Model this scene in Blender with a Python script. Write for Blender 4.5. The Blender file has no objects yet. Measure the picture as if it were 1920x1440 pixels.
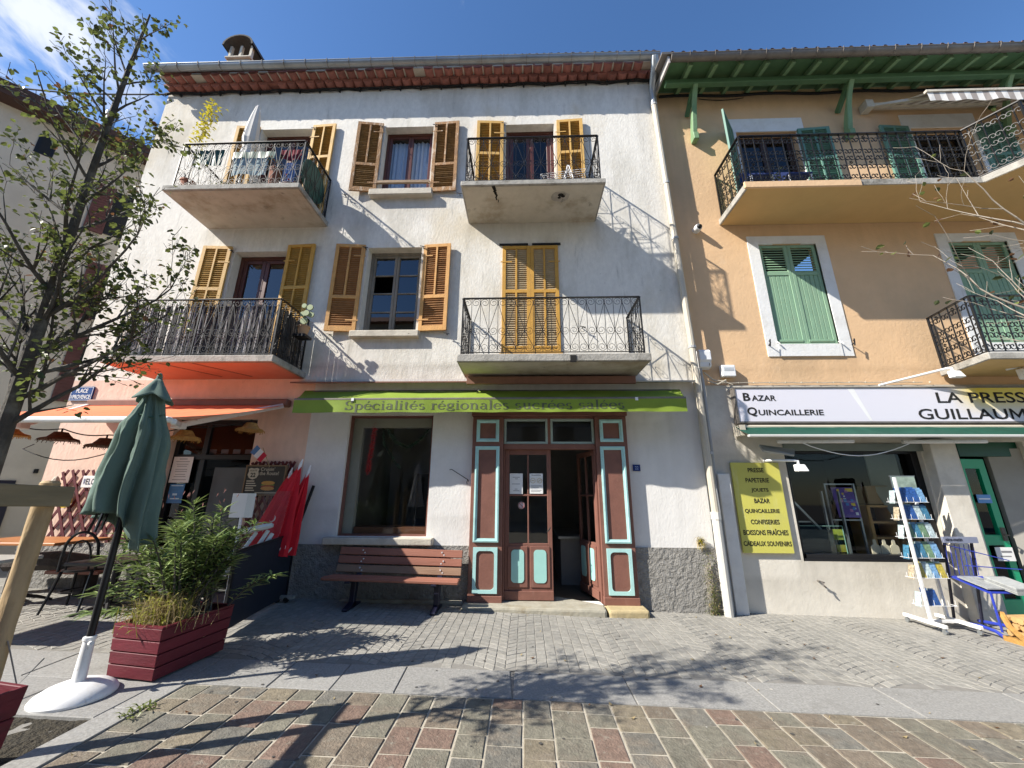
import bpy, math, random
from mathutils import Vector, Matrix, Euler, noise as mnoise
R = math.radians
rng = random.Random(7)
sc = bpy.context.scene
# ---------------------------------------------------------------- camera, sky, sun, exposure
cam_d = bpy.data.cameras.new('camera'); cam = bpy.data.objects.new('camera', cam_d)
sc.collection.objects.link(cam); sc.camera = cam
cam_d.sensor_width = 36.0; cam_d.sensor_fit = 'HORIZONTAL'
cam_d.lens = 36.0*721.0/1920.0
cam_d.clip_start = 0.05; cam_d.clip_end = 500
_p, _y, _r = R(15.9), R(1.9), R(0.3)
_fw = Vector((-math.sin(_y)*math.cos(_p), math.cos(_y)*math.cos(_p), math.sin(_p)))
_rt = Vector((math.cos(_y), math.sin(_y), 0)); _up = _rt.cross(_fw)
_rt2 = _rt*math.cos(_r)+_up*math.sin(_r); _up2 = -_rt*math.sin(_r)+_up*math.cos(_r)
cam.matrix_world = Matrix(((_rt2.x, _up2.x, -_fw.x, 0), (_rt2.y, _up2.y, -_fw.y, 0), (_rt2.z, _up2.z, -_fw.z, 1.6), (0, 0, 0, 1)))

SUNV = Vector((2.10, 0.90, -1.83)).normalized()          # the way the light travels
SUN_EL = math.asin(-SUNV.z); SUN_AZ = math.atan2(-SUNV.x, -SUNV.y)
sun_d = bpy.data.lights.new('sun', 'SUN'); sun = bpy.data.objects.new('sun', sun_d); sc.collection.objects.link(sun)
sun_d.energy = 5.0; sun_d.angle = R(0.5); sun_d.color = (1.0, 0.94, 0.845)
sun.rotation_euler = SUNV.to_track_quat('-Z', 'Y').to_euler(); sun.location = (-20, -8, 20)

w = bpy.data.worlds.new('World'); sc.world = w; w.use_nodes = True
nt = w.node_tree; nt.nodes.clear()
def N(t, **k):
    n = nt.nodes.new(t)
    for a, b in k.items(): setattr(n, a, b)
    return n
out = N('ShaderNodeOutputWorld'); bg = N('ShaderNodeBackground'); sky = N('ShaderNodeTexSky')
sky.sky_type = 'NISHITA'; sky.sun_disc = False; sky.sun_elevation = SUN_EL; sky.sun_rotation = SUN_AZ % (2*math.pi)
sky.altitude = 800; sky.air_density = 1.0; sky.dust_density = 0.4; sky.ozone_density = 2.6
bg.inputs['Strength'].default_value = 0.10
tc = N('ShaderNodeTexCoord'); sep = N('ShaderNodeSeparateXYZ'); nt.links.new(tc.outputs['Generated'], sep.inputs[0])
mz = N('ShaderNodeMath', operation='MAXIMUM'); nt.links.new(sep.outputs['Z'], mz.inputs[0]); mz.inputs[1].default_value = 0.05
du = N('ShaderNodeMath', operation='DIVIDE'); nt.links.new(sep.outputs['X'], du.inputs[0]); nt.links.new(mz.outputs[0], du.inputs[1])
dv = N('ShaderNodeMath', operation='DIVIDE'); nt.links.new(sep.outputs['Y'], dv.inputs[0]); nt.links.new(mz.outputs[0], dv.inputs[1])
uv = N('ShaderNodeCombineXYZ'); nt.links.new(du.outputs[0], uv.inputs[0]); nt.links.new(dv.outputs[0], uv.inputs[1])
mp = N('ShaderNodeMapping'); nt.links.new(uv.outputs[0], mp.inputs[0])
mp.inputs['Rotation'].default_value = (0, 0, R(35)); mp.inputs['Scale'].default_value = (4.6, 3.0, 1)
nz = N('ShaderNodeTexNoise'); nz.inputs['Scale'].default_value = 1.6; nz.inputs['Detail'].default_value = 9; nz.inputs['Roughness'].default_value = 0.6
nz.inputs['Distortion'].default_value = 0.35
nt.links.new(mp.outputs[0], nz.inputs['Vector'])
# banks of cloud where the weather put them: the mask is wide noise plus the bank to the north-west
vd = N('ShaderNodeVectorMath', operation='DISTANCE'); nt.links.new(uv.outputs[0], vd.inputs[0]); vd.inputs[1].default_value = (-1.06, 0.57, 0)
bank = N('ShaderNodeMapRange'); nt.links.new(vd.outputs['Value'], bank.inputs[0])
bank.inputs[1].default_value = 0.02; bank.inputs[2].default_value = 0.34; bank.inputs[3].default_value = 0.24; bank.inputs[4].default_value = -0.15
nz2 = N('ShaderNodeTexNoise'); nz2.inputs['Scale'].default_value = 0.9; nz2.inputs['Detail'].default_value = 2; nt.links.new(uv.outputs[0], nz2.inputs['Vector'])
m2 = N('ShaderNodeMath', operation='MULTIPLY_ADD'); nt.links.new(nz2.outputs['Fac'], m2.inputs[0]); m2.inputs[1].default_value = 0.25; m2.inputs[2].default_value = -0.125
a1 = N('ShaderNodeMath', operation='ADD'); nt.links.new(nz.outputs['Fac'], a1.inputs[0]); nt.links.new(bank.outputs[0], a1.inputs[1])
a2 = N('ShaderNodeMath', operation='ADD'); nt.links.new(a1.outputs[0], a2.inputs[0]); nt.links.new(m2.outputs[0], a2.inputs[1])
cr = N('ShaderNodeMapRange', interpolation_type='SMOOTHSTEP'); nt.links.new(a2.outputs[0], cr.inputs[0])
cr.inputs[1].default_value = 0.48; cr.inputs[2].default_value = 0.86; cr.inputs[3].default_value = 0.0; cr.inputs[4].default_value = 0.85
up_ = N('ShaderNodeMapRange'); nt.links.new(sep.outputs['Z'], up_.inputs[0]); up_.inputs[1].default_value = 0.05; up_.inputs[2].default_value = 0.25
mm = N('ShaderNodeMath', operation='MULTIPLY'); nt.links.new(cr.outputs[0], mm.inputs[0]); nt.links.new(up_.outputs[0], mm.inputs[1])
hs = N('ShaderNodeHueSaturation'); nt.links.new(sky.outputs[0], hs.inputs['Color']); hs.inputs['Saturation'].default_value = 1.16; hs.inputs['Hue'].default_value = 0.503; hs.inputs['Value'].default_value = 1.18
mx = N('ShaderNodeMix', data_type='RGBA'); nt.links.new(mm.outputs[0], mx.inputs[0]); nt.links.new(hs.outputs[0], mx.inputs[6]); mx.inputs[7].default_value = (5.6, 5.8, 6.1, 1)
nt.links.new(mx.outputs[2], bg.inputs['Color']); nt.links.new(bg.outputs[0], out.inputs[0])

sc.view_settings.view_transform = 'Standard'; sc.view_settings.look = 'None'; sc.view_settings.gamma = 1.0
sc.view_settings.use_curve_mapping = False; sc.view_settings.exposure = 0.94
sc.render.engine = 'CYCLES'; sc.cycles.use_denoising = True; sc.cycles.max_bounces = 7; sc.cycles.diffuse_bounces = 4
sc.cycles.transparent_max_bounces = 12; sc.cycles.caustics_reflective = False; sc.cycles.caustics_refractive = False
sc.cycles.sample_clamp_indirect = 6.0

# ---------------------------------------------------------------- helpers
COL = sc.collection
WLOC = {}
def gz(x):
    return 0.09-0.021*max(-9.0, min(9.0, x))

class MB:
    def __init__(s): s.v = []; s.f = []; s.mi = []
    def add(s, vs, fs, mi=0):
        b = len(s.v); s.v.extend(tuple(q) for q in vs)
        for f in fs: s.f.append(tuple(b+i for i in f)); s.mi.append(mi)
        return s
    def quad(s, a, b, c, d, mi=0): return s.add((a, b, c, d), ((0, 1, 2, 3),), mi)
    def box(s, x0, x1, y0, y1, z0, z1, mi=0):
        return s.add([(x0, y0, z0), (x1, y0, z0), (x1, y1, z0), (x0, y1, z0), (x0, y0, z1), (x1, y0, z1), (x1, y1, z1), (x0, y1, z1)],
            ((0, 3, 2, 1), (4, 5, 6, 7), (0, 1, 5, 4), (1, 2, 6, 5), (2, 3, 7, 6), (3, 0, 4, 7)), mi)
    def mbox(s, M, sx, sy, sz, mi=0):
        vs = [M @ Vector((a*sx/2, b*sy/2, c*sz/2)) for c in (-1, 1) for a, b in ((-1, -1), (1, -1), (1, 1), (-1, 1))]
        return s.add(vs, ((0, 3, 2, 1), (4, 5, 6, 7), (0, 1, 5, 4), (1, 2, 6, 5), (2, 3, 7, 6), (3, 0, 4, 7)), mi)
    def hexa(s, v8, mi=0):
        return s.add(v8, ((0, 3, 2, 1), (4, 5, 6, 7), (0, 1, 5, 4), (1, 2, 6, 5), (2, 3, 7, 6), (3, 0, 4, 7)), mi)
    def beam(s, a, b, wd, ht, up=(0, 0, 1), mi=0):
        a = Vector(a); b = Vector(b); d = (b-a); L = d.length; d.normalize()
        u = Vector(up); x = d.cross(u)
        if x.length < 1e-5: x = d.cross(Vector((1, 0, 0)))
        x.normalize(); u = x.cross(d)
        vs = []
        for p in (a, b):
            for i, j in ((-1, -1), (1, -1), (1, 1), (-1, 1)): vs.append(p+x*(i*wd/2)+u*(j*ht/2))
        return s.add(vs, ((0, 1, 2, 3), (7, 6, 5, 4), (0, 4, 5, 1), (1, 5, 6, 2), (2, 6, 7, 3), (3, 7, 4, 0)), mi)
    def tube(s, pts, r, n=6, mi=0, cap=True, flat=1.0):
        pts = [Vector(p) for p in pts]; k = len(pts)
        rs = r if isinstance(r, (list, tuple)) else [r]*k
        vs = []; prev = None
        for i, p in enumerate(pts):
            t = (pts[min(i+1, k-1)]-pts[max(i-1, 0)])
            if t.length < 1e-9: t = Vector((0, 0, 1))
            t.normalize()
            if prev is None:
                a = t.cross(Vector((0, 0, 1)))
                if a.length < 1e-3: a = t.cross(Vector((0, 1, 0)))
            else:
                a = prev-t*prev.dot(t)
                if a.length < 1e-6: a = t.cross(Vector((0.3, 1, 0.2)))
            a.normalize(); prev = a; b = t.cross(a)
            for j in range(n):
                th = 2*math.pi*(j+0.5)/n
                vs.append(p+a*(math.cos(th)*rs[i])+b*(math.sin(th)*rs[i]*flat))
        fs = []
        for i in range(k-1):
            for j in range(n):
                q = (j+1) % n
                fs.append((i*n+j, i*n+q, (i+1)*n+q, (i+1)*n+j))
        if cap: fs.append(tuple(range(n-1, -1, -1))); fs.append(tuple((k-1)*n+j for j in range(n)))
        return s.add(vs, fs, mi)
    def lathe(s, prof, c=(0, 0, 0), n=16, mi=0, squash=1.0, jit=None):
        vs = []; c = Vector(c)
        for i, (r, z) in enumerate(prof):
            for j in range(n):
                th = 2*math.pi*j/n; q = jit(i, j, th) if jit else 1.0
                vs.append((c.x+r*q*math.cos(th), c.y+r*q*squash*math.sin(th), c.z+z))
        fs = [(i*n+j, i*n+(j+1) % n, (i+1)*n+(j+1) % n, (i+1)*n+j) for i in range(len(prof)-1) for j in range(n)]
        if prof[0][0] > 1e-6: fs.append(tuple(range(n-1, -1, -1)))
        if prof[-1][0] > 1e-6: fs.append(tuple((len(prof)-1)*n+j for j in range(n)))
        return s.add(vs, fs, mi)
    def prism(s, poly, y0, y1, mi=0):            # outline in x, z extruded along y
        n = len(poly)
        vs = [(x, y0, z) for x, z in poly]+[(x, y1, z) for x, z in poly]
        fs = [tuple(range(n)), tuple(range(2*n-1, n-1, -1))]+[((i+1) % n, i, n+i, n+(i+1) % n) for i in range(n)]
        return s.add(vs, fs, mi)
    def prismz(s, poly, z0, z1, mi=0):           # outline in x, y extruded along z
        n = len(poly)
        vs = [(x, y, z0) for x, y in poly]+[(x, y, z1) for x, y in poly]
        fs = [tuple(range(n-1, -1, -1)), tuple(range(n, 2*n))]+[(i, (i+1) % n, n+(i+1) % n, n+i) for i in range(n)]
        return s.add(vs, fs, mi)
    def prismx(s, poly, x0, x1, mi=0):           # outline in y, z extruded along x
        n = len(poly)
        vs = [(x0, y, z) for y, z in poly]+[(x1, y, z) for y, z in poly]
        fs = [tuple(range(n-1, -1, -1)), tuple(range(n, 2*n))]+[(i, (i+1) % n, n+(i+1) % n, n+i) for i in range(n)]
        return s.add(vs, fs, mi)
    def mesh(s, name, mats, off=None, smooth=False):
        me = bpy.data.meshes.new(name)
        if off is None: me.from_pydata(s.v, [], s.f)
        else:
            ox, oy, oz = off; me.from_pydata([(a-ox, b-oy, c-oz) for a, b, c in s.v], [], s.f)
        for m in (mats if isinstance(mats, (list, tuple)) else [mats]): me.materials.append(m)
        if any(s.mi): me.polygons.foreach_set('material_index', s.mi)
        if smooth: me.polygons.foreach_set('use_smooth', [True]*len(me.polygons))
        me.update(); return me

def props(o, label=None, cat=None, group=None, kind=None):
    if label: o['label'] = label
    if cat: o['category'] = cat
    if group: o['group'] = group
    if kind: o['kind'] = kind
    return o
def thing(name, label, cat, loc=(0, 0, 0), group=None):
    o = bpy.data.objects.new(name, None); COL.objects.link(o); o.location = loc; o.empty_display_size = 0.1
    WLOC[o.name] = Vector(loc)
    return props(o, label, cat, group)
def smoothify(o, ang=35):
    me = o.data; me.polygons.foreach_set('use_smooth', [True]*len(me.polygons))
    try: me.set_sharp_from_angle(angle=R(ang))
    except Exception: pass
def part(name, mb, mats, parent=None, label=None, kind=None, bevel=0.0, smooth=False, seg=1, cat=None, group=None, solo=False):
    off = WLOC[parent.name] if parent is not None else None
    me = mb.mesh(name, mats, off)
    o = bpy.data.objects.new(name, me); COL.objects.link(o)
    if parent is not None: o.parent = parent; WLOC[o.name] = Vector(off)
    else: WLOC[o.name] = Vector((0, 0, 0))
    if bevel:
        b = o.modifiers.new('bevel', 'BEVEL'); b.width = bevel; b.segments = seg; b.limit_method = 'ANGLE'; b.angle_limit = R(40)
    if smooth: smoothify(o)
    return props(o, label, cat, group, kind)
def inst(name, me, parent, wloc, rot=(0, 0, 0), scale=(1, 1, 1), label=None, kind=None, cat=None, group=None):
    o = bpy.data.objects.new(name, me); COL.objects.link(o)
    w0 = Vector(wloc)
    if parent is not None: o.parent = parent; o.location = w0-WLOC[parent.name]
    else: o.location = w0
    o.rotation_euler = rot; o.scale = scale; WLOC[o.name] = w0
    return props(o, label, cat, group, kind)
def copy_tree(o, parent=None, loc=None, label=None, rotz=None):
    c = o.copy(); COL.objects.link(c); c.parent = parent
    if loc is not None: c.location = loc
    if rotz is not None: c.rotation_euler.z = rotz
    if label: c['label'] = label
    for ch in list(o.children): copy_tree(ch, c)
    return c

# ---------------------------------------------------------------- materials
MATS = {}
def mat(name, col, rough=0.75, var=0.12, scale=5.0, bump=0.0, bscale=40.0, rnd=0.0, metal=0.0, stretch=(1, 1, 1), spec=0.4,
        dirt=None, dscale=1.2, damt=0.5, detail=5, bdist=0.02, wear=None, wthr=0.55, trans=0.0, emit=0.0, streak=False, stains=()):
    if name in MATS: return MATS[name]
    m = bpy.data.materials.new(name); MATS[name] = m; m.use_nodes = True
    t = m.node_tree; b = t.nodes['Principled BSDF']
    L = t.links.new
    b.inputs['Roughness'].default_value = rough; b.inputs['Metallic'].default_value = metal
    b.inputs['Specular IOR Level'].default_value = spec
    tcn = t.nodes.new('ShaderNodeTexCoord'); mpn = t.nodes.new('ShaderNodeMapping'); L(tcn.outputs['Object'], mpn.inputs[0])
    mpn.inputs['Scale'].default_value = stretch
    if rnd:
        oi = t.nodes.new('ShaderNodeObjectInfo'); mu = t.nodes.new('ShaderNodeMath'); mu.operation = 'MULTIPLY'; mu.inputs[1].default_value = 37.0
        L(oi.outputs['Random'], mu.inputs[0]); cb = t.nodes.new('ShaderNodeCombineXYZ')
        for i in range(3): L(mu.outputs[0], cb.inputs[i])
        L(cb.outputs[0], mpn.inputs['Location'])
    n1 = t.nodes.new('ShaderNodeTexNoise'); n1.inputs['Scale'].default_value = scale; n1.inputs['Detail'].default_value = detail; n1.inputs['Roughness'].default_value = 0.62
    L(mpn.outputs[0], n1.inputs['Vector'])
    rmp = t.nodes.new('ShaderNodeMapRange'); L(n1.outputs['Fac'], rmp.inputs[0])
    rmp.inputs[1].default_value = 0.25; rmp.inputs[2].default_value = 0.75; rmp.inputs[3].default_value = 1-var; rmp.inputs[4].default_value = 1+var
    last = rmp.outputs[0]
    if rnd:
        r2 = t.nodes.new('ShaderNodeMapRange'); L(oi.outputs['Random'], r2.inputs[0]); r2.inputs[3].default_value = 1-rnd; r2.inputs[4].default_value = 1+rnd
        mu2 = t.nodes.new('ShaderNodeMath'); mu2.operation = 'MULTIPLY'; L(last, mu2.inputs[0]); L(r2.outputs[0], mu2.inputs[1]); last = mu2.outputs[0]
    vm = t.nodes.new('ShaderNodeVectorMath'); vm.operation = 'SCALE'; vm.inputs[0].default_value = col[:3]; L(last, vm.inputs['Scale'])
    colout = vm.outputs[0]
    def overlay(c2, sc2, lo, hi, amt, st=None):
        nonlocal colout
        nn = t.nodes.new('ShaderNodeTexNoise'); nn.inputs['Scale'].default_value = sc2; nn.inputs['Detail'].default_value = 7; nn.inputs['Roughness'].default_value = 0.68
        if st:
            m3 = t.nodes.new('ShaderNodeMapping'); L(tcn.outputs['Object'], m3.inputs[0]); m3.inputs['Scale'].default_value = st; m3.inputs['Location'].default_value = (3.1, 1.7, 8.3); L(m3.outputs[0], nn.inputs['Vector'])
        else: L(mpn.outputs[0], nn.inputs['Vector'])
        rr = t.nodes.new('ShaderNodeMapRange'); rr.interpolation_type = 'SMOOTHSTEP'; L(nn.outputs['Fac'], rr.inputs[0])
        rr.inputs[1].default_value = lo; rr.inputs[2].default_value = hi; rr.inputs[3].default_value = 0; rr.inputs[4].default_value = amt
        mi = t.nodes.new('ShaderNodeMix'); mi.data_type = 'RGBA'; L(rr.outputs[0], mi.inputs[0]); L(colout, mi.inputs[6]); mi.inputs[7].default_value = (*c2[:3], 1); colout = mi.outputs[2]
    if dirt: overlay(dirt, dscale, 0.46, 0.72, damt, (1, 1, 0.35) if streak else (1, 1, 1))
    for st_c, st_s, st_lo, st_hi, st_a, st_m in stains: overlay(st_c, st_s, st_lo, st_hi, st_a, st_m)
    if wear: overlay(wear, 7.0, wthr-0.06, wthr+0.06, 0.9, (1.6, 1.6, 0.5))
    at = t.nodes.new('ShaderNodeAttribute'); at.attribute_name = 'stain'; mi = t.nodes.new('ShaderNodeMix'); mi.data_type = 'RGBA'; L(at.outputs['Fac'], mi.inputs[0]); L(colout, mi.inputs[6]); mi.inputs[7].default_value = (col[0]*.42, col[1]*.40, col[2]*.36, 1) if stains else (*col[:3], 1)
    if stains: colout = mi.outputs[2]
    L(colout, b.inputs['Base Color'])
    if bump:
        n2 = t.nodes.new('ShaderNodeTexNoise'); n2.inputs['Scale'].default_value = bscale; n2.inputs['Detail'].default_value = 4; n2.inputs['Roughness'].default_value = 0.6
        L(mpn.outputs[0], n2.inputs['Vector'])
        bp = t.nodes.new('ShaderNodeBump'); bp.inputs['Strength'].default_value = bump; bp.inputs['Distance'].default_value = bdist
        L(n2.outputs['Fac'], bp.inputs['Height']); L(bp.outputs[0], b.inputs['Normal'])
    if trans: b.inputs['Transmission Weight'].default_value = trans
    if emit:
        b.inputs['Emission Color'].default_value = (*col[:3], 1); b.inputs['Emission Strength'].default_value = emit
    return m
def glass_mat(name, tint=(0.82, 0.86, 0.88), refl=1.0):
    m = bpy.data.materials.new(name); m.use_nodes = True; t = m.node_tree; t.nodes.clear(); L = t.links.new
    o = t.nodes.new('ShaderNodeOutputMaterial'); tr = t.nodes.new('ShaderNodeBsdfTransparent'); tr.inputs[0].default_value = (*tint, 1)
    gl = t.nodes.new('ShaderNodeBsdfGlossy'); gl.inputs['Roughness'].default_value = 0.015; gl.inputs[0].default_value = (0.95, 0.97, 1, 1)
    fr = t.nodes.new('ShaderNodeLayerWeight'); fr.inputs[0].default_value = 0.5
    pw = t.nodes.new('ShaderNodeMath'); pw.operation = 'POWER'; L(fr.outputs['Facing'], pw.inputs[0]); pw.inputs[1].default_value = 4.0
    ma = t.nodes.new('ShaderNodeMath'); ma.operation = 'MULTIPLY_ADD'; L(pw.outputs[0], ma.inputs[0]); ma.inputs[1].default_value = 0.88*refl; ma.inputs[2].default_value = 0.042*refl
    mx_ = t.nodes.new('ShaderNodeMixShader'); L(ma.outputs[0], mx_.inputs[0]); L(tr.outputs[0], mx_.inputs[1]); L(gl.outputs[0], mx_.inputs[2]); L(mx_.outputs[0], o.inputs[0])
    return m
def leaf_mat(name, col, trans=0.35, var=0.35, rough=0.45):
    m = mat(name, col, rough, var, 9.0, rnd=0.0, spec=0.35)
    t = m.node_tree; b = t.nodes['Principled BSDF']; o = [n for n in t.nodes if n.type == 'OUTPUT_MATERIAL'][0]
    tl = t.nodes.new('ShaderNodeBsdfTranslucent'); ms = t.nodes.new('ShaderNodeMixShader'); ms.inputs[0].default_value = trans
    src = b.inputs['Base Color'].links[0].from_socket
    t.links.new(src, tl.inputs[0]); t.links.new(b.outputs[0], ms.inputs[1]); t.links.new(tl.outputs[0], ms.inputs[2]); t.links.new(ms.outputs[0], o.inputs[0])
    return m

M = {}
M['white'] = mat('white_stucco', (0.72, 0.695, 0.635), 0.9, 0.10, 14, 0.22, 26, dirt=(0.40, 0.375, 0.31), dscale=1.3, damt=0.55, stretch=(1, 1, 0.55), bdist=0.03, streak=True, stains=(((0.56, 0.48, 0.34), 0.55, .50, .72, .65, (1, 1, .6)), ((0.30, 0.29, 0.26), 3.2, .57, .76, .75, (1.4, 1, .22)), ((0.26, 0.25, 0.23), 17, .62, .74, .6, (1, 1, 1))))
M['shopwhite'] = mat('painted_plaster', (0.74, 0.725, 0.695), 0.88, 0.05, 6, 0.18, 28, dirt=(0.5, 0.5, 0.48), dscale=1.6, damt=0.3, stretch=(1, 1, 0.55), bdist=0.025, stains=(((0.40, 0.38, 0.33), 2.6, .60, .80, .45, (1.5, 1, .35)), ((0.36, 0.34, 0.30), 21, .67, .76, .45, (1, 1, 1))))
M['salmon'] = mat('salmon_plaster', (0.78, 0.565, 0.455), 0.9, 0.10, 7, 0.25, 24, dirt=(0.58, 0.42, 0.33), dscale=1.5, damt=0.45, stretch=(1, 1, 0.5), bdist=0.03, stains=(((0.45, 0.32, 0.26), 9, .62, .76, .5, (1, 1, .6)),))
M['plinth'] = mat('roughcast_plinth', (0.27, 0.26, 0.24), 0.95, 0.25, 12, 1.0, 22, bdist=0.05)
M['ochre'] = mat('ochre_render', (0.69, 0.465, 0.27), 0.9, 0.06, 3, 0.25, 20, dirt=(0.50, 0.365, 0.225), dscale=0.9, damt=0.40, bdist=0.02, streak=True, stains=(((0.72, 0.55, 0.38), 2.2, .56, .74, .3, (1, 1, .7)), ((0.38, 0.27, 0.17), 4.5, .64, .80, .40, (1.6, 1, .3))))
M['cream'] = mat('cream_plaster', (0.66, 0.62, 0.54), 0.88, 0.06, 4, 0.2, 14, dirt=(0.40, 0.36, 0.29), dscale=1.6, damt=0.45, bdist=0.02, stains=(((0.30, 0.27, 0.22), 5, .62, .78, .5, (1.6, 1, .35)),))
M['surround'] = mat('white_surround', (0.72, 0.725, 0.715), 0.85, 0.05, 7, 0.2, 20, dirt=(0.52, 0.50, 0.46), dscale=2.5, damt=0.5, stains=(((0.38, 0.35, 0.30), 7, .62, .76, .5, (1.5, 1, .4)),))
M['beige'] = mat('beige_render', (0.57, 0.525, 0.435), 0.9, 0.05, 2, 0.2, 14, dirt=(0.36, 0.33, 0.27), dscale=0.8, damt=0.35)
M['concrete'] = mat('weathered_concrete', (0.36, 0.345, 0.31), 0.92, 0.22, 7, 0.4, 30, dirt=(0.12, 0.11, 0.09), dscale=2.3, damt=0.75, stains=(((0.08, 0.075, 0.06), 7, .58, .72, .7, (1.2, 1.2, .6)),))
M['soffit'] = mat('painted_soffit', (0.50, 0.47, 0.40), 0.9, 0.10, 5, 0.3, 12, dirt=(0.25, 0.20, 0.13), dscale=1.5, damt=0.75, stains=(((0.13, 0.12, 0.10), 4, .60, .74, .7, (1, 1, 1)),))
M['orange_soffit'] = mat('orange_soffit', (0.46, 0.22, 0.165), 0.85, 0.08, 4, 0.15, 12, dirt=(0.45, 0.14, 0.08), dscale=1.4, damt=0.4)
M['ochre_soffit'] = mat('ochre_soffit', (0.56, 0.38, 0.17), 0.88, 0.06, 3, 0.2, 14, dirt=(0.5, 0.33, 0.13), dscale=1.2, damt=0.3)
M['iron'] = mat('black_iron', (0.016, 0.0155, 0.0155), 0.45, 0.3, 30, metal=0.3, spec=0.5)
M['zinc'] = mat('zinc_gutter', (0.33, 0.35, 0.36), 0.42, 0.12, 4, metal=0.65, dirt=(0.16, 0.16, 0.15), dscale=3, damt=0.4)
M['zincold'] = mat('aged_zinc', (0.20, 0.18, 0.16), 0.55, 0.2, 5, metal=0.4, dirt=(0.09, 0.08, 0.07), dscale=3, damt=0.6)
M['tile'] = mat('terracotta_tile', (0.31, 0.125, 0.10), 0.85, 0.2, 12, 0.3, 40, rnd=0.22, dirt=(0.22, 0.10, 0.08), dscale=5, damt=0.5)
M['rooftile'] = mat('old_roof_tile', (0.30, 0.15, 0.10), 0.9, 0.25, 6, 0.3, 30, dirt=(0.12, 0.09, 0.07), dscale=2, damt=0.6)
M['pipe'] = mat('cream_pipe', (0.50, 0.455, 0.37), 0.5, 0.06, 4, dirt=(0.42, 0.38, 0.3), dscale=3, damt=0.4)
M['pipegrey'] = mat('grey_pipe', (0.36, 0.37, 0.38), 0.5, 0.08, 4)
M['pipewhite'] = mat('white_pipe', (0.62, 0.60, 0.55), 0.45, 0.05, 4, dirt=(0.5, 0.48, 0.42), dscale=3, damt=0.3)
M['yellow'] = mat('ochre_yellow_paint', (0.54, 0.295, 0.052), 0.6, 0.14, 8, 0.15, 50, dirt=(0.36, 0.20, 0.05), dscale=4, damt=0.5, rnd=0.06)
M['yelpale'] = mat('pale_yellow_paint', (0.60, 0.365, 0.105), 0.62, 0.14, 8, 0.15, 50, dirt=(0.40, 0.26, 0.10), dscale=4, damt=0.5, rnd=0.06)
M['yelslat'] = mat('yellow_slat', (0.40, 0.235, 0.05), 0.65, 0.2, 12, dirt=(0.20, 0.12, 0.04), dscale=5, damt=0.5)
M['sunslat'] = mat('sunlit_slat', (0.46, 0.37, 0.24), 0.7, 0.12, 8, dirt=(0.36, 0.24, 0.10), dscale=4, damt=0.5)  # pale tone of sunlight caught on the closed louvres, put into the colour
M['tanpaint'] = mat('faded_tan_paint', (0.58, 0.31, 0.10), 0.7, 0.16, 8, 0.2, 50, dirt=(0.32, 0.18, 0.08), dscale=4, damt=0.5)
M['tanslat'] = mat('tan_slat', (0.33, 0.16, 0.06), 0.7, 0.2, 12, dirt=(0.16, 0.09, 0.04), dscale=5, damt=0.5)
M['bare'] = mat('peeling_brown_wood', (0.33, 0.185, 0.085), 0.85, 0.3, 9, 0.5, 40, wear=(0.52, 0.40, 0.29), wthr=0.56, dirt=(0.13, 0.075, 0.045), dscale=6, damt=0.6)
M['bareslat'] = mat('bare_slat', (0.30, 0.18, 0.07), 0.85, 0.3, 14, 0.3, 50, dirt=(0.11, 0.065, 0.035), dscale=8, damt=0.6)
M['green'] = mat('sage_green_paint', (0.215, 0.355, 0.235), 0.6, 0.08, 5, 0.08, 40, rnd=0.05, dirt=(0.26, 0.36, 0.25), dscale=3, damt=0.5, stains=(((0.12, 0.20, 0.13), 5, .60, .76, .5, (1.5, 1, .3)),))
M['greendk'] = mat('bluish_green_paint', (0.115, 0.24, 0.185), 0.55, 0.06, 5)
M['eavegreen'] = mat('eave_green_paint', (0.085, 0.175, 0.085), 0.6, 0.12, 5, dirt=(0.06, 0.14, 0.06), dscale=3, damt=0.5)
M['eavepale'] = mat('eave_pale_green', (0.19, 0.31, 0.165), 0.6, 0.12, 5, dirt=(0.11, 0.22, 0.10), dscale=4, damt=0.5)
M['shopgreen'] = mat('bright_green_paint', (0.0, 0.33, 0.15), 0.4, 0.08, 4)
M['maroon'] = mat('maroon_frame', (0.085, 0.022, 0.013), 0.4, 0.15, 6, spec=0.5)
M['greywood'] = mat('weathered_grey_wood', (0.23, 0.205, 0.17), 0.9, 0.3, 9, 0.4, 40, stretch=(1, 1, 0.3))
M['railwood'] = mat('old_rail_wood', (0.30, 0.22, 0.15), 0.9, 0.3, 12, 0.3, 40, stretch=(0.3, 1, 1))
M['brown'] = mat('shopfront_brown_paint', (0.205, 0.092, 0.068), 0.6, 0.12, 6, 0.12, 30, dirt=(0.13, 0.06, 0.046), dscale=3, damt=0.5, stains=(((0.27, 0.15, 0.115), 7, .60, .74, .55, (2, 2, .3)), ((0.09, 0.05, 0.04), 12, .64, .74, .6, (1, 1, .5))))
M['mint'] = mat('mint_paint', (0.40, 0.66, 0.64), 0.5, 0.05, 6, dirt=(0.30, 0.44, 0.42), dscale=6, damt=0.5, stains=(((0.20, 0.24, 0.22), 16, .64, .73, .7, (1, 1, .6)),))
M['mintpanel'] = mat('mint_panel_paint', (0.33, 0.60, 0.55), 0.5, 0.05, 6)
M['stone'] = mat('pale_stone_sill', (0.52, 0.48, 0.40), 0.85, 0.14, 6, 0.3, 30, dirt=(0.28, 0.25, 0.20), dscale=4, damt=0.45)
M['stepstone'] = mat('worn_step_stone', (0.33, 0.31, 0.25), 0.9, 0.2, 6, 0.4, 25, dirt=(0.20, 0.15, 0.08), dscale=3, damt=0.6)
M['dark'] = mat('dark_room', (0.013, 0.0125, 0.012), 0.9, 0.1, 3)
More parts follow.
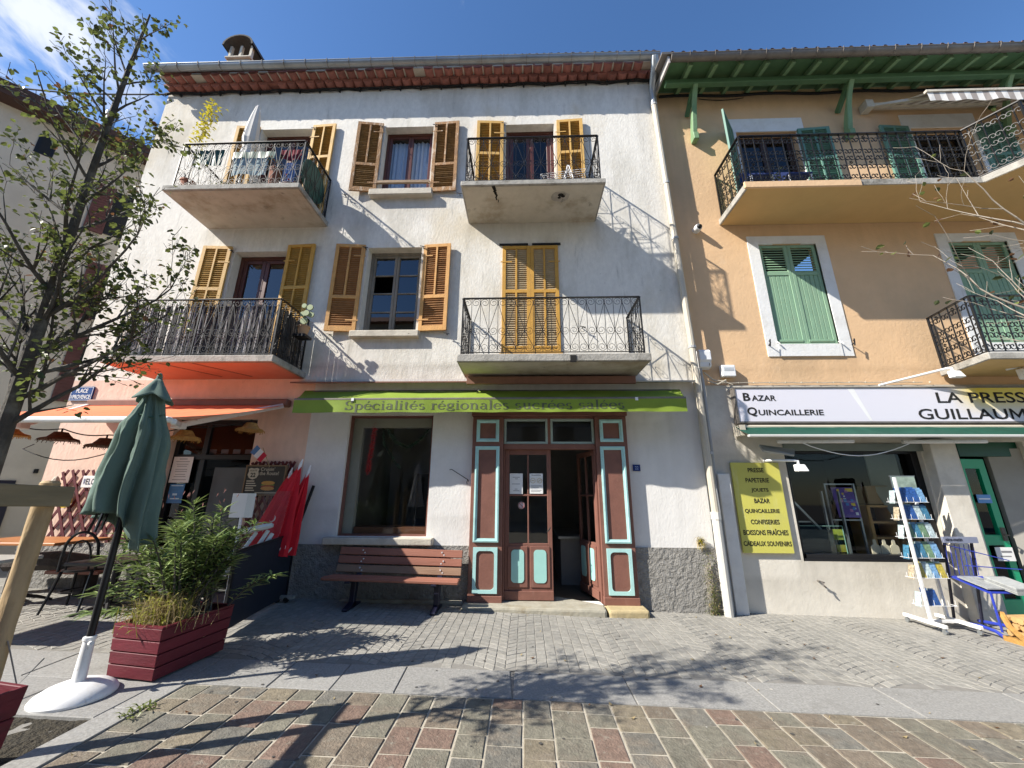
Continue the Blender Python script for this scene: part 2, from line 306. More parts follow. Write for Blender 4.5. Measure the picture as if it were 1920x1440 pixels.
M['room'] = mat('room_wall', (0.36, 0.35, 0.33), 0.9, 0.1, 3)
M['roomfloor'] = mat('room_floor', (0.13, 0.10, 0.07), 0.6, 0.25, 6)
M['curtain'] = mat('white_net_curtain', (0.62, 0.68, 0.78), 0.9, 0.05, 4)
M['lime'] = mat('lime_green_canvas', (0.20, 0.285, 0.03), 0.75, 0.08, 5, 0.12, 8, dirt=(0.14, 0.20, 0.028), dscale=2, damt=0.4)
M['orange'] = mat('orange_canvas', (0.78, 0.19, 0.078), 0.75, 0.07, 3, 0.1, 6, dirt=(0.56, 0.15, 0.08), dscale=1.4, damt=0.5, stretch=(1, 0.4, 1), stains=(((0.45, 0.15, 0.09), 5, .60, .78, .45, (1.6, .3, 1)),))
M['teal'] = mat('sage_green_parasol_canvas', (0.115, 0.175, 0.147), 0.85, 0.07, 6, 0.1, 120, dirt=(0.09, 0.15, 0.122), dscale=3, damt=0.5, stains=(((0.20, 0.27, 0.235), 6, .56, .74, .5, (1.5, 1.5, .5)),))
M['awngreen'] = mat('dark_green_canvas', (0.006, 0.058, 0.038), 0.7, 0.15, 5, dirt=(0.018, 0.09, 0.062), dscale=4, damt=0.5)
M['brownflash'] = mat('brown_flashing', (0.20, 0.095, 0.065), 0.6, 0.15, 5, dirt=(0.10, 0.05, 0.04), dscale=3, damt=0.4)
M['text'] = mat('sign_black', (0.015, 0.015, 0.015), 0.85, 0.1, 5)
M['awntext'] = mat('faded_brown_lettering', (0.085, 0.10, 0.055), 0.7, 0.2, 9)
M['whitep'] = mat('white_paint', (0.76, 0.76, 0.75), 0.5, 0.03, 5, dirt=(0.52, 0.50, 0.46), dscale=5, damt=0.45, stains=(((0.32, 0.29, 0.24), 9, .57, .72, .55, (1, 1, 1)), ((0.25, 0.22, 0.18), 30, .62, .72, .6, (1, 1, 1))))
M['plastic'] = mat('white_plastic', (0.78, 0.79, 0.80), 0.35, 0.02, 5)
M['blue'] = mat('enamel_blue', (0.012, 0.035, 0.16), 0.25, 0.1, 5, spec=0.6)
M['signwhite'] = mat('sign_white_letters', (0.80, 0.80, 0.80), 0.4, 0.03, 5)
M['red'] = mat('red_parasol_canvas', (0.62, 0.012, 0.025), 0.7, 0.1, 5)
M['planter'] = mat('dark_red_stained_wood', (0.125, 0.011, 0.02), 0.62, 0.22, 6, 0.2, 30, stretch=(0.4, 0.4, 2), rnd=0.14, stains=(((0.06, 0.012, 0.015), 4, .52, .72, .6, (.4, .4, 2)), ((0.20, 0.06, 0.055), 22, .62, .72, .5, (.5, .5, 2))))
M['trellis'] = mat('dark_red_trellis', (0.105, 0.013, 0.017), 0.6, 0.15, 6)
M['bench'] = mat('red_brown_bench_wood', (0.29, 0.118, 0.078), 0.65, 0.2, 5, 0.2, 30, stretch=(0.25, 1, 3), rnd=0.10)
M['benchgrey'] = mat('weathered_bench_wood', (0.27, 0.17, 0.11), 0.7, 0.25, 5, 0.2, 30, stretch=(0.25, 1, 3))
M['navy'] = mat('navy_canvas', (0.010, 0.014, 0.026), 0.75, 0.15, 4, dirt=(0.03, 0.033, 0.04), dscale=2, damt=0.3)
M['blacksteel'] = mat('black_metal', (0.012, 0.012, 0.014), 0.4, 0.1, 5, metal=0.2)
M['navysteel'] = mat('dark_blue_metal', (0.012, 0.013, 0.030), 0.4, 0.1, 5)
M['bluemetal'] = mat('blue_painted_metal', (0.025, 0.045, 0.34), 0.4, 0.1, 5)
M['straw'] = mat('straw', (0.40, 0.22, 0.06), 0.85, 0.35, 22, 0.4, 60)
M['strawdk'] = mat('brown_straw', (0.10, 0.05, 0.03), 0.85, 0.35, 22, 0.4, 60)
M['bark'] = mat('tree_bark', (0.060, 0.052, 0.043), 0.9, 0.35, 18, 0.6, 40, stretch=(1, 1, 0.5), dirt=(0.20, 0.19, 0.16), dscale=8, damt=0.6)
M['twig'] = mat('pale_twig_bark', (0.33, 0.29, 0.24), 0.85, 0.25, 20)
M['leaf'] = leaf_mat('green_leaf', (0.155, 0.19, 0.05))
M['leafshade'] = leaf_mat('shaded_green_leaf', (0.058, 0.076, 0.028))  # darker leaf copy: the tone of leaves in shade is put into its colour
M['leafred'] = leaf_mat('rusty_leaf', (0.17, 0.085, 0.04))
M['oleander'] = leaf_mat('oleander_leaf', (0.23, 0.30, 0.10), 0.2, 0.3, 0.4)
M['oldk'] = leaf_mat('oleander_dark_leaf', (0.11, 0.17, 0.055), 0.2, 0.3, 0.4)
M['yelleaf'] = leaf_mat('yellow_leaf', (0.52, 0.46, 0.04), 0.4, 0.3)
M['drygrass'] = leaf_mat('dry_grass', (0.38, 0.30, 0.16), 0.3, 0.35, 0.7)
M['soil'] = mat('soil', (0.045, 0.038, 0.025), 0.95, 0.4, 14, 1.0, 30, bdist=0.06)
M['stake'] = mat('round_pine_stake', (0.43, 0.31, 0.17), 0.8, 0.25, 8, 0.3, 30, stretch=(1.5, 1.5, 0.35), dirt=(0.20, 0.13, 0.07), dscale=3, damt=0.5)
M['plank'] = mat('grey_green_treated_plank', (0.20, 0.165, 0.10), 0.8, 0.3, 6, 0.3, 30, stretch=(2, 0.25, 2))
M['yellowsign'] = mat('yellow_sign', (0.56, 0.53, 0.11), 0.45, 0.10, 1.2, dirt=(0.44, 0.44, 0.16), dscale=1.6, damt=.6, stains=(((0.60, 0.58, 0.30), 3, .55, .7, .5, (2, 1, .4)),))
M['paper'] = mat('paper', (0.76, 0.76, 0.74), 0.7, 0.03, 4)
M['ink'] = mat('grey_print', (0.22, 0.22, 0.23), 0.7, 0.05, 4)
M['pane'] = glass_mat('window_glass')
M['paneclear'] = glass_mat('clear_glass', (0.86, 0.90, 0.89), 0.45)
M['panesky'] = glass_mat('reflective_glass', (0.55, 0.6, 0.65), 1.9)
# paving
M['mortar'] = mat('pale_mortar', (0.40, 0.365, 0.295), 0.95, 0.15, 10, 0.3, 60)
M['greymortar'] = mat('grey_mortar', (0.215, 0.205, 0.185), 0.95, 0.2, 10, 0.3, 60)
PAVE = [mat('porphyry_'+n, c, 0.82, 0.34, 18, 0.8, 60, rnd=0.09, dirt=d, dscale=5, damt=0.8, bdist=0.012, stains=(((0.115, 0.10, 0.08), 3.5, .54, .72, .55, (1, 1, 1)), ((0.28, 0.26, 0.21), 20, .56, .70, .6, (1, 1, 1)), ((0.05, 0.045, 0.038), 45, .60, .72, .7, (1, 1, 1)))) for n, c, d in (
    ('green', (0.165, 0.155, 0.120), (0.165, 0.135, 0.105)), ('grey', (0.150, 0.143, 0.122), (0.20, 0.165, 0.125)),
    ('brown', (0.172, 0.140, 0.105), (0.165, 0.150, 0.120)), ('red', (0.178, 0.122, 0.094), (0.17, 0.13, 0.10)), ('tan', (0.19, 0.162, 0.115), (0.185, 0.150, 0.115)))]
SETT = [mat('granite_sett_'+n, c, 0.8, 0.22, 22, 0.4, 50, rnd=0.07, bdist=0.010, stains=(((0.16, 0.15, 0.13), 1.6, .54, .72, .4, (1, 1, 1)),)) for n, c in (
    ('mid', (0.272, 0.262, 0.235)), ('dark', (0.25, 0.242, 0.219)), ('pale', (0.298, 0.286, 0.256)))]
M['granite'] = mat('pale_granite_slab', (0.27, 0.265, 0.25), 0.75, 0.28, 60, 0.15, 90, rnd=0.06, dirt=(0.24, 0.235, 0.22), dscale=2, damt=0.4, detail=2, stains=(((0.16, 0.155, 0.14), 2.2, .56, .74, .5, (1, 1, 1)),))

def mb_text(s, size=1.0, bold=0.0):
    cu = bpy.data.curves.new('t', 'FONT'); cu.body = s; cu.size = size; cu.offset = bold; cu.extrude = 0.0; cu.resolution_u = 3
    o = bpy.data.objects.new('t', cu); COL.objects.link(o)
    dg = bpy.context.evaluated_depsgraph_get(); me = bpy.data.meshes.new_from_object(o.evaluated_get(dg))
    vs = [v.co.copy() for v in me.vertices]; fs = [tuple(p.vertices) for p in me.polygons]
    bpy.data.objects.remove(o); bpy.data.curves.remove(cu); bpy.data.meshes.remove(me)
    return vs, fs
def text(parent, s, x0, x1, z0, z1, y, m, bold=0.0, name='lettering', xf=None, thick=0.003):
    """Raised lettering fitted to x0..x1, z0..z1 on a plane facing -Y at y."""
    vs, fs = mb_text(s, 1.0, bold)
    ax, bx = min(v.x for v in vs), max(v.x for v in vs); az, bz = min(v.y for v in vs), max(v.y for v in vs)
    mb = MB(); k = (x1-x0)/(bx-ax); h = (z1-z0)/(bz-az)
    P = [(x0+(v.x-ax)*k, y, z0+(v.y-az)*h) for v in vs]
    if xf: P = [xf(p) for p in P]
    mb.add(P, fs)
    return part(name, mb, m, parent)
# ================================================================ GROUND
g = MB()
xs = [-60, -9, 9, 60]
for i in range(3):
    a, b = xs[i], xs[i+1]
    g.quad((a, -60, gz(a)-.03), (b, -60, gz(b)-.03), (b, 80, gz(b)-.03), (a, 80, gz(a)-.03))
part('ground', g, M['greymortar'], kind='structure')
def bed(name, x0, x1, y0, y1, dz, m):
    b = MB(); b.quad((x0, y0, gz(x0)+dz), (x1, y0, gz(x1)+dz), (x1, y1, gz(x1)+dz), (x0, y1, gz(x0)+dz))
    return part(name, b, m, kind='structure')
def block(mb, corners, h=0.05, ch=0.006, dz=0.0, mi=0, tilt=(0, 0)):
    """A stone with chamfered top edges from four ground corners (counter-clockwise)."""
    cx = sum(c[0] for c in corners)/4; cy = sum(c[1] for c in corners)/4
    top = []; mid = []; bot = []
    for x, y in corners:
        z = gz(x)+dz+(x-cx)*tilt[0]+(y-cy)*tilt[1]
        dx, dy = cx-x, cy-y; l = math.hypot(dx, dy)
        top.append((x+dx/l*ch*1.4, y+dy/l*ch*1.4, z)); mid.append((x, y, z-ch)); bot.append((x, y, z-h))
    vs = top+mid+bot; fs = [(0, 1, 2, 3)]
    for i in range(4):
        j = (i+1) % 4; fs += [(4+i, 4+j, j, i), (8+i, 8+j, 4+j, 4+i)]
    mb.add(vs, fs, mi)
# porphyry flags in columns with pale joints
YB = 3.485
flag = bed('porphyry_pavement', -2.66, 9.0, -8.0, YB, -0.007, M['mortar'])
rp = random.Random(21)
rest = MB(); x = -2.655; k = 0
while x < 8.6:
    wd = (0.235 if k % 2 else 0.205)+rp.uniform(-.012, .012); k += 1
    y = YB-0.008; first = True
    while y > -0.6:
        ln = rp.uniform(.10, .26) if first else rp.choice([rp.uniform(.17, .24), rp.uniform(.24, .36)]); first = False
        j = 0.0072
        c = [(x+j+rp.uniform(-.003, .003), y-ln+j+rp.uniform(-.004, .004)), (x+wd-j+rp.uniform(-.003, .003), y-ln+j+rp.uniform(-.004, .004)), (x+wd-j+rp.uniform(-.003, .003), y-j+rp.uniform(-.003, .003)), (x+j+rp.uniform(-.003, .003), y-j)]
        mi = rp.choices(range(5), (30, 26, 20, 13, 11))[0]
        dz = rp.uniform(-.002, .0025); tl = (rp.uniform(-.006, .006), rp.uniform(-.006, .006))
        if y > 2.42 and abs(x) < 5.2-(3.48-y)*1.0:
            mb = MB(); block(mb, c, .05, .005, dz, 0, tl); part('paver', mb, PAVE[mi], flag)
        elif x < 7 : block(rest, c, .05, .005, dz, mi, tl)
        y -= ln
    x += wd
o = part('paver', rest, PAVE, flag, kind='stuff')
# granite slab strip
strip = bed('granite_border', -8.5, 9.0, YB, 3.96, -0.008, M['greymortar'])
sx = [-8.4, -7.6, -6.7, -5.8, -4.95, -4.05, -3.35, -2.72, -2.03, -1.53, -1.02, -.10, .85, 1.90, 2.95, 4.0, 5.05, 6.1, 7.2, 8.4]
for a, b in zip(sx[:-1], sx[1:]):
    mb = MB(); sk = .05 if a < -1.6 else 0
    block(mb, [(a+.005+sk*0, YB+.006), (b-.005, YB+.006), (b-.005-.03*(a < -1), 3.955), (a+.005-.03*(a < -1), 3.955)], .08, .004, rp.uniform(-.001, .002))
    part('slab', mb, M['granite'], strip)
# kerb of the tree pit, and the pit
kerb = bed('tree_pit_border', -2.87, -2.66, -1.0, YB, -0.02, M['greymortar'])
yy = [-1.0, 0.4, 1.35, 2.25, 3.10, YB]
for a, b in zip(yy[:-1], yy[1:]):
    mb = MB(); block(mb, [(-2.865, a+.004), (-2.668, a+.004), (-2.668, b-.004), (-2.865, b-.004)], .12, .006, .004); part('kerb_stone', mb, M['granite'], kerb)
for a, b in ((-3.6, -2.87), (-4.4, -3.6), (-5.2, -4.4)):
    mb = MB(); block(mb, [(a+.004, 2.98), (b-.004, 2.98), (b-.004, YB-.004), (a+.004, YB-.004)], .12, .006, .002); part('kerb_stone', mb, M['granite'], kerb)
so = MB(); nx, ny = 40, 44
vs = []; 
for j in range(ny+1):
    for i in range(nx+1):
        px = -5.2+2.34*i/nx; py = .4+2.59*j/ny
        q = mnoise.noise((px*5, py*5, 1.3))*.02+mnoise.noise((px*17, py*17, 4))*.012
        vs.append((px, py, gz(px)-.02+q))
so.add(vs, [(j*(nx+1)+i, j*(nx+1)+i+1, (j+1)*(nx+1)+i+1, (j+1)*(nx+1)+i) for j in range(ny) for i in range(nx)])
part('soil', so, M['soil'], kind='stuff', smooth=True)
# granite setts laid in segmental arcs up to the houses
sett = bed('cobbled_pavement', -9.0, 9.0, 3.965, 6.4, -0.005, M['greymortar'])
rs_ = random.Random(5); rest = MB(); indiv = []
CW = 1.06
for ci in range(-9, 9):
    xc = ci*CW+.35
    y0 = 3.3
    while y0 < 6.3:
        n = 11
        for i in range(n):
            t0 = -.5+i/n; t1 = t0+1/n
            def P(t, yb):
                return (xc+t*CW, yb+.18*(1-(2*t)**2)-.09)
            a, b = P(t0, y0), P(t1, y0); c, d = P(t1, y0+.098), P(t0, y0+.098)
            cy = (a[1]+c[1])/2; cxx = (a[0]+b[0])/2
            if cy < 4.02 or cy > 6.1 or abs(cxx) > 8.6: continue
            gx, gy = .0035, .0035
            J = lambda: rs_.uniform(-.004, .004)
            cs = [(a[0]+gx+J(), a[1]+gy+J()), (b[0]-gx+J(), b[1]+gy+J()), (c[0]-gx+J(), c[1]-gy+J()), (d[0]+gx+J(), d[1]-gy+J())]
            mi = rs_.choices((0, 1, 2), (5, 3, 3))[0]
            dz = rs_.uniform(-.002, .001); tl = (rs_.uniform(-.014, .014), rs_.uniform(-.014, .014))
            indiv.append((cy+abs(cxx)*.12, cs, mi, dz, tl))
        y0 += .098
indiv.sort(key=lambda q: q[0])
for q, (k_, cs, mi, dz, tl) in enumerate(indiv):
    if q < 300:
        mb = MB(); block(mb, cs, .06, .003, dz, 0, tl); part('cobble', mb, SETT[mi], sett)
    else: block(rest, cs, .06, .003, dz, mi, tl)
part('cobble', rest, SETT, sett, kind='stuff')
# fallen leaves and crumbs, each a small curled face
lv = MB()
for i in range(70):
    px, py = rs_.uniform(-2.6, 5), rs_.uniform(2.6, 5.9); s_ = rs_.uniform(.010, .028); a = rs_.uniform(0, 6.3)
    z = gz(px)+.006; e = [(math.cos(a+k*1.57)*s_*(1 if k % 2 else .5), math.sin(a+k*1.57)*s_*(1 if k % 2 else .5)) for k in range(4)]
    lv.add([(px+e[k][0], py+e[k][1], z+(.008 if k % 2 else 0)) for k in range(4)], ((0, 1, 2, 3),), 0 if i % 3 else 1)
part('fallen_leaves', lv, [M['drygrass'], M['leafred']], kind='stuff')
sp = MB()
for i in range(120):
    px, py = rs_.uniform(-2.6, 5.2), rs_.uniform(2.5, 5.7); r_ = rs_.uniform(.006, .017); z = gz(px)+.0035
    sp.add([(px+r_*math.cos(k*.9)*rs_.uniform(.7, 1.2), py+r_*math.sin(k*.9)*rs_.uniform(.7, 1.2), z) for k in range(7)], (tuple(range(7)),), 0 if rs_.random() < .7 else 1)
part('litter', sp, [mat('old_gum', (.07, .066, .06), .9), mat('pale_gum', (.42, .40, .36), .9)], kind='stuff')
# weeds in the joint beside the pit
wd_ = MB()
for i in range(40):
    bx, by = rs_.uniform(-2.70, -2.58), rs_.uniform(2.98, 3.14); a = rs_.uniform(0, 6.3); l = rs_.uniform(.03, .075)
    p0 = Vector((bx, by, gz(bx))); p1 = p0+Vector((math.cos(a)*l, math.sin(a)*l, l*.45)); sd = Vector((-math.sin(a), math.cos(a), 0))*.008
    wd_.add([p0, (p0+p1)/2+sd+Vector((0, 0, .012)), p1, (p0+p1)/2-sd+Vector((0, 0, .012))], ((0, 1, 2, 3),))
part('grass', wd_, M['leaf'], kind='stuff')

# ================================================================ BUILDING HELPERS
def wall(parent, x0, x1, z0, z1, Y, holes, m, depth=0.2, name='wall', label=None, mrev=None, streaks=()):
    hs_ = [(max(a, x0), min(b, x1), max(c, z0), min(d, z1)) for a, b, c, d in holes if b > x0 and a < x1 and d > z0 and c < z1]
    X = sorted({x0, x1, *[h[0] for h in hs_], *[h[1] for h in hs_]}); Z = sorted({z0, z1, *[h[2] for h in hs_], *[h[3] for h in hs_]})
    def fine(A, st):
        o_ = []
        for a, b in zip(A[:-1], A[1:]):
            k = max(1, int(round((b-a)/st))); o_ += [a+(b-a)*i/k for i in range(k)]
        return o_+[A[-1]]
    if streaks: X = fine(X, .045); Z = fine(Z, .09)
    mb = MB(); idx = {}
    def V(x, z):
        if (x, z) not in idx: idx[(x, z)] = len(mb.v); mb.v.append((x, Y, z))
        return idx[(x, z)]
    for a, b in zip(X[:-1], X[1:]):
        for c, d in zip(Z[:-1], Z[1:]):
            if any(h[0] <= (a+b)/2 <= h[1] and h[2] <= (c+d)/2 <= h[3] for h in hs_): continue
            mb.f.append((V(a, c), V(b, c), V(b, d), V(a, d))); mb.mi.append(0)
    for a, b, c, d in hs_:
        mi = 1 if mrev else 0; D = Y+depth
        if a > x0: mb.quad((a, Y, c), (a, Y, d), (a, D, d), (a, D, c), mi)
        if b < x1: mb.quad((b, D, c), (b, D, d), (b, Y, d), (b, Y, c), mi)
        if d < z1: mb.quad((a, Y, d), (b, Y, d), (b, D, d), (a, D, d), mi)
        if c > z0: mb.quad((a, D, c), (b, D, c), (b, Y, c), (a, Y, c), mi)
    o = part(name, mb, [m]+([mrev] if mrev else []), parent, label)
    if streaks:
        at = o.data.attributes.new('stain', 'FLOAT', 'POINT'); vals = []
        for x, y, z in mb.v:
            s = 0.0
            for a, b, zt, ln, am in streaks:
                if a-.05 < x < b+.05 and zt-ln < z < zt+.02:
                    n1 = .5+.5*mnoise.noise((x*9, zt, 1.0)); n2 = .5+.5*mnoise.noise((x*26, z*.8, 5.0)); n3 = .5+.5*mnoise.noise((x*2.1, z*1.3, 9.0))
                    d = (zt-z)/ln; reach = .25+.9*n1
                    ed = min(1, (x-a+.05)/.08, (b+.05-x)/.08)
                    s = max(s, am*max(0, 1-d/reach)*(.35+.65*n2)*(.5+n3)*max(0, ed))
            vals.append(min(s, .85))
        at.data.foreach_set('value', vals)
    return o
def room(parent, x0, x1, y0, y1, z0, z1, m, fl=None, name='interior'):
    mb = MB()
    mb.quad((x0, y1, z0), (x1, y1, z0), (x1, y1, z1), (x0, y1, z1))
    mb.quad((x0, y0, z0), (x0, y1, z0), (x0, y1, z1), (x0, y0, z1)); mb.quad((x1, y1, z0), (x1, y0, z0), (x1, y0, z1), (x1, y1, z1))
    mb.quad((x0, y0, z1), (x0, y1, z1), (x1, y1, z1), (x1, y0, z1)); mb.quad((x0, y0, z0), (x1, y0, z0), (x1, y1, z0), (x0, y1, z0), 1)
    return part(name, mb, [m, fl or m], parent)
def window(parent, x0, x1, z0, z1, Y, m, cols=2, rows=1, fw=0.055, sw=0.05, mw=0.025, glass=None, name='window', missing=()):
    mb = MB(); T = .06
    mb.box(x0, x0+fw, Y, Y+T, z0, z1); mb.box(x1-fw, x1, Y, Y+T, z0, z1); mb.box(x0+fw, x1-fw, Y, Y+T, z1-fw, z1); mb.box(x0+fw, x1-fw, Y, Y+T, z0, z0+fw*.8)
    ix0, ix1, iz0, iz1 = x0+fw, x1-fw, z0+fw*.8, z1-fw; cw = (ix1-ix0)/cols; cells = []
    for c in range(cols):
        a, b = ix0+c*cw+.003, ix0+(c+1)*cw-.003; q = Y+.012
        mb.box(a, a+sw, q, q+.045, iz0+.003, iz1-.003); mb.box(b-sw, b, q, q+.045, iz0+.003, iz1-.003)
        mb.box(a+sw, b-sw, q, q+.045, iz1-sw-.003, iz1-.003); mb.box(a+sw, b-sw, q, q+.045, iz0+.003, iz0+sw*1.3)
        za, zb = iz0+sw*1.3, iz1-sw-.003; rh = (zb-za)/rows
        for r in range(rows):
            if r: mb.box(a+sw, b-sw, q+.004, q+.036, za+r*rh-mw/2, za+r*rh+mw/2)
            cells.append((a+sw, b-sw, za+r*rh, za+(r+1)*rh, c, r))
    w_ = part(name, mb, m, parent, bevel=.004)
    for a, b, c, d, ci, ri in cells:
        if (ci, ri) in missing: continue
        p = MB(); p.quad((a, Y+.035, c), (b, Y+.035, c), (b, Y+.035, d), (a, Y+.035, d)); part('pane', p, glass or M['pane'], w_)
    return w_
def shutter(parent, hx, w_, z0, z1, Y, mf, ms, side=1, ang=0.0, kind='window', label=None, th=.035, lean=0.0):
    """Louvred leaf hinged at hx; side +1 opens to the right, -1 to the left. Built in the leaf's own frame."""
    h = z1-z0; s = .062; mb = MB(); sl = MB(); rr = random.Random(int(hx*1000)+int(z0*100))
    def B(t, a, b, c, d, y0=0, y1=th): 
        if side < 0: a, b = -b, -a
        t.box(a, b, y0, y1, c, d)
    B(mb, 0, s, 0, h); B(mb, w_-s, w_, 0, h); B(mb, s, w_-s, h-s, h); B(mb, s, w_-s, 0, s*1.5)
    if kind == 'window': bands = [(s*1.5, h*.36), (h*.36+s, h-s)]; cols = [1, 2]
    elif kind == 'door': bands = [(s*1.5, h*.28), (h*.28+s, h*.62), (h*.62+s, h-s)]; cols = [1, 2, 2]
    elif kind == 'closed': bands = [(s*1.5, h*.165), (h*.165+s*.5, h*.60), (h*.60+s, h-s)]; cols = [0, 2, 2]
    for i, (a, b) in enumerate(bands):
        if i: B(mb, s, w_-s, bands[i-1][1], a)
        if cols[i] == 0:
            np_ = 4; pw = (w_-2*s)/np_
            for k in range(np_): B(mb, s+k*pw+.0015, s+(k+1)*pw-.0015, a, b, .008, th-.006)
            continue
        cw = (w_-2*s)/cols[i]
        for c in range(cols[i]):
            ca, cb = s+c*cw, s+(c+1)*cw
            if c: B(mb, ca-.016, ca+.016, a, b, -.001, th*.8); ca += .016
            if c < cols[i]-1: cb -= .016
            nsl = max(3, int((b-a)/.040)); 
            for k in range(nsl):
                zc = a+(k+.5)*(b-a)/nsl; t_ = R(38+rr.uniform(-5, 5)); hh = .027; yc = th/2+.002
                dy, dz = math.cos(t_)*hh*.62, math.sin(t_)*hh*.8
                xa, xb = (ca, cb) if side > 0 else (-cb, -ca)
                q = rr.uniform(-.002, .002)
                sl.hexa([(xa, yc-dy, zc-dz), (xb, yc-dy, zc-dz+q), (xb, yc-dy+.006, zc-dz-.005+q), (xa, yc-dy+.006, zc-dz-.005),
                         (xa, yc+dy, zc+dz), (xb, yc+dy, zc+dz+q), (xb, yc+dy+.006, zc+dz-.005+q), (xa, yc+dy+.006, zc+dz-.005)])
            if ms: B(sl, ca, cb, a, b, th-.008, th-.004)
    # hinges and catch
    for zz in (h*.12, h*.86): B(mb, -.03, w_*.35, zz-.012, zz+.012, -.004, -.0005)
    me = mb.mesh('shutter', [mf]); o = inst('shutter', me, parent, (hx, Y, z0), (0, lean, ang), label=label)
    b_ = o.modifiers.new('bevel', 'BEVEL'); b_.width = .004; b_.segments = 1; b_.limit_method = 'ANGLE'
    so_ = bpy.data.objects.new('louver', sl.mesh('louver', [ms])); COL.objects.link(so_); so_.parent = o; so_['kind'] = 'stuff'
    return o

def scroll_mesh(r0=.068, turns=1.55, wdt=.0038, n=17, mat_=None):
    mb = MB(); pts = []; 
    for i in range(n):
        t = i/(n-1); a = math.pi-t*turns*2*math.pi; r = r0*(1-t)**.8+.012*t
        pts.append((r0+r*math.cos(a), 0, r*math.sin(a)))
    mb.tube(pts, wdt, 4)
    mb.lathe([(0, -.012), (.011, -.006), (.011, .006), (0, .012)], (0, 0, 0), 5)
    return mb.mesh('scroll', [mat_ or M['iron']])
SCROLL = scroll_mesh()
def railing(parent, path, zb, H, period=.27, top=.024):
    """Wrought railing: rails, thin bars, crossing braces and rows of scrolls along a path of (x, y) corners."""
    mb = MB()
    L3 = [Vector((x, y, 0)) for x, y in path]
    for p in L3: mb.box(p.x-.010, p.x+.010, p.y-.010, p.y+.010, zb, zb+H)
    for a, b in zip(L3[:-1], L3[1:]):
        mb.beam(a+Vector((0, 0, zb+H)), b+Vector((0, 0, zb+H)), top*1.6, .012); mb.beam(a+Vector((0, 0, zb+.045)), b+Vector((0, 0, zb+.045)), .016, .010)
    rail = part('railing', mb, M['iron'], parent)
    bar = MB(); bar.beam((0, 0, 0), (0, 0, 1), .0072, .0072); barm = bar.mesh('baluster', [M['iron']])
    zt, zm, zl = zb+H-.075, zb+H*.42, zb+.125
    for a, b in zip(L3[:-1], L3[1:]):
        d = b-a; Ln = d.length; d.normalize(); yaw = math.atan2(d.y, d.x); n = max(1, round(Ln/period)); p = Ln/n
        def brace(s0, z0, s1, z1):
            u = a+d*s0; v = a+d*s1; dv_ = Vector((v.x-u.x, v.y-u.y, z1-z0))
            o = inst('brace', barm, rail, (u.x, u.y, z0), dv_.to_track_quat('Z', 'Y').to_euler(), (1, 1, dv_.length))
        def scr(s, z, mx_, fl):
            u = a+d*s; k_ = p/.27
            inst('scroll', SCROLL, rail, (u.x, u.y, z), (0, 0, yaw), (mx_*k_, 1, fl))
        for i in range(n):
            s0, sm, s1 = i*p, (i+.5)*p, (i+1)*p
            brace(sm, zb+.045, sm, zb+H)
            if i: brace(s0, zb+.045, s0, zb+H)
            brace(s0, zt, sm, zm); brace(sm, zm, s1, zt); brace(s0, zl, sm, zm); brace(sm, zm, s1, zl)
            for s in (s0, s1):
                m_ = 1 if s == s0 else -1
                scr(s, zt, m_, 1); scr(s, zl, m_, -1)
            scr(sm, zm, 1, -1); scr(sm, zm, -1, -1)
    return rail

# ================================================================ WHITE HOUSE
HX0, HX1, HY = -7.60, 2.70, 6.0
wh = thing('village_house', 'white rendered three storey house with yellow shutters and a lime green shop awning', 'house', (-2.4, 8.0, 0))
W3L = (-5.36, -4.25, 6.50, 8.76); W3M = (-2.80, -1.81, 7.13, 8.74); W3R = (-.35, .61, 6.50, 8.73)
W2L = (-5.33, -4.34, 3.53, 5.87); W2M = (-2.84, -1.85, 4.24, 5.91); W2R = (-.38, .61, 3.53, 5.90)
SHW = (-2.80, -1.45, .98, 2.80); SHD = (-.32, 1.08, .12, 2.74); RD = (-5.66, -4.30, .12, 2.74)
ALL = [W3L, W3M, W3R, W2L, W2M, W2R, SHW, SHD, RD]
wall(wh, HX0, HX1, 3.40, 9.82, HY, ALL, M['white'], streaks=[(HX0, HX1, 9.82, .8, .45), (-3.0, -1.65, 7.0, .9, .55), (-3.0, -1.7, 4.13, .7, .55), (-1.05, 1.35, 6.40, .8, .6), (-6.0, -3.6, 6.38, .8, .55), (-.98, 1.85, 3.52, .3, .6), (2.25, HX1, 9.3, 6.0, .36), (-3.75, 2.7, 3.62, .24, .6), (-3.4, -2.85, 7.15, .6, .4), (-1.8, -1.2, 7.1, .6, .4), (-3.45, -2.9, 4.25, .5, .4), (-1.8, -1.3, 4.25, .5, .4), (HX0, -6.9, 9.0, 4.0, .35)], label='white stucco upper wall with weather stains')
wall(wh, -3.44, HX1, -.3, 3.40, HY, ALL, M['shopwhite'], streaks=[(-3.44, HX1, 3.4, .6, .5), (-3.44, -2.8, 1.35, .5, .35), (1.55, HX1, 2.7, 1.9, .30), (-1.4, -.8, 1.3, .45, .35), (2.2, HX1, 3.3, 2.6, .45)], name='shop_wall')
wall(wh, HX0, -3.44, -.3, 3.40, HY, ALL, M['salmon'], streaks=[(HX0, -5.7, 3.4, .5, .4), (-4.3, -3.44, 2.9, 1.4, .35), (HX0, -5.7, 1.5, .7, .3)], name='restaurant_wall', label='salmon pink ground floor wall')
for a, b, y_, z_ in ((-3.44, -.80, HY-.022, .868), (1.55, HX1, HY-.022, .868), (HX0-.01, -5.70, HY-.03, .86), (-4.28, -3.46, HY-.03, .30)):
    pl = MB(); pl.box(a, b, y_, HY+.01, -.3, z_); part('plinth', pl, M['plinth'], wh)
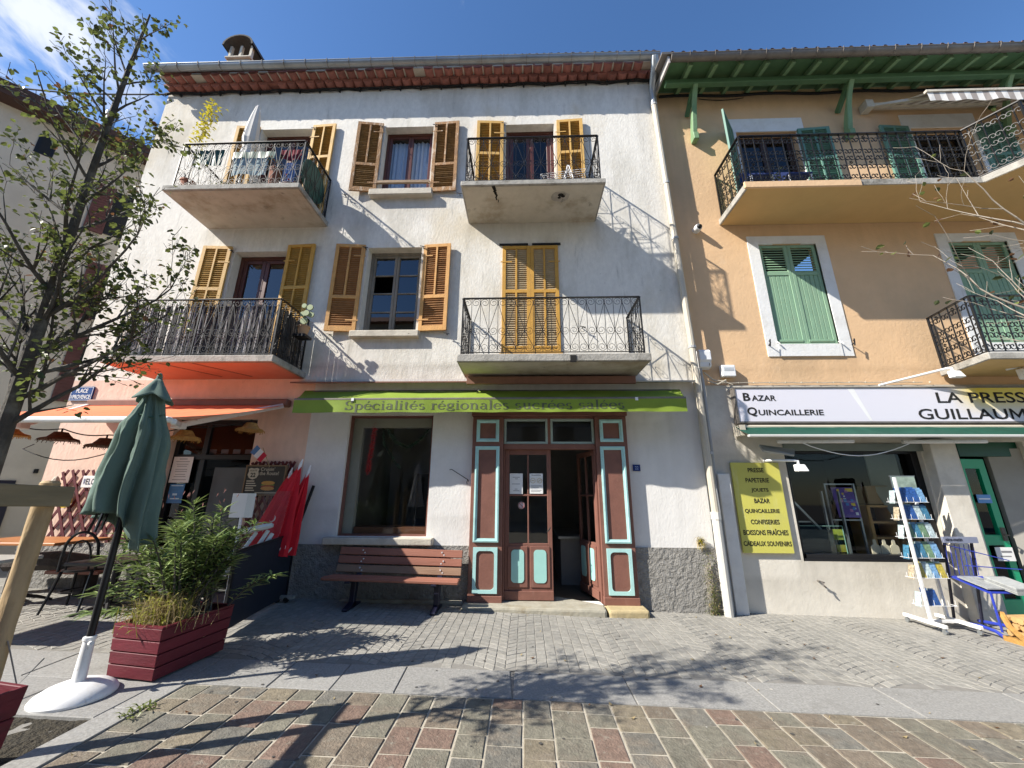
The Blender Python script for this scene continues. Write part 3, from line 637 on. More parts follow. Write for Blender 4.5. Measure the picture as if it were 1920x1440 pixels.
sd = MB(); sd.quad((HX0, 13, -.3), (HX0, HY, -.3), (HX0, HY, 9.82), (HX0, 13, 9.82)); sd.quad((HX1, HY, -.3), (HX1, 13, -.3), (HX1, 13, 9.82), (HX1, HY, 9.82)); sd.quad((HX1, 13, -.3), (HX0, 13, -.3), (HX0, 13, 9.82), (HX1, 13, 9.82))
part('side_wall', sd, M['white'], wh)
# rooms behind the openings
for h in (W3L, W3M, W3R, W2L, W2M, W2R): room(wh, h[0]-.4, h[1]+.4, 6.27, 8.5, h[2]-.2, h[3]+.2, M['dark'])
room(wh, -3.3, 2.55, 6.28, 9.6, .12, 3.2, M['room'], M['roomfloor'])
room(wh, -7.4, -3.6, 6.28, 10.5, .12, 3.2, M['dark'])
# roof: corrugated sheet, eaves course of round tiles, gutter, chimney
def ez(x): return 9.995-.0090*(x-HX0)
rf = MB(); nwv = 72*6; vs = []
for i in range(nwv+1):
    xx = HX0-.12+(HX1-HX0+.12)*i/nwv; zz = .02*math.sin(i/6*2*math.pi)
    q_ = .085+.075*i/nwv; vs += [(xx, 5.60, ez(xx)+q_+zz), (xx, 10.2, ez(xx)+q_+1.72+zz)]
rf.add(vs, [(2*i, 2*i+2, 2*i+3, 2*i+1) for i in range(nwv)])
rf.quad((HX0-.1, 10.2, 11.7), (HX1, 10.2, 11.65), (HX1, 13.4, 10.3), (HX0-.1, 13.4, 10.4))
part('roof', rf, M['rooftile'], wh, smooth=True)
bk = MB(); bk.box(HX0, HX1, 5.72, 6.02, 9.94, 9.99); part('eaves_board', bk, M['stone'], wh)
def tile_mesh(ln):
    mb = MB(); n = 8; r = .102; vs = []
    for y in (0, ln):
        for i in range(n+1):
            a = math.pi+math.pi*i/n; vs.append((r*math.cos(a), y, r*.92*math.sin(a)))
    fs = [(i, i+1, n+2+i, n+1+i) for i in range(n)]+[tuple(range(n, -1, -1))]
    mb.add(vs, fs); return mb.mesh('tile', [M['tile']], smooth=False)
T1, T2 = tile_mesh(.17), tile_mesh(.32)
nt_ = 51
for i in range(nt_):
    x = HX0+.10+i*(HX1-HX0-.16)/(nt_-1)
    if i % 17 != 11: inst('tile', T1, wh, (x, 5.855+rng.uniform(-.008, .008), 9.893), (0, rng.uniform(-.05, .05), rng.uniform(-.03, .03)))
    if i % 23 != 3: inst('tile', T2, wh, (x+.09, 5.715+rng.uniform(-.01, .01), 9.985), (0, rng.uniform(-.05, .05), rng.uniform(-.03, .03)))
cs_ = MB(); cs_.box(HX0, HX1, 5.88, 6.01, 9.885, 9.93); part('cornice', cs_, M['tile'], wh)
gt = MB(); n = 8; vs = []
for x in (HX0-.16, HX1-.02):
    for i in range(n+1):
        a = math.pi+math.pi*i/n; vs.append((x, 5.60+.078*math.cos(a), ez(x)+.01+.085*math.sin(a)))
gt.add(vs, [(i, i+1, n+2+i, n+1+i) for i in range(n)]); x = HX0-.16
gt.add(vs[:n+1], (tuple(range(n+1)),))
gt.tube([(HX0-.16, 5.522, ez(HX0)+.012), (HX1-.02, 5.522, ez(HX1)+.012)], .009, 6)
gutter = part('gutter', gt, M['zinc'], wh, smooth=True)
hk = MB(); pts = [(0, .085*math.cos(math.pi+math.pi*i/6), .088*math.sin(math.pi+math.pi*i/6)) for i in range(7)]; hk.tube([(0, .10, .06)]+pts[::-1]+[(0, -.09, .02)], .006, 4, flat=1.6); hkm = hk.mesh('gutter_hook', [M['zincold']])
for i in range(23):
    x = HX0+.1+i*.445; inst('gutter_hook', hkm, gutter, (x, 5.60, ez(x)+.012))
# chimney
ch = MB(); ch.hexa([(-6.85, 6.22, 10.1), (-6.22, 6.22, 10.1), (-6.22, 6.9, 10.1), (-6.85, 6.9, 10.1), (-6.80, 6.25, 11.17), (-6.27, 6.25, 11.17), (-6.27, 6.85, 11.17), (-6.80, 6.85, 11.17)])
ch.box(-6.84, -6.23, 6.20, 6.90, 11.17, 11.22)
chim = part('chimney', ch, M['stone'], wh, bevel=.012)
for x in (-6.80, -6.555, -6.31):
    for y in (6.24, 6.80): pp = MB(); pp.box(x, x+.055, y, y+.06, 11.22, 11.58); part('pillar', pp, M['stone'], chim)
cp = MB(); n = 10; vs = []
for y in (6.12, 7.0):
    for rr_ in (.36, .32):
        for i in range(n+1):
            a = math.pi*(i/n); vs.append((-6.53+rr_*math.cos(a), y, 11.46+rr_*.85*math.sin(a)))
m_ = n+1
fs = [(i, i+1, 2*m_+i+1, 2*m_+i) for i in range(n)]+[(m_+i+1, m_+i, 3*m_+i, 3*m_+i+1) for i in range(n)]+[(i+1, i, m_+i, m_+i+1) for i in range(n)]+[(2*m_+i, 2*m_+i+1, 3*m_+i+1, 3*m_+i) for i in range(n)]
cp.add(vs, fs); part('cowl', cp, mat('dark_cowl', (.06, .057, .052), .9, .3, 8), chim)  # cowl in a mottled dark grey
# windows, doors, shutters
room_curt = MB(); nn = 40; vs = []
for i in range(nn+1):
    x = -2.74+.87*i/nn; y = 6.31+.022*math.sin(i*1.45)+.01*math.sin(i*.6); vs += [(x, y, 7.15), (x, y, 8.66)]
room_curt.add(vs, [(2*i, 2*i+2, 2*i+3, 2*i+1) for i in range(nn)]); part('curtain', room_curt, M['curtain'], wh, smooth=True)
window(wh, W3M[0], W3M[1], W3M[2], W3M[3], 6.16, M['maroon'], 2, 1)
window(wh, W3L[0], W3L[1], W3L[2], W3L[3], 6.17, M['maroon'], 2, 1)
window(wh, W3R[0], W3R[1], W3R[2], W3R[3], 6.17, M['maroon'], 2, 1, fw=.07, sw=.07)
window(wh, W2L[0], W2L[1], W2L[2], W2L[3], 6.17, M['maroon'], 2, 1, fw=.07, sw=.07, glass=M['panesky'])
window(wh, W2M[0], W2M[1], W2M[2], W2M[3], 6.17, M['greywood'], 2, 4, fw=.05, sw=.045, missing=((0, 2),), glass=M['panesky'])
s_ = MB(); s_.box(-2.92, -1.72, 5.88, 6.18, 6.99, 7.13); part('sill', s_, M['stone'], wh, bevel=.012)
s_ = MB(); s_.box(-2.95, -1.77, 5.90, 6.18, 4.12, 4.24); part('sill', s_, M['stone'], wh, bevel=.012)
s_ = MB(); s_.beam((-2.82, 5.98, 7.36), (-1.80, 5.98, 7.35), .045, .055); part('window_bar', s_, M['railwood'], wh)
SY = 5.955
shutter(wh, W3M[0]-.02, .50, 7.12, 8.80, SY, M['bare'], M['bareslat'], -1, R(7), label='peeling bare wood shutter leaf')
shutter(wh, W3M[1]+.03, .50, 7.10, 8.79, SY, M['bare'], M['bareslat'], 1, R(-3), label='peeling bare wood shutter leaf')
shutter(wh, W3L[0]-.02, .46, 6.56, 8.80, SY, M['yelpale'], M['yelslat'], -1, R(4), 'door')
shutter(wh, W3L[1]-.02, .48, 6.56, 8.80, SY, M['yelpale'], M['yelslat'], 1, R(-3), 'door')
shutter(wh, W3R[0]-.04, .53, 6.56, 8.78, SY, M['yelpale'], M['yelslat'], -1, R(3), 'door')
shutter(wh, W3R[1]+.05, .51, 6.56, 8.77, SY, M['yelpale'], M['yelslat'], 1, R(-3), 'door')
shutter(wh, W2L[0]-.05, .51, 3.56, 5.96, SY, M['yelpale'], M['yelslat'], -1, R(4), 'door')
shutter(wh, W2L[1]+.02, .52, 3.56, 5.97, SY, M['yellow'], M['yelslat'], 1, R(-3), 'door')
shutter(wh, W2M[0]-.04, .52, 4.24, 5.95, SY, M['tanpaint'], M['tanslat'], -1, R(5), label='faded tan shutter leaf')
shutter(wh, W2M[1]+.05, .49, 4.24, 5.93, SY, M['tanpaint'], M['tanslat'], 1, R(-4), label='faded tan shutter leaf')
shutter(wh, W2R[0], .494, 3.54, 5.89, 5.975, M['yellow'], M['sunslat'], 1, 0, 'closed')
shutter(wh, W2R[1], .494, 3.54, 5.89, 5.975, M['yellow'], M['sunslat'], -1, 0, 'closed')
br = MB(); br.box(-.44, .08, 5.965, 5.985, 5.90, 5.935); br.box(.15, .66, 5.965, 5.985, 5.90, 5.935); part('shutter_rail', br, M['iron'], wh)
# hinge pins, catches and little stays beside the openings
st_ = MB()
for x, z in ((-2.84, 8.70), (-1.76, 8.70), (-.38, 8.70), (-4.24, 8.7), (-2.87, 5.88), (-1.82, 5.88), (-5.36, 5.86), (-3.4, 7.05), (-1.2, 7.02), (-3.3, 4.18), (-1.3, 4.18), (-.95, 6.6), (1.2, 6.62), (-1.95, 4.2), (.98, 4.28), (-1.0, 4.28)):
    st_.tube([(x, 6.0, z), (x, 5.93, z), (x+.02, 5.90, z-.035)], .008, 4); st_.tube([(x-.05, 5.935, z+.012), (x+.05, 5.93, z-.012)], .007, 4)
part('shutter_stay', st_, M['iron'], wh, kind='stuff')
# balconies
def slab(x0, x1, y0, z0, z1, mb_under, nm='balcony', taper=.0, lab=None):
    mb = MB()
    mb.box(x0, x1, y0, 6.0, z0+.004, z1)
    b = part(nm, mb, M['concrete'], wh, lab, bevel=.010)
    u = MB(); u.quad((x0+.03, y0+.035, z0), (x0+.03, 6.0, z0), (x1-.03, 6.0, z0), (x1-.03, y0+.035, z0)); part('soffit', u, mb_under, b)
    return b
b3r = slab(-1.02, 1.32, 5.08, 6.39, 6.49, M['soffit'])
b3l = slab(-5.97, -3.66, 5.03, 6.375, 6.48, M['soffit'])
b2r = slab(-.97, 1.80, 5.18, 3.41, 3.53, M['soffit'])
b2l = slab(-6.22, -3.63, 5.13, 3.41, 3.52, M['orange_soffit'])
railing(wh, [(-.95, 5.98), (-.95, 5.14), (1.25, 5.14), (1.25, 5.98)], 6.49, .93, .275)
railing(wh, [(-5.88, 5.98), (-5.88, 5.11), (-3.74, 5.11), (-3.74, 5.98)], 6.48, .94, .27)
railing(wh, [(-.92, 5.98), (-.92, 5.25), (1.73, 5.25), (1.73, 5.98)], 3.53, .92, .265)
railing(wh, [(-6.14, 5.98), (-6.14, 5.21), (-4.95, 5.21), (-3.72, 5.21), (-3.72, 5.98)], 3.52, .94, .25)
ck = MB()
for x in (-5.35, -4.85): ck.beam((x, 5.17, 3.4085), (x+.42, 5.85, 3.4085), .045, .003)
part('soffit_stain', ck, M['brownflash'], b2l)
# broken concrete: holes and rust under the slabs
hole = MB()
rr = random.Random(3); n = 14
ring = [(.62+.16*math.cos(k*2*math.pi/n)*rr.uniform(.8, 1.1), 5.36+.13*math.sin(k*2*math.pi/n)*rr.uniform(.8, 1.1), 6.3875) for k in range(n)]
hole.add([(.62, 5.36, 6.3875)]+ring, [(0, i+1, (i+1) % n+1) for i in range(n)])
part('spalled_patch', hole, M['concrete'], b3r)
hole = MB(); 
for dx, dy, s in ((.62, 5.32, .05), (.66, 5.35, .035), (.60, 5.38, .03)): hole.add([(dx+s*math.cos(k), dy+s*.8*math.sin(k), 6.386) for k in [i*.7 for i in range(9)]], (tuple(range(9)),))
for q in range(7):
    y = 5.10+q*.05; hole.beam((-.50+.01*q+rr.uniform(-.02, .02), y, 6.387), (-.49+.01*q+rr.uniform(-.02, .02), y+.06, 6.387), .055-.007*q, .002)
hole.box(.655, .74, 5.172, 5.20, 3.40, 3.50)
part('spalled_hole', hole, M['dark'], b3r)
# cables under the eaves
cb = MB(); pts = [(HX0-.05+(HX1-HX0)*i/60, 5.965-.01*math.sin(i), 9.775+.012*math.sin(i*.9)+.008*math.sin(i*2.3)) for i in range(61)]
cb.tube(pts, .019, 5); cb.tube([(p[0], p[1]+.01, p[2]-.03+.012*math.sin(i*1.7)) for i, p in enumerate(pts)], .011, 4)
for xx in (-2.0, -.32): cb.tube([(xx-.07+.14*t/8, 5.93, 9.79+.10*math.sin(math.pi*t/8)) for t in range(9)], .010, 4)
for i in range(24): x = HX0+.3+i*.43; cb.box(x-.012, x+.012, 5.945, 6.0, 9.71, 9.79)
part('eaves_cable', cb, M['text'], wh)
# downpipes
dp = MB(); dp.tube([(2.585, 5.60, 9.86), (2.585, 5.64, 9.72), (2.59, 5.86, 9.50), (2.60, 5.93, 9.38), (2.60, 5.93, 9.05)], [.085, .07, .06, .055, .055], 10); part('downpipe', dp, M['zinc'], wh, smooth=True)
dp = MB(); dp.tube([(2.60, 5.93, 9.06), (2.66, 5.93, 6.5), (2.72, 5.93, 4.1), (2.73, 5.93, 3.4), (2.735, 5.90, 1.30)], .052, 10)
dpp = part('downpipe', dp, M['pipe'], wh, smooth=True)
col = MB()
for z in (9.05, 7.15, 5.95, 3.9, 2.2): col.tube([(2.605+(9.05-z)*.0235, 5.93, z-.02), (2.605+(9.05-z)*.0235, 5.93, z+.02)], .062, 10)
part('collar', col, M['pipegrey'], dpp)
dp = MB(); dp.tube([(2.735, 5.90, 1.34), (2.735, 5.90, .01)], .06, 10); dp.tube([(2.735, 5.90, 1.36), (2.735, 5.90, 1.26)], .068, 10); part('downpipe', dp, M['pipewhite'], wh, smooth=True)
dp = MB(); dp.tube([(2.87, 6.04, 3.40), (2.855, 6.04, 1.4), (2.85, 6.02, .02)], .028, 8); dp.tube([(2.87, 6.04, 3.40), (2.87, 6.05, 3.6)], .02, 6); part('downpipe', dp, M['pipegrey'], wh, smooth=True)
# shop window: frame, sill, pane
sw_ = window(wh, SHW[0], SHW[1], SHW[2], SHW[3], 6.06, M['brown'], 1, 1, fw=.024, sw=.008, glass=M['pane'], name='shop_window')
s_ = MB(); s_.box(-2.93, -1.33, 5.86, 6.05, .875, .975); part('sill', s_, M['stone'], wh, bevel=.015, seg=2)
# ---- carved shop doorway
def panel(parent, x0, x1, z0, z1, Y, round_=False, fw=.05):
    """Mint moulding frame standing proud round a brown field."""
    mb = MB()
    def ring(a, b): return [(x0+a, Y-b, z0+a), (x1-a, Y-b, z0+a), (x1-a, Y-b, z1-a), (x0+a, Y-b, z1-a)]
    if not round_:
        seq = [ring(0, 0), ring(0, .030), ring(fw*.45, .034), ring(fw*.55, .022), ring(fw, .016), ring(fw, 0)]
        for r0, r1 in zip(seq[:-1], seq[1:]): mb.add(r0+r1, [(i, (i+1) % 4, 4+(i+1) % 4, 4+i) for i in range(4)])
    else:
        n = 5; inner = []; rad = .055
        for cx, cz, a0 in ((x0+fw+rad, z0+fw+rad, 180), (x1-fw-rad, z0+fw+rad, 270), (x1-fw-rad, z1-fw-rad, 0), (x0+fw+rad, z1-fw-rad, 90)):
            for k in range(n+1): a = R(a0+90*k/n); inner.append((cx+rad*math.cos(a), cz+rad*math.sin(a)))
        outer = []
        for px, pz in inner:
            c = min(((x0, z0), (x1, z0), (x1, z1), (x0, z1)), key=lambda q: (q[0]-px)**2+(q[1]-pz)**2); outer.append(c)
        m2_ = len(inner); yy_ = Y-.028
        vs = [(p[0], yy_, p[1]) for p in outer]+[(p[0], yy_, p[1]) for p in inner]+[(p[0], Y-.004, p[1]) for p in inner]+[(p[0], Y, p[1]) for p in outer]
        fs = []
        for i in range(m2_):
            j = (i+1) % m2_; fs += [(i, j, m2_+j, m2_+i), (m2_+i, m2_+j, 2*m2_+j, 2*m2_+i), (j, i, 3*m2_+i, 3*m2_+j)]
        mb.add(vs, fs)
    return part('moulding', mb, M['mint'], parent)
def pilaster(x0, x1):
    mb = MB(); Y = 5.90
    mb.box(x0, x1, Y, 6.08, .22, 2.76); mb.box(x0-.005, x1+.005, Y-.02, 6.08, .14, .24)
    p = part('pilaster', mb, M['brown'], wh, bevel=.006)
    a, b = x0+.065, x1-.065
    panel(p, a, b, 2.36, 2.70, Y); panel(p, a-.01, b+.01, .93, 2.29, Y); panel(p, a, b, .27, .86, Y, True, .045)
    f = MB(); f.box(a+.03, b-.03, Y-.010, Y-.001, .31, .82); part('field', f, M['brown'], p)
    return p
pilaster(-.80, -.325); pilaster(1.085, 1.56)
fr = MB(); fr.box(-.82, 1.58, 5.88, 6.06, 2.765, 2.83); fr.box(-.324, 1.084, 5.965, 6.06, 2.735, 2.764); fr.box(-.324, 1.084, 5.955, 6.06, 2.255, 2.335); fr.box(-.324, -.30, 5.97, 6.08, .14, 2.254); fr.box(1.06, 1.084, 5.97, 6.08, .14, 2.254)
dfr = part('door_frame', fr, M['brown'], wh, bevel=.004)
tr = MB()
for a, b in ((-.318, .36), (.405, 1.078)):
    tr.box(a, a+.035, 5.97, 6.03, 2.337, 2.733); tr.box(b-.035, b, 5.97, 6.03, 2.337, 2.733); tr.box(a+.035, b-.035, 5.97, 6.03, 2.337, 2.375); tr.box(a+.035, b-.035, 5.97, 6.03, 2.695, 2.733)
    q = MB(); q.quad((a+.03, 6.0, 2.36), (b-.03, 6.0, 2.36), (b-.03, 6.0, 2.71), (a+.03, 6.0, 2.71)); part('pane', q, M['pane'], dfr)
part('transom', tr, mat('mint_grey_paint', (0.33, 0.42, 0.39), 0.5, 0.1, 5), wh, bevel=.005)
tb = MB(); tb.box(.36, .405, 5.975, 6.03, 2.337, 2.733); part('transom_post', tb, M['brown'], wh)
def door_leaf(loc, rz, flip=1, papers=True):
    """Glazed leaf, 0.70 wide, built in its own frame with the hinge at the origin."""
    W_, H0, H1 = .70, .0, 2.09; mb = MB(); T = .045
    def B(t, a, b, y0, y1, c, d, mi=0):
        if flip < 0: a, b = -b, -a
        t.box(a, b, y0, y1, c, d, mi)
    s = .065
    B(mb, 0, s, 0, T, 0, H1); B(mb, W_-s, W_, 0, T, 0, H1); B(mb, s, W_-s, 0, T, H1-.075, H1); B(mb, s, W_-s, 0, T, .0, .74); B(mb, s, W_-s, .002, T, 1.40, 1.425); B(mb, W_/2-.011, W_/2+.011, .004, T, .74, H1-.075)
    B(mb, .0, W_, -.022, 0, .0, .115)
    for a, b in ((.05, .335), (.375, .655)): B(mb, a, b, -.014, 0, .16, .70)
    o = inst('door', mb.mesh('door', [M['brown']]), wh, loc, (0, 0, rz))
    b_ = o.modifiers.new('bevel', 'BEVEL'); b_.width = .004; b_.limit_method = 'ANGLE'
    def sub(nm, t, m_):
        q = bpy.data.objects.new(nm, t.mesh(nm, [m_])); COL.objects.link(q); q.parent = o; return q
    for a, b in ((.10, .285), (.425, .605)):
        t = MB(); n = 5; rad = .05; poly = []
        for cx, cz, a0 in ((a+rad, .22+rad, 180), (b-rad, .22+rad, 270), (b-rad, .655-rad, 0), (a+rad, .655-rad, 90)):
            for k in range(n+1): an = R(a0+90*k/n); poly.append(((cx+rad*math.cos(an))*flip, cz+rad*math.sin(an)))
        if flip < 0: poly.reverse()
        t.prism(poly, -.022, -.013); sub('panel', t, M['mintpanel'])
    for a, b, c, d in ((s, W_/2-.011, .74, 1.40), (W_/2+.011, W_-s, .74, 1.40), (s, W_/2-.011, 1.425, H1-.075), (W_/2+.011, W_-s, 1.425, H1-.075)):
        t = MB(); a, b = (a, b) if flip > 0 else (-b, -a); t.quad((a, .022, c), (b, .022, c), (b, .022, d), (a, .022, d)); sub('pane', t, M['pane'])
    t = MB(); hx_ = (W_-.03)*flip
    t.tube([(hx_, -.02, .95), (hx_, -.05, .96), (hx_-.03*flip, -.055, .92), (hx_-.05*flip, -.05, .90)], .008, 6); sub('handle', t, M['iron'])
    return o
lf = door_leaf((-.298, 6.02, .165), 0)
door_leaf((1.058, 6.05, .165), R(-76), -1)
# notices taped to the door glass
def sheet(name, label, cat, x0, x1, z0, z1, y, m, lines=(), group=None, lm=None, th=.003):
    t = thing(name, label, cat, ((x0+x1)/2, y, z0), group)
    mb = MB(); mb.box(x0, x1, y-th, y, z0, z1); part('sheet', mb, m, t)
    if lines:
        l = MB()
        for a, b, zz, h in lines:
            l.box(x0+(x1-x0)*a, x0+(x1-x0)*b, y-th-.0012, y-th-.0002, z0+(z1-z0)*zz, z0+(z1-z0)*(zz+h))
        part('print', l, lm or M['ink'], t)
    return t
sheet('notice', 'plain white notice on the upper pane of the glazed shop door', 'notice', -.225, -.03, 1.595, 1.895, 6.018, M['paper'],
      [(.22, .78, .80, .025), (.40, .62, .72, .025), (.16, .80, .47, .025), (.38, .60, .22, .025), (.28, .74, .14, .025)])
nt1 = sheet('notice', 'white notice with two round mask and distance symbols on the shop door', 'notice', .075, .275, 1.60, 1.895, 6.018, M['paper'],
      [(.15, .85, .90, .03), (.1, .9, .40, .02), (.1, .9, .34, .02), (.1, .7, .28, .02), (.1, .9, .16, .02), (.1, .8, .10, .02)])
rg = MB()
for cx in (.125, .225): rg.tube([(cx+.036*math.cos(k*.524), 6.013, 1.79+.036*math.sin(k*.524)) for k in range(13)], .003, 4)
rg.beam((.205, 6.013, 1.775), (.245, 6.013, 1.805), .004, .006); rg.beam((.105, 6.013, 1.79), (.145, 6.013, 1.79), .004, .006)
part('symbol', rg, mat('gold_print', (0.45, 0.33, 0.10), .6), nt1)
stk = thing('sticker', 'round prohibition sticker with a slash on the shop door glass', 'sticker', (-.05, 6.03, 1.38))
d_ = MB(); d_.prism([(-.05+.052*math.cos(k*.349), 1.43+.052*math.sin(k*.349)) for k in range(18)], 6.026, 6.029); part('disc', d_, mat('dusty_pink', (.50, .42, .42), .5), stk)
d_ = MB(); d_.tube([(-.05+.043*math.cos(k*.349), 6.024, 1.43+.043*math.sin(k*.349)) for k in range(19)], .005, 4); d_.beam((-.08, 6.024, 1.455), (-.02, 6.024, 1.405), .003, .010); part('ring', d_, mat('sticker_red', (.30, .10, .10), .5), stk)
# steps
stp = MB(); stp.prismz([(-.86, 5.70), (1.06, 5.62), (1.08, 5.88), (.5, 6.3), (-.3, 6.3), (-.86, 5.93)], -.05, .155); part('doorstep', stp, M['stepstone'], wh, bevel=.03, seg=2)
stp = MB(); stp.prismz([(1.085, 5.63), (1.62, 5.66), (1.62, 5.96), (1.085, 5.96)], -.05, .145); part('doorstep', stp, mat('yellow_step_stone', (.42, .34, .19), .9, .2, 6, .4, 25), wh, bevel=.03, seg=2)
kl = MB(); kl.box(-2.6, -.86, 5.90, 5.99, -.1, .165); part('ledge', kl, M['stepstone'], wh, bevel=.02)
# flashing over the awning
fl = MB(); fl.prismx([(6.0, 3.36), (5.78, 3.30), (5.78, 3.275), (6.0, 3.335)], -3.74, -.90); fl.prismx([(6.0, 3.36), (5.74, 3.36), (5.74, 3.24), (5.78, 3.24), (5.78, 3.33), (6.0, 3.33)], -.90, 1.72); part('flashing', fl, M['brownflash'], wh, bevel=.004)
fl = MB(); fl.prismx([(6.0, 3.35), (5.82, 3.31), (5.82, 3.285), (6.0, 3.325)], 1.72, 2.66); part('flashing', fl, M['stone'], wh)
# ================================================================ OCHRE HOUSE
YY = 6.13
oh = thing('ochre_house', 'ochre yellow house with green eaves, sage shutters and a newsagent below', 'house', (7.0, 8.0, 0))
OX1 = 13.0
U1 = (4.22, 5.42, 6.50, 8.52); U2 = (7.58, 8.70, 6.50, 8.50)
V1 = (4.23, 5.24, 4.02, 5.95); V2 = (7.53, 8.54, 4.02, 5.95)
SW = (3.98, 6.02, .69, 2.36); SD = (6.56, 7.55, .0, 2.40)
wall(oh, HX1-.02, OX1, 3.30, 9.62, YY, [U1, U2, V1, V2], M['ochre'], .18, streaks=[(2.7, 12, 9.6, .6, .35), (3.6, 12, 6.36, .7, .35), (4.0, 5.45, 3.82, .45, .45), (7.3, 8.75, 3.82, .45, .45), (2.7, 3.2, 9.0, 5.5, .30), (2.8, 7, 3.62, .28, .45)], label='ochre rendered upper wall')
wall(oh, HX1-.02, OX1, -.35, 3.30, YY-.03, [SW, SD], M['cream'], .16, streaks=[(2.7, 8, 3.3, .7, .5), (3.9, 6.1, .68, .55, .5), (2.7, 3.95, 2.2, 1.6, .35), (2.7, 6.5, .42, .5, .35)], name='shop_wall', label='cream plastered shop wall')
b = MB(); b.quad((OX1, YY, -.3), (OX1, 13, -.3), (OX1, 13, 9.6), (OX1, YY, 9.6)); b.quad((OX1, 13, -.3), (HX1, 13, -.3), (HX1, 13, 9.6), (OX1, 13, 9.6)); part('side_wall', b, M['ochre'], oh)
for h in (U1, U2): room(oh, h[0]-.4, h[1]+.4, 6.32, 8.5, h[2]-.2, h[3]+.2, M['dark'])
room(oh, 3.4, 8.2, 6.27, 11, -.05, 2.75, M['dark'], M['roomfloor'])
# white plaster surrounds
for a, b_, c, d in ((4.04, 5.42, 3.80, 6.11), (7.34, 8.72, 3.80, 6.11)):
    mb = MB(); y = YY-.016
    i0, i1, j0, j1 = a+.185, b_-.18, c+.215, d-.155
    mb.box(a, i0, y, YY+.05, c, d); mb.box(i1, b_, y, YY+.05, c, d); mb.box(i0, i1, y, YY+.05, j1, d); mb.box(i0, i1, y-.012, YY+.05, c, j0)
    part('surround', mb, M['surround'], oh)
for a, b_ in ((4.08, 5.55), (7.44, 8.85)):
    mb = MB(); mb.box(a, b_, YY-.016, YY+.03, 8.53, 8.86); mb.box(a, a+.14, YY-.016, YY+.03, 6.5, 8.528); mb.box(b_-.14, b_, YY-.016, YY+.03, 6.5, 8.528); part('surround', mb, M['surround'], oh)
def plank_shutter(x0, x1, z0, z1, Y):
    """Closed leaf: louvres above, upright boards below, each board a piece."""
    mb = MB(); s = .06; T = .035; h = z1-z0; w_ = x1-x0; zm = z0+h*.68
    mb.box(x0, x0+s, Y, Y+T, z0, z1); mb.box(x1-s, x1, Y, Y+T, z0, z1); mb.box(x0+s, x1-s, Y, Y+T, z1-.05, z1); mb.box(x0+s, x1-s, Y, Y+T, zm, zm+.07); mb.box(x0+s, x1-s, Y, Y+T, z0, z0+.075)
    mb.box(x0+.03, x1-.06, Y-.012, Y-.001, z0+.035, z0+.075)
    o = part('shutter', mb, M['green'], oh, bevel=.004)
    sl = MB(); n = 10; a, b_ = zm+.07, z1-.05
    for k in range(n):
        zc = a+(k+.5)*(b_-a)/n
        sl.hexa([(x0+s, Y+.004, zc-.020), (x1-s, Y+.004, zc-.020), (x1-s, Y+.010, zc-.023), (x0+s, Y+.010, zc-.023), (x0+s, Y+.022, zc+.006), (x1-s, Y+.022, zc+.006), (x1-s, Y+.028, zc+.003), (x0+s, Y+.028, zc+.003)])
    part('louver', sl, M['green'], o, kind='stuff')
    n = 5; pw = (w_-2*s)/n
    for k in range(n):
        p = MB(); p.box(x0+s+k*pw+.004, x0+s+(k+1)*pw-.004, Y+.010, Y+.028, z0+.075, zm); part('board', p, M['green'], o, bevel=.003)
    return o
for x in (4.235, 7.535):
    plank_shutter(x, x+.50, 4.03, 5.94, YY+.02); plank_shutter(x+.504, x+1.0, 4.03, 5.94, YY+.02)
    b = MB(); b.box(x-.02, x+.25, YY-.02, YY+.015, 5.945, 5.975); b.box(x+.75, x+1.02, YY-.02, YY+.015, 5.945, 5.975)
    b.tube([(x-.02, YY+.0, 4.0), (x+1.02, YY+.0, 4.0)], .012, 5)
    for q in (x-.02, x+1.0): b.tube([(q, YY, 4.06), (q, YY-.06, 4.02), (q+.02, YY-.06, 3.99)], .012, 5)
    part('shutter_rail', b, M['surround'], oh)
    b = MB()
    for q in (x-.16, x+1.19): b.tube([(q, YY, 3.99), (q-.02, YY-.10, 4.01), (q-.05, YY-.11, 4.04)], .009, 4); b.tube([(q-.035, YY-.10, 3.95), (q-.02, YY-.10, 4.07)], .010, 4)
    part('shutter_stay', b, M['iron'], oh, kind='stuff')
# upper glazed doors and their open leaves
window(oh, U1[0]+.02, U1[1]-.02, U1[2], U1[3], YY+.13, mat('dark_brown_frame', (.045, .022, .016), .5), 2, 1, fw=.05, sw=.06)
window(oh, U2[0]+.02, U2[1]-.02, U2[2], U2[3], YY+.13, M['blacksteel'], 2, 1, fw=.05, sw=.06)
def green_leaf(hx, side, ang, w_=.58):
    return shutter(oh, hx, w_, 6.52, 8.55, YY-.045, M['greendk'], M['greendk'], side, ang, 'door')
green_leaf(4.15, -1, R(48), .62); green_leaf(5.40, 1, R(-4)); green_leaf(7.52, -1, R(4)); green_leaf(8.78, 1, R(-4))
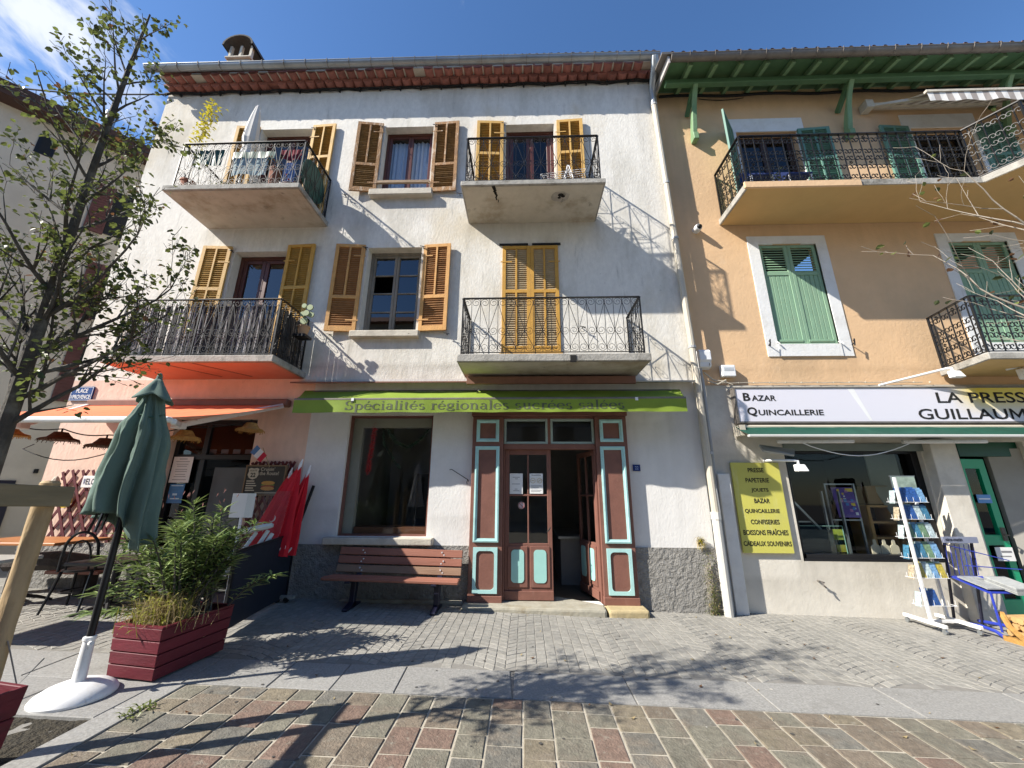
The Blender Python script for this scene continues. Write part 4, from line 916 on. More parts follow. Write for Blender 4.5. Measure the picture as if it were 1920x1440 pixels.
# balcony upstairs: slab with a projecting bay, railing of twisted bars
def yslab(poly, z0, z1, nm='balcony'):
    mb = MB(); mb.prismz(poly, z0+.004, z1); o = part(nm, mb, M['concrete'], oh, bevel=.012)
    mb = MB(); cx = sum(p[0] for p in poly)/len(poly); cy = sum(p[1] for p in poly)/len(poly)
    mb.add([(cx+(x-cx)*.995, max(cy+(y-cy)*.985, 0), z0) for x, y in poly], (tuple(range(len(poly)-1, -1, -1)),)); part('soffit', mb, M['ochre_soffit'], o); return o
UP = [(3.60, 5.21), (7.28, 5.21), (7.62, 4.70), (10.4, 4.70), (10.75, 5.21), (12.4, 5.21), (12.4, 6.13), (3.60, 6.13)]
yb = yslab(UP, 6.36, 6.49)
mb = MB(); mb.box(3.56, 5.4, 5.19, 5.23, 6.345, 6.47); part('balcony_edge', mb, M['ochre'], oh, bevel=.01)
LW = [(6.48, 5.26), (12.0, 5.26), (12.0, 6.1), (6.66, 6.1)]
yb2 = yslab(LW, 3.43, 3.54)
CS = scroll_mesh(.074, 1.05, .0085, 11)
bar = MB(); bar.beam((0, 0, 0), (0, 0, 1), .013, .013); barm2 = bar.mesh('baluster', [M['iron']])
fm = MB()
for k in range(5): fm.lathe([(0, -.012), (.014, 0), (0, .012)], (.02*math.cos(k*1.257), 0, .02*math.sin(k*1.257)), 5)
fm = fm.mesh('rosette', [M['iron']])
def railing2(path, zb, H, period=.155):
    mb = MB(); L3 = [Vector((x, y, 0)) for x, y in path]
    for p in L3: mb.box(p.x-.013, p.x+.013, p.y-.013, p.y+.013, zb, zb+H)
    for a, b in zip(L3[:-1], L3[1:]):
        mb.beam(a+Vector((0, 0, zb+H)), b+Vector((0, 0, zb+H)), .045, .016); mb.beam(a+Vector((0, 0, zb+.035)), b+Vector((0, 0, zb+.035)), .02, .012)
    rail = part('railing', mb, M['iron'], oh)
    for a, b in zip(L3[:-1], L3[1:]):
        d = b-a; Ln = d.length; d.normalize(); yaw = math.atan2(d.y, d.x); n = max(1, round(Ln/period)); p = Ln/n
        for i in range(n):
            u = a+d*((i+.5)*p)
            inst('baluster', barm2, rail, (u.x, u.y, zb+.035), (0, 0, 0), (1, 1, H-.035))
            for zz, fl in ((.12, -1), (.30, 1), (.50, -1), (.62, 1), (.86, 1)):
                zc = zb+H*zz
                for m_ in (1, -1): inst('scroll', CS, rail, (u.x, u.y, zc), (0, 0, yaw), (m_*p/.155*.62, 1, fl*.75))
            for zz in (.40, .93):
                if i % 2 == 0: inst('rosette', fm, rail, (u.x+d.x*p/2, u.y+d.y*p/2, zb+H*zz), (0, 0, yaw))
    return rail
railing2([(3.66, 6.10), (3.66, 5.27), (7.30, 5.27), (7.65, 4.76), (8.9, 4.76)], 6.49, .98)
railing2([(6.72, 6.08), (6.56, 5.32), (7.9, 5.32)], 3.54, .90, .17)
# eaves: rafters, boarded soffit, purlin, curved brackets, gutter
def rz(y): return 9.55-.22*(6.13-y)
ES, E1 = 2.74, 12.5
mb = MB(); mb.quad((ES, 5.39, rz(5.39)+.09), (ES, 6.2, rz(6.2)+.09), (E1, 6.2, rz(6.2)+.09), (E1, 5.39, rz(5.39)+.09))
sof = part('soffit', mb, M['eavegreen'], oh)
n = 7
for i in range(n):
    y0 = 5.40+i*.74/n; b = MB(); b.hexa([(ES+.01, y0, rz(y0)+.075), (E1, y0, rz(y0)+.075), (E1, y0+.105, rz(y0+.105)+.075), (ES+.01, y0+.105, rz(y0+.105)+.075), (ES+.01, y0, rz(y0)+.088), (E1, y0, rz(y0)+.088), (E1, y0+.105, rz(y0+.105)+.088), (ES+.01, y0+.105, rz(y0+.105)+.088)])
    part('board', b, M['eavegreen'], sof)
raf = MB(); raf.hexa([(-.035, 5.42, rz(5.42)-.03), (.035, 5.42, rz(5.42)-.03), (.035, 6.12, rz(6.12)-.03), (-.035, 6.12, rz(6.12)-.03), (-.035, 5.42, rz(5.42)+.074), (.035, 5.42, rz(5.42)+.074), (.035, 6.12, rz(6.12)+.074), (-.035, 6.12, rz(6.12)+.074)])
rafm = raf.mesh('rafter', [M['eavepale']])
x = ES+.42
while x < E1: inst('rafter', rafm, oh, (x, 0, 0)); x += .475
mb = MB(); mb.box(ES+.05, E1, 5.70, 5.81, 9.31, rz(5.7)-.03); part('purlin', mb, M['eavegreen'], oh, bevel=.012)
for x in (3.37, 6.34, 9.3):
    mb = MB(); pts = []
    n = 9
    lo, hi = [], []
    for k in range(n+1):
        t = k/n; y = 6.08-.33*t**1.5; z = 8.30+1.02*t
        wv = .045+.02*math.sin(t*math.pi*2)
        lo.append((y-wv*.9, z-wv*.2)); hi.append((y+wv*.9, z+wv*.1))
    poly = lo+hi[::-1]
    mb.prismx(poly, x-.045, x+.045); mb.box(x-.05, x+.05, 5.98, 6.13, 8.26, 8.42)
    part('bracket', mb, M['eavepale'], oh, bevel=.008)
    mb = MB(); mb.beam((x-.06, 6.12, 8.95), (x-.02, 5.78, 9.33), .06, .09); part('bracket', mb, M['eavegreen'], oh)
mb = MB(); mb.hexa([(ES-.035, 5.33, rz(5.33)-.05), (ES, 5.33, rz(5.33)-.05), (ES, 6.12, rz(6.12)-.06), (ES-.035, 6.12, rz(6.12)-.06), (ES-.035, 5.33, rz(5.33)+.12), (ES, 5.33, rz(5.33)+.12), (ES, 6.12, rz(6.12)+.14), (ES-.035, 6.12, rz(6.12)+.14)])
part('verge_board', mb, mat('grey_verge_board', (.45, .43, .42), .8, .15, 4), oh)
mb = MB(); mb.beam((ES-.06, 5.29, rz(5.29)+.15), (ES-.06, 6.2, rz(6.2)+.19), .18, .04); part('verge_cap', mb, M['zincold'], oh)
gt = MB(); n = 8; vs = []
for x in (ES+.02, E1):
    for i in range(n+1): a = math.pi+math.pi*i/n; vs.append((x, 5.335+.075*math.cos(a), rz(5.35)+.085+.085*math.sin(a)))
gt.add(vs, [(i, i+1, n+2+i, n+1+i) for i in range(n)]+[tuple(range(n, -1, -1))]); gt.tube([(ES+.02, 5.261, rz(5.35)+.087), (E1, 5.261, rz(5.35)+.087)], .010, 6)
gt2 = part('gutter', gt, M['zincold'], oh, smooth=True)
x = ES+.35
while x < E1: inst('gutter_hook', hkm, gt2, (x, 5.335, rz(5.35)+.09)); x += .46
rt_ = MB(); vs = []; nw = 48*6
for i in range(nw+1):
    xx = ES+.0+(E1-ES)*i/nw; zz = .045*max(0, math.sin(i/6*2*math.pi))
    vs += [(xx, 5.30, rz(5.30)+.165+zz), (xx, 9.8, rz(9.8)+.165+zz)]
rt_.add(vs, [(2*i, 2*i+2, 2*i+3, 2*i+1) for i in range(nw)]); part('roof', rt_, M['rooftile'], oh)
cb = MB(); pts = [(2.80+i*.2, 6.09, 9.47+.02*math.sin(i*.7)) for i in range(46)]; cb.tube(pts, .028, 5); cb.tube([(3.6+i*.1, 6.10, 9.40-.05*math.sin(math.pi*i/9)) for i in range(10)], .007, 4); part('eaves_cable', cb, M['text'], oh)
# ---- newsagent's front
win = MB(); a, b_, c, d = SW
win.box(a, a+.07, YY+.03, YY+.13, c, d); win.box(b_-.10, b_, YY+.03, YY+.13, c, d); win.box(a+.07, b_-.10, YY+.03, YY+.13, d-.14, d); win.box(a+.07, b_-.10, YY+.0, YY+.13, c, c+.09); win.box(a+.03, b_-.05, YY-.02, YY+.0, c, c+.035)
sw2 = part('shop_window', win, M['blacksteel'], oh, bevel=.004)
p = MB(); p.quad((a+.07, YY+.10, c+.09), (b_-.10, YY+.10, c+.09), (b_-.10, YY+.10, d-.14), (a+.07, YY+.10, d-.14)); part('pane', p, M['paneclear'], sw2)
p = MB(); p.box(a, b_+.4, YY-.06, YY-.03, 2.25, 2.36); part('window_header', p, mat('grey_green_fascia', (.18, .21, .19), .6, .1, 3), oh)
p = MB(); p.box(6.04, 6.40, 5.96, 6.13, -.1, 2.42); part('pier', p, M['cream'], oh, bevel=.008)
p = MB(); p.box(2.88, 3.055, 5.985, 6.11, -.08, 1.90); part('pier', p, mat('white_pier', (.70, .69, .66), .85, .06, 5, .1, 20, dirt=(.45, .4, .33), dscale=3, damt=.4), oh, bevel=.006)
gd = MB(); gd.box(6.56, 6.62, YY+.05, YY+.13, 0, 2.40); gd.box(6.66, 7.55, YY+.05, YY+.13, 2.18, 2.40); part('door_frame', gd, mat('deep_green_paint', (0, .06, .03), .4, .1, 4), oh, bevel=.004)
# the green door, open inwards
dm = MB(); dm.box(0, .05, 0, .05, .02, 2.14); dm.box(.29, .40, 0, .05, .02, 2.14); dm.box(.05, .29, 0, .05, 2.0, 2.14); dm.box(.05, .29, 0, .05, .02, .22); dm.box(.05, .29, 0, .05, .92, 1.06)
gdo = inst('door', dm.mesh('door', [M['shopgreen']]), oh, (6.60, 6.15, 0), (0, 0, R(6)))
q = bpy.data.objects.new('pane', None)
bpy.data.objects.remove(q)
for z0, z1 in ((.22, .92), (1.06, 2.0)):
    p = MB(); p.quad((.05, .025, z0), (.29, .025, z0), (.29, .025, z1), (.05, .025, z1)); o = bpy.data.objects.new('pane', p.mesh('pane', [M['paneclear']])); COL.objects.link(o); o.parent = gdo
p = MB(); p.box(.31, .37, -.02, 0, .98, 1.16); p.tube([(.34, -.02, 1.06), (.34, -.06, 1.06), (.26, -.065, 1.06)], .010, 6); o = bpy.data.objects.new('handle', p.mesh('handle', [M['iron']])); COL.objects.link(o); o.parent = gdo
p = MB(); p.hexa([(7.14, 6.24, 0), (7.8, 6.10, 0), (7.8, 6.16, 0), (7.14, 6.30, 0), (7.14, 6.24, 2.3), (7.8, 6.10, 2.3), (7.8, 6.16, 2.3), (7.14, 6.30, 2.3)]); part('inner_wall', p, mat('grey_inner_wall', (.36, .345, .31), .9, .1, 3), oh)
def small_sign(name, label, cat, x0, x1, z0, z1, y, base, lines=(), lm=None):
    return sheet(name, label, cat, x0, x1, z0, z1, y, base, lines, None, lm, .006)
small_sign('door_sticker', 'pale blue sticker on the glass of the green shop door', 'sticker', 6.68, 6.88, 1.50, 1.62, 6.145, mat('sky_blue_print', (.12, .30, .62), .5), [(.1, .9, .42, .16)], M['signwhite'])
small_sign('opening_hours_card', 'white opening hours card below the bar of the green door', 'notice', 6.68, 6.92, .72, .90, 6.12, M['paper'], [(.3, .9, .6, .15), (.2, .8, .3, .08)])

# ================================================================ BEIGE HOUSE ACROSS THE ALLEY
lh = thing('beige_house', 'beige house behind the street tree with brown eaves and dark red shutters', 'house', (-9.5, 8.0, 0))
DA = Vector((math.sin(R(42)), math.cos(R(42)), 0)); NA = Vector((DA.y, -DA.x, 0)); A0 = Vector((-11.5, 6.0, 0))
def LP(s, z, o=0.0): p = A0+DA*s+NA*o; return (p.x, p.y, z)
def lbox(s0, s1, o0, o1, z0, z1, t=None):
    t = t or MB(); return t.hexa([LP(s0, z0, o1), LP(s1, z0, o1), LP(s1, z0, o0), LP(s0, z0, o0), LP(s0, z1, o1), LP(s1, z1, o1), LP(s1, z1, o0), LP(s0, z1, o0)])
part('wall', lbox(-1.5, 6.2, -5, 0, -.3, 9.92), M['beige'], lh)
t = MB(); t.hexa([LP(-1.7, 9.92, .42), LP(6.4, 9.92, .42), LP(6.4, 11.6, -2.6), LP(-1.7, 11.6, -2.6), LP(-1.7, 10.10, .42), LP(6.4, 10.10, .42), LP(6.4, 11.8, -2.6), LP(-1.7, 11.8, -2.6)])
part('roof', t, mat('dark_eaves', (.075, .042, .032), .85, .2, 4), lh)
part('eaves', lbox(-1.6, 6.3, 0, .38, 9.80, 9.915), mat('dark_eaves', ()), lh)
for s0, s1, z0, z1 in ((.72, 1.00, 8.95, 9.45), (2.0, 2.9, 7.55, 8.75), (2.28, 3.1, 5.4, 6.7), (2.42, 3.2, 3.5, 4.9)):
    o = part('window', lbox(s0, s1, -.05, .012, z0, z1), M['blacksteel'], lh)
    part('pane', lbox(s0+.05, s1-.05, .012, .016, z0+.05, z1-.05), mat('dark_window', (.02, .021, .022), .5, .1, 3, spec=.2), o)
for s0, z0, z1 in ((1.78, 7.5, 8.8), (2.05, 5.35, 6.75), (2.18, 3.45, 4.95)):
    sh_ = part('shutter', lbox(s0, s0+.32, .02, .06, z0, z1), mat('oxblood_shutter', (.11, .045, .04), .7, .2, 5), lh)
    lm_ = MB()
    n = int((z1-z0-.2)/.07)
    for k in range(n): lbox(s0+.04, s0+.28, .06, .068, z0+.1+k*.07, z0+.145+k*.07, lm_)
    part('louver', lm_, mat('oxblood_shutter', ()), sh_, kind='stuff')
part('lintel_stain', lbox(2.28, 2.34, .0, .05, 1.95, 2.03), M['text'], lh)
gl = part('shopfront', lbox(.5, 2.1, -.02, .05, .35, 1.80), M['navysteel'], lh)
part('pane', lbox(.56, 1.95, .05, .055, .42, 1.72), M['panesky'], gl)
t = MB(); lbox(.55, 1.95, .056, .06, 1.02, 1.26, t); lbox(.55, 1.95, .056, .06, .55, .62, t); part('window_film', t, M['whitep'], gl)
t = MB(); t.tube([LP(1.5, 10.2, -.8), LP(1.5, 11.3, -.8)], .10, 10); t.tube([LP(1.5, 11.3, -.8), LP(1.5, 11.42, -.8)], .13, 10); part('flue', t, M['zinc'], lh)
# a row of houses on the far side of the square (seen in the glass)
for hx, hw, hh, m_, lab in ((-12, 17, 12.5, mat('far_beige_render', (.30, .27, .22), .9, .1, 2), 'long beige house on the far side of the square'), (5.5, 17.5, 11.6, mat('far_cream_render', (.36, .33, .28), .9, .1, 2), 'cream house on the far side of the square with a low roof')):
    t_ = thing('house', lab, 'house', (hx, -11.0, 0)); q = MB(); q.box(hx-hw/2, hx+hw/2, -16, -11, -.3, hh); part('wall', q, m_, t_)
    q = MB(); q.prismx([(-10.6, hh), (-16.4, hh), (-13.5, hh+1.7)], hx-hw/2-.2, hx+hw/2+.2); part('roof', q, M['rooftile'], t_)
    for i in range(7):
        for z in (1.0, 4.0, 7.2, 9.8):
            if z+1.4 > hh: continue
            xx = hx-hw/2+1+i*2.1; q = MB(); q.box(xx, xx+1.0, -11.02, -10.98, z, z+1.5); part('window', q, mat('dark_window', ()), t_)
# folded parasols out on the square, seen only in the shop glass
for x, y, lb in ((-4.0, -2.5, 'folded white parasol on the square nearer the shop doorway'), (-5.75, -3.0, 'folded white parasol on the square nearer the restaurant')):
    t_ = thing('white_parasol', lb, 'parasol', (x, y, gz(x))); q = MB(); q.lathe([(.26, .95), (.20, 1.25), (.15, 1.7), (.10, 2.05), (.13, 2.1), (.05, 2.4), (0, 2.5)], (x, y, gz(x)), 20, jit=lambda a, b, t: 1+.16*(b % 2)); part('canopy', q, mat('white_canvas', (.74, .73, .70), .85, .05, 5), t_)
    q = MB(); q.tube([(x, y, gz(x)), (x, y, gz(x)+1.2)], .022, 8); part('pole', q, M['whitep'], t_); q = MB(); q.lathe([(.24, 0), (.24, .04), (.05, .10)], (x, y, gz(x)), 18); part('base', q, M['whitep'], t_)
# overhead cable across the alley
cb = MB(); pts = []
a, b = Vector((-12.2, 5.4, 9.82)), Vector((HX0+.02, 5.95, 9.74))
for k in range(17): t = k/16; p = a.lerp(b, t); p.z -= .22*math.sin(math.pi*t); pts.append(p)
cb.tube(pts, .016, 5); cw_ = thing('overhead_cable', 'black overhead cable strung across the gap between the beige and white houses', 'cable', (-9.5, 5.7, 9.6)); part('cable', cb, M['text'], cw_)

# ================================================================ AWNINGS AND SIGNS
ga = thing('shop_awning', 'lime green shop awning lettered with regional sweet and savoury specialities', 'awning', (-.57, 5.75, 3.0))
mb = MB(); nx = 90; vs = []; 
AX0, AX1 = -3.44, 2.34
def agrid(f, nx, nv):
    v = [f(i/nx, j/nv) for j in range(nv+1) for i in range(nx+1)]
    return v, [(j*(nx+1)+i, j*(nx+1)+i+1, (j+1)*(nx+1)+i+1, (j+1)*(nx+1)+i) for j in range(nv) for i in range(nx)]
def ftop(u, v):
    x = AX0-.16+(AX1-AX0+.28)*u if v > .5 else AX0+(AX1-AX0)*u
    x = (AX0-.14*v)+((AX1+.12*v)-(AX0-.14*v))*u
    sag = .025*math.sin(math.pi*v)*(1+.5*math.sin(u*23))+.012*mnoise.noise((u*30, v*3, 2))*math.sin(math.pi*v)
    return (x, 5.50+.46*v, 2.945+.255*v-sag)
v, f = agrid(ftop, nx, 8); mb.add(v, f); part('canopy', mb, M['lime'], ga, smooth=True)
def fval(u, v):
    return (AX0+(AX1-AX0)*u, 5.487+.010*math.sin(u*37+v*2)*(1-v)+.006*math.sin(u*90)*(1-v), 2.735+.195*v+.010*u-.004*math.sin(u*41)*(1-v))
mb = MB(); v, f = agrid(fval, 120, 4); mb.add(v, f); part('valance', mb, M['lime'], ga, smooth=True)
mb = MB(); mb.tube([(AX0, 5.505, 2.937), (AX1, 5.505, 2.947)], .022, 8); mb.tube([(AX0+.02, 5.95, 3.16), (AX1-.02, 5.95, 3.16)], .035, 8)
for x in (AX0+.5, AX1-.6): mb.beam((x, 5.95, 3.0), (x, 5.52, 2.925), .03, .04)
part('frame', mb, M['zincold'], ga)
mb = MB()
for x in (-2.55, 1.63): mb.box(x-.02, x+.02, 5.476, 5.500, 2.91, 2.955)
part('clip', mb, M['plastic'], ga)
# ---- a drawn serif alphabet for the awning: thick uprights, thin joins, small serifs
def serif_text(parent, s, x0, x1, zb, xh, y, m):
    """Letters built from strokes; x-height xh, baseline zb, fitted between x0 and x1."""
    G = {}
    def arc(cx, cz, rx, rz_, a0, a1, n=12): return [(cx+rx*math.cos(R(a0+(a1-a0)*k/n)), cz+rz_*math.sin(R(a0+(a1-a0)*k/n))) for k in range(n+1)]
    TK, TN, SE = .205, .085, .06
    V = lambda x, a, b: ('r', x-TK/2, x+TK/2, a, b)
    S_ = lambda x, z, w_=.20: ('r', x-w_, x+w_, z, z+SE)
    AC = lambda x: ('p', [(x-.10, 1.14), (x+.02, 1.14), (x+.22, 1.40), (x+.06, 1.40)])
    E_ = [('a', arc(.42, .5, .34, .44, 5, 325, 20)), ('r', .12, .78, .50, .57)]
    G['é'] = (.86, E_+[AC(.40)]); G['e'] = (.86, E_)
    G['c'] = (.84, [('a', arc(.44, .5, .36, .44, 45, 320, 18)), ('d', .68, .78, .09)])
    G['i'] = (.44, [V(.22, 0, .98), S_(.22, 0), ('r', .04, .22, .92, .98), ('d', .22, 1.30, .12)])
    G['l'] = (.44, [V(.22, 0, 1.48), S_(.22, 0), ('r', .04, .22, 1.42, 1.48)])
    G['r'] = (.66, [V(.22, 0, .98), S_(.22, 0), ('r', .04, .22, .92, .98), ('a', arc(.46, .66, .20, .26, 170, 60, 8)), ('d', .54, .84, .095)])
    G['n'] = (.98, [V(.22, 0, .98), S_(.22, 0), ('r', .04, .22, .92, .98), ('a', arc(.48, .62, .26, .32, 175, 0, 10)), V(.74, 0, .66), S_(.74, 0)])
    G['u'] = (.98, [V(.24, .34, .98), ('r', .06, .24, .92, .98), ('a', arc(.49, .36, .25, .33, 180, 350, 10)), V(.74, 0, .98), ('r', .56, .74, .92, .98), ('r', .74, .92, 0, SE)])
    G['o'] = (.94, [('a', arc(.47, .49, .36, .45, 0, 360, 24))])
    G['a'] = (.88, [('a', arc(.40, .72, .24, .22, 160, 0, 10)), V(.64, .10, .74), ('a', arc(.38, .29, .25, .24, 60, 330, 14)), ('r', .64, .84, 0, SE)])
    G['s'] = (.70, [('a', arc(.35, .73, .22, .21, 30, 250, 10)), ('a', arc(.35, .27, .24, .23, 70, -150, 10))])
    G['t'] = (.56, [V(.24, .16, 1.24), ('r', .04, .50, .92, .98), ('a', arc(.38, .18, .14, .15, 180, 310, 6))])
    G['p'] = (.98, [V(.22, -.44, .98), S_(.22, -.44), ('r', .04, .22, .92, .98), ('a', arc(.52, .49, .32, .44, 150, -150, 18))])
    G['g'] = (.88, [('a', arc(.40, .66, .26, .28, 0, 360, 18)), ('a', arc(.42, .02, .34, .17, 140, 400, 14)), ('a', [(.28, .40), (.20, .26), (.34, .18), (.60, .17)]), ('r', .58, .84, .88, .95)])
    G['S'] = (.94, [('a', arc(.46, 1.06, .30, .33, 30, 255, 12)), ('a', arc(.46, .38, .33, .36, 75, -155, 12)), V(.74, 1.08, 1.42), V(.16, .0, .34)])
    G[' '] = (.50, [])
    adv = sum(G[c][0] for c in s)+.06*len(s); k = (x1-x0)/adv; kz = xh
    cur = 0; mb = MB()
    def YV(x, z): u = (x-AX0)/(AX1-AX0); v = (z-2.735-.010*u)/.195; return 5.487+.010*math.sin(u*37+v*2)*(1-v)+.006*math.sin(u*90)*(1-v)-.0022
    n0 = 0
    for c in s:
        if c == ' ' and mb.f: part('lettering', mb, m, parent); mb = MB()
        b0 = len(mb.v)
        for st in G[c][1]:
            X = lambda a: x0+(cur+a)*k
            Zf = lambda b: zb+b*kz+.010*((x0+(cur)*k)-x0)/5
            if st[0] == 'r': mb.quad((X(st[1]), 0, Zf(st[3])), (X(st[2]), 0, Zf(st[3])), (X(st[2]), 0, Zf(st[4])), (X(st[1]), 0, Zf(st[4])))
            elif st[0] == 'p': mb.add([(X(a), 0, Zf(b)) for a, b in st[1]], (tuple(range(len(st[1]))),))
            elif st[0] == 'd': mb.add([(X(st[1]+st[3]*math.cos(q*.785)), 0, Zf(st[2]+st[3]*math.sin(q*.785))) for q in range(8)], (tuple(range(8)),))
            else:
                P = st[1]; n = len(P); vs = []
                for i, (a, b) in enumerate(P):
                    p, q = P[max(i-1, 0)], P[min(i+1, n-1)]; tx, tz = q[0]-p[0], q[1]-p[1]; l = math.hypot(tx, tz) or 1
                    wdt = TN+(TK-TN)*abs(tz/l)**1.5
                    nx_, nz_ = -tz/l*wdt/2, tx/l*wdt/2
                    vs += [(X(a+nx_), 0, Zf(b+nz_)), (X(a-nx_), 0, Zf(b-nz_))]
                mb.add(vs, [(2*i, 2*i+1, 2*i+3, 2*i+2) for i in range(n-1)])
            b1 = len(mb.v)
            for q in range(b0, b1): vx, _, vz = mb.v[q]; mb.v[q] = (vx, YV(vx, vz)-n0*.00006, vz)
            b0 = b1; n0 = (n0+1) % 12
        cur += G[c][0]+.06
    return part('lettering', mb, m, parent)
serif_text(ga, 'Spécialités régionales sucrées salées', -2.66, 1.46, 2.776, .094, 5.468, M['awntext'])

oa = thing('orange_awning', 'long orange terrace awning pulled out over the restaurant tables', 'awning', (-5.7, 5.9, 2.95))
def foa(u, v):
    return (-7.12+3.30*u, 3.98+1.93*v, 2.375+.575*v-.04*math.sin(math.pi*v)+.006*math.sin(u*70)*math.sin(math.pi*v))
mb = MB(); v, f = agrid(foa, 60, 10); mb.add(v, f); part('canopy', mb, M['orange'], oa, smooth=True)
mb = MB(); mb.box(-7.16, -3.80, 3.92, 4.0, 2.315, 2.378); part('front_bar', mb, M['whitep'], oa, bevel=.02, seg=2)
mb = MB(); mb.box(-7.12, -3.78, 5.86, 5.99, 2.92, 3.04); part('cassette', mb, M['brownflash'], oa, bevel=.02)
for xs_, e in ((-3.85, -4.40), (-7.08, -6.5)):
    mb = MB(); mb.beam((xs_, 5.88, 2.93), (e, 4.72, 2.42), .05, .075); mb.beam((e, 4.72, 2.42), (xs_+(.05 if xs_ > -5 else -.0)-.5*(1 if xs_ > -5 else -1)*0, 4.0, 2.33), .05, .06)
    mb.box(e-.06, e+.06, 4.66, 4.78, 2.37, 2.46); part('arm', mb, M['whitep'], oa, bevel=.01)

nsg = thing('shop_sign', 'long pale fascia sign reading Bazar Quincaillerie and La Presse above the newsagent', 'sign', (6.4, 6.03, 2.67))
m_ = mat('fascia_print', (.70, .70, .75), .35, .02, 1)
tt = m_.node_tree; bs = tt.nodes['Principled BSDF']; tcn = tt.nodes.new('ShaderNodeTexCoord'); sp = tt.nodes.new('ShaderNodeSeparateXYZ'); tt.links.new(tcn.outputs['Object'], sp.inputs[0])
mr = tt.nodes.new('ShaderNodeMapRange'); tt.links.new(sp.outputs['X'], mr.inputs[0]); mr.inputs[1].default_value = .17; mr.inputs[2].default_value = .62
mr2 = tt.nodes.new('ShaderNodeMapRange'); tt.links.new(sp.outputs['Z'], mr2.inputs[0]); mr2.inputs[1].default_value = .10; mr2.inputs[2].default_value = .42
mu = tt.nodes.new('ShaderNodeMath'); mu.operation = 'MULTIPLY'; tt.links.new(mr.outputs[0], mu.inputs[0]); tt.links.new(mr2.outputs[0], mu.inputs[1])
mi_ = tt.nodes.new('ShaderNodeMix'); mi_.data_type = 'RGBA'; tt.links.new(mu.outputs[0], mi_.inputs[0]); mi_.inputs[6].default_value = (.70, .69, .76, 1); mi_.inputs[7].default_value = (.72, .56, .03, 1); tt.links.new(mi_.outputs[2], bs.inputs['Base Color'])
mb = MB(); mb.box(3.33, 9.8, 5.985, 6.08, 2.69, 3.215); part('panel', mb, m_, nsg)
mb = MB(); mb.box(3.30, 9.83, 5.97, 6.09, 2.66, 2.688); mb.box(3.30, 9.83, 5.975, 6.09, 3.217, 3.235); mb.box(3.305, 3.328, 5.975, 6.09, 2.69, 3.215); part('frame', mb, M['zincold'], nsg)
mb = MB(); mb.add([(5.06, 5.9835, 3.21), (5.16, 5.9835, 3.21), (5.33, 5.9835, 2.70), (5.29, 5.9835, 2.70)][::-1], ((0, 3, 2, 1),)); mb.f = [tuple(reversed(q)) for q in mb.f]; part('stripe', mb, M['signwhite'], nsg)
TY = 5.982
text(nsg, 'B', 3.435, 3.545, 3.015, 3.145, TY, M['text'], .028); text(nsg, 'AZAR', 3.565, 3.94, 3.015, 3.105, TY, M['text'], .022)
text(nsg, 'Q', 3.465, 3.615, 2.765, 2.915, TY, M['text'], .028); text(nsg, 'UINCAILLERIE', 3.635, 4.62, 2.785, 2.875, TY, M['text'], .022)
text(nsg, 'LA PRESSE', 6.37, 7.86, 2.975, 3.145, TY, M['text'], .014); text(nsg, 'GUILLAU', 6.03, 7.345, 2.72, 2.885, TY, M['text'], .012); text(nsg, 'O', 7.635, 7.835, 2.718, 2.887, TY, M['text'], .012)
mb = MB()
for q_ in ([(7.385, 2.72), (7.418, 2.72), (7.418, 2.885), (7.385, 2.885)], [(7.572, 2.72), (7.605, 2.72), (7.605, 2.885), (7.572, 2.885)], [(7.418, 2.885), (7.418, 2.835), (7.495, 2.735), (7.495, 2.79)], [(7.495, 2.79), (7.495, 2.735), (7.572, 2.835), (7.572, 2.885)]): mb.add([(x, TY, z) for x, z in q_], ((0, 1, 2, 3),))
part('lettering', mb, M['text'], nsg)

ys = thing('yellow_sign', 'tall yellow wall sign listing what the newsagent sells', 'sign', (3.49, 6.06, .80))
mb = MB(); mb.box(3.13, 3.84, 6.055, 6.085, .80, 2.07); part('panel', mb, M['yellowsign'], ys)
for i, (s, wd) in enumerate((('PRESSE', .235), ('PAPETERIE', .345), ('JOUETS', .25), ('BAZAR', .225), ('QUINCAILLERIE', .50), ('CONFISERIES', .41), ('BOISSONS FRAÎCHES', .635), ('CADEAUX SOUVENIRS', .675))):
    cx = 3.485+(.0, .0, .015, .02, .0, .015, .0, .0)[i]; z = 1.925-i*.1475
    text(ys, s, cx-wd/2, cx+wd/2, z, z+.066+(.022 if 'Î' in s else 0), 6.0525, M['text'], .022)
pn = thing('street_name_plate', 'blue enamel street plate lettered Place de Provence at the house corner', 'sign', (-7.37, 5.97, 3.03))
mb = MB(); mb.box(-7.565, -7.185, 5.975, 5.995, 3.045, 3.285); part('plate', mb, M['blue'], pn)
mb = MB(); mb.box(-7.557, -7.193, 5.9735, 5.9745, 3.052, 3.058); mb.box(-7.557, -7.193, 5.9735, 5.9745, 3.272, 3.278); mb.box(-7.557, -7.551, 5.9735, 5.9745, 3.059, 3.271); mb.box(-7.199, -7.193, 5.9735, 5.9745, 3.059, 3.271); part('border', mb, M['signwhite'], pn)
text(pn, 'PLACE', -7.475, -7.275, 3.18, 3.25, 5.9725, M['signwhite'], .02); text(pn, 'PROVENCE', -7.505, -7.21, 3.075, 3.145, 5.9725, M['signwhite'], .02); text(pn, 'DE', -7.545, -7.512, 3.085, 3.135, 5.9725, M['signwhite'], .01)
hn = thing('house_number', 'small blue house number plate beside the brown shop door', 'sign', (1.685, 5.98, 1.94))
mb = MB(); mb.box(1.635, 1.745, 5.985, 5.999, 1.935, 2.03); part('plate', mb, M['blue'], hn); text(hn, '22', 1.665, 1.717, 1.957, 2.008, 5.983, mat('number_blue_white', (.25, .33, .55), .4), .02)
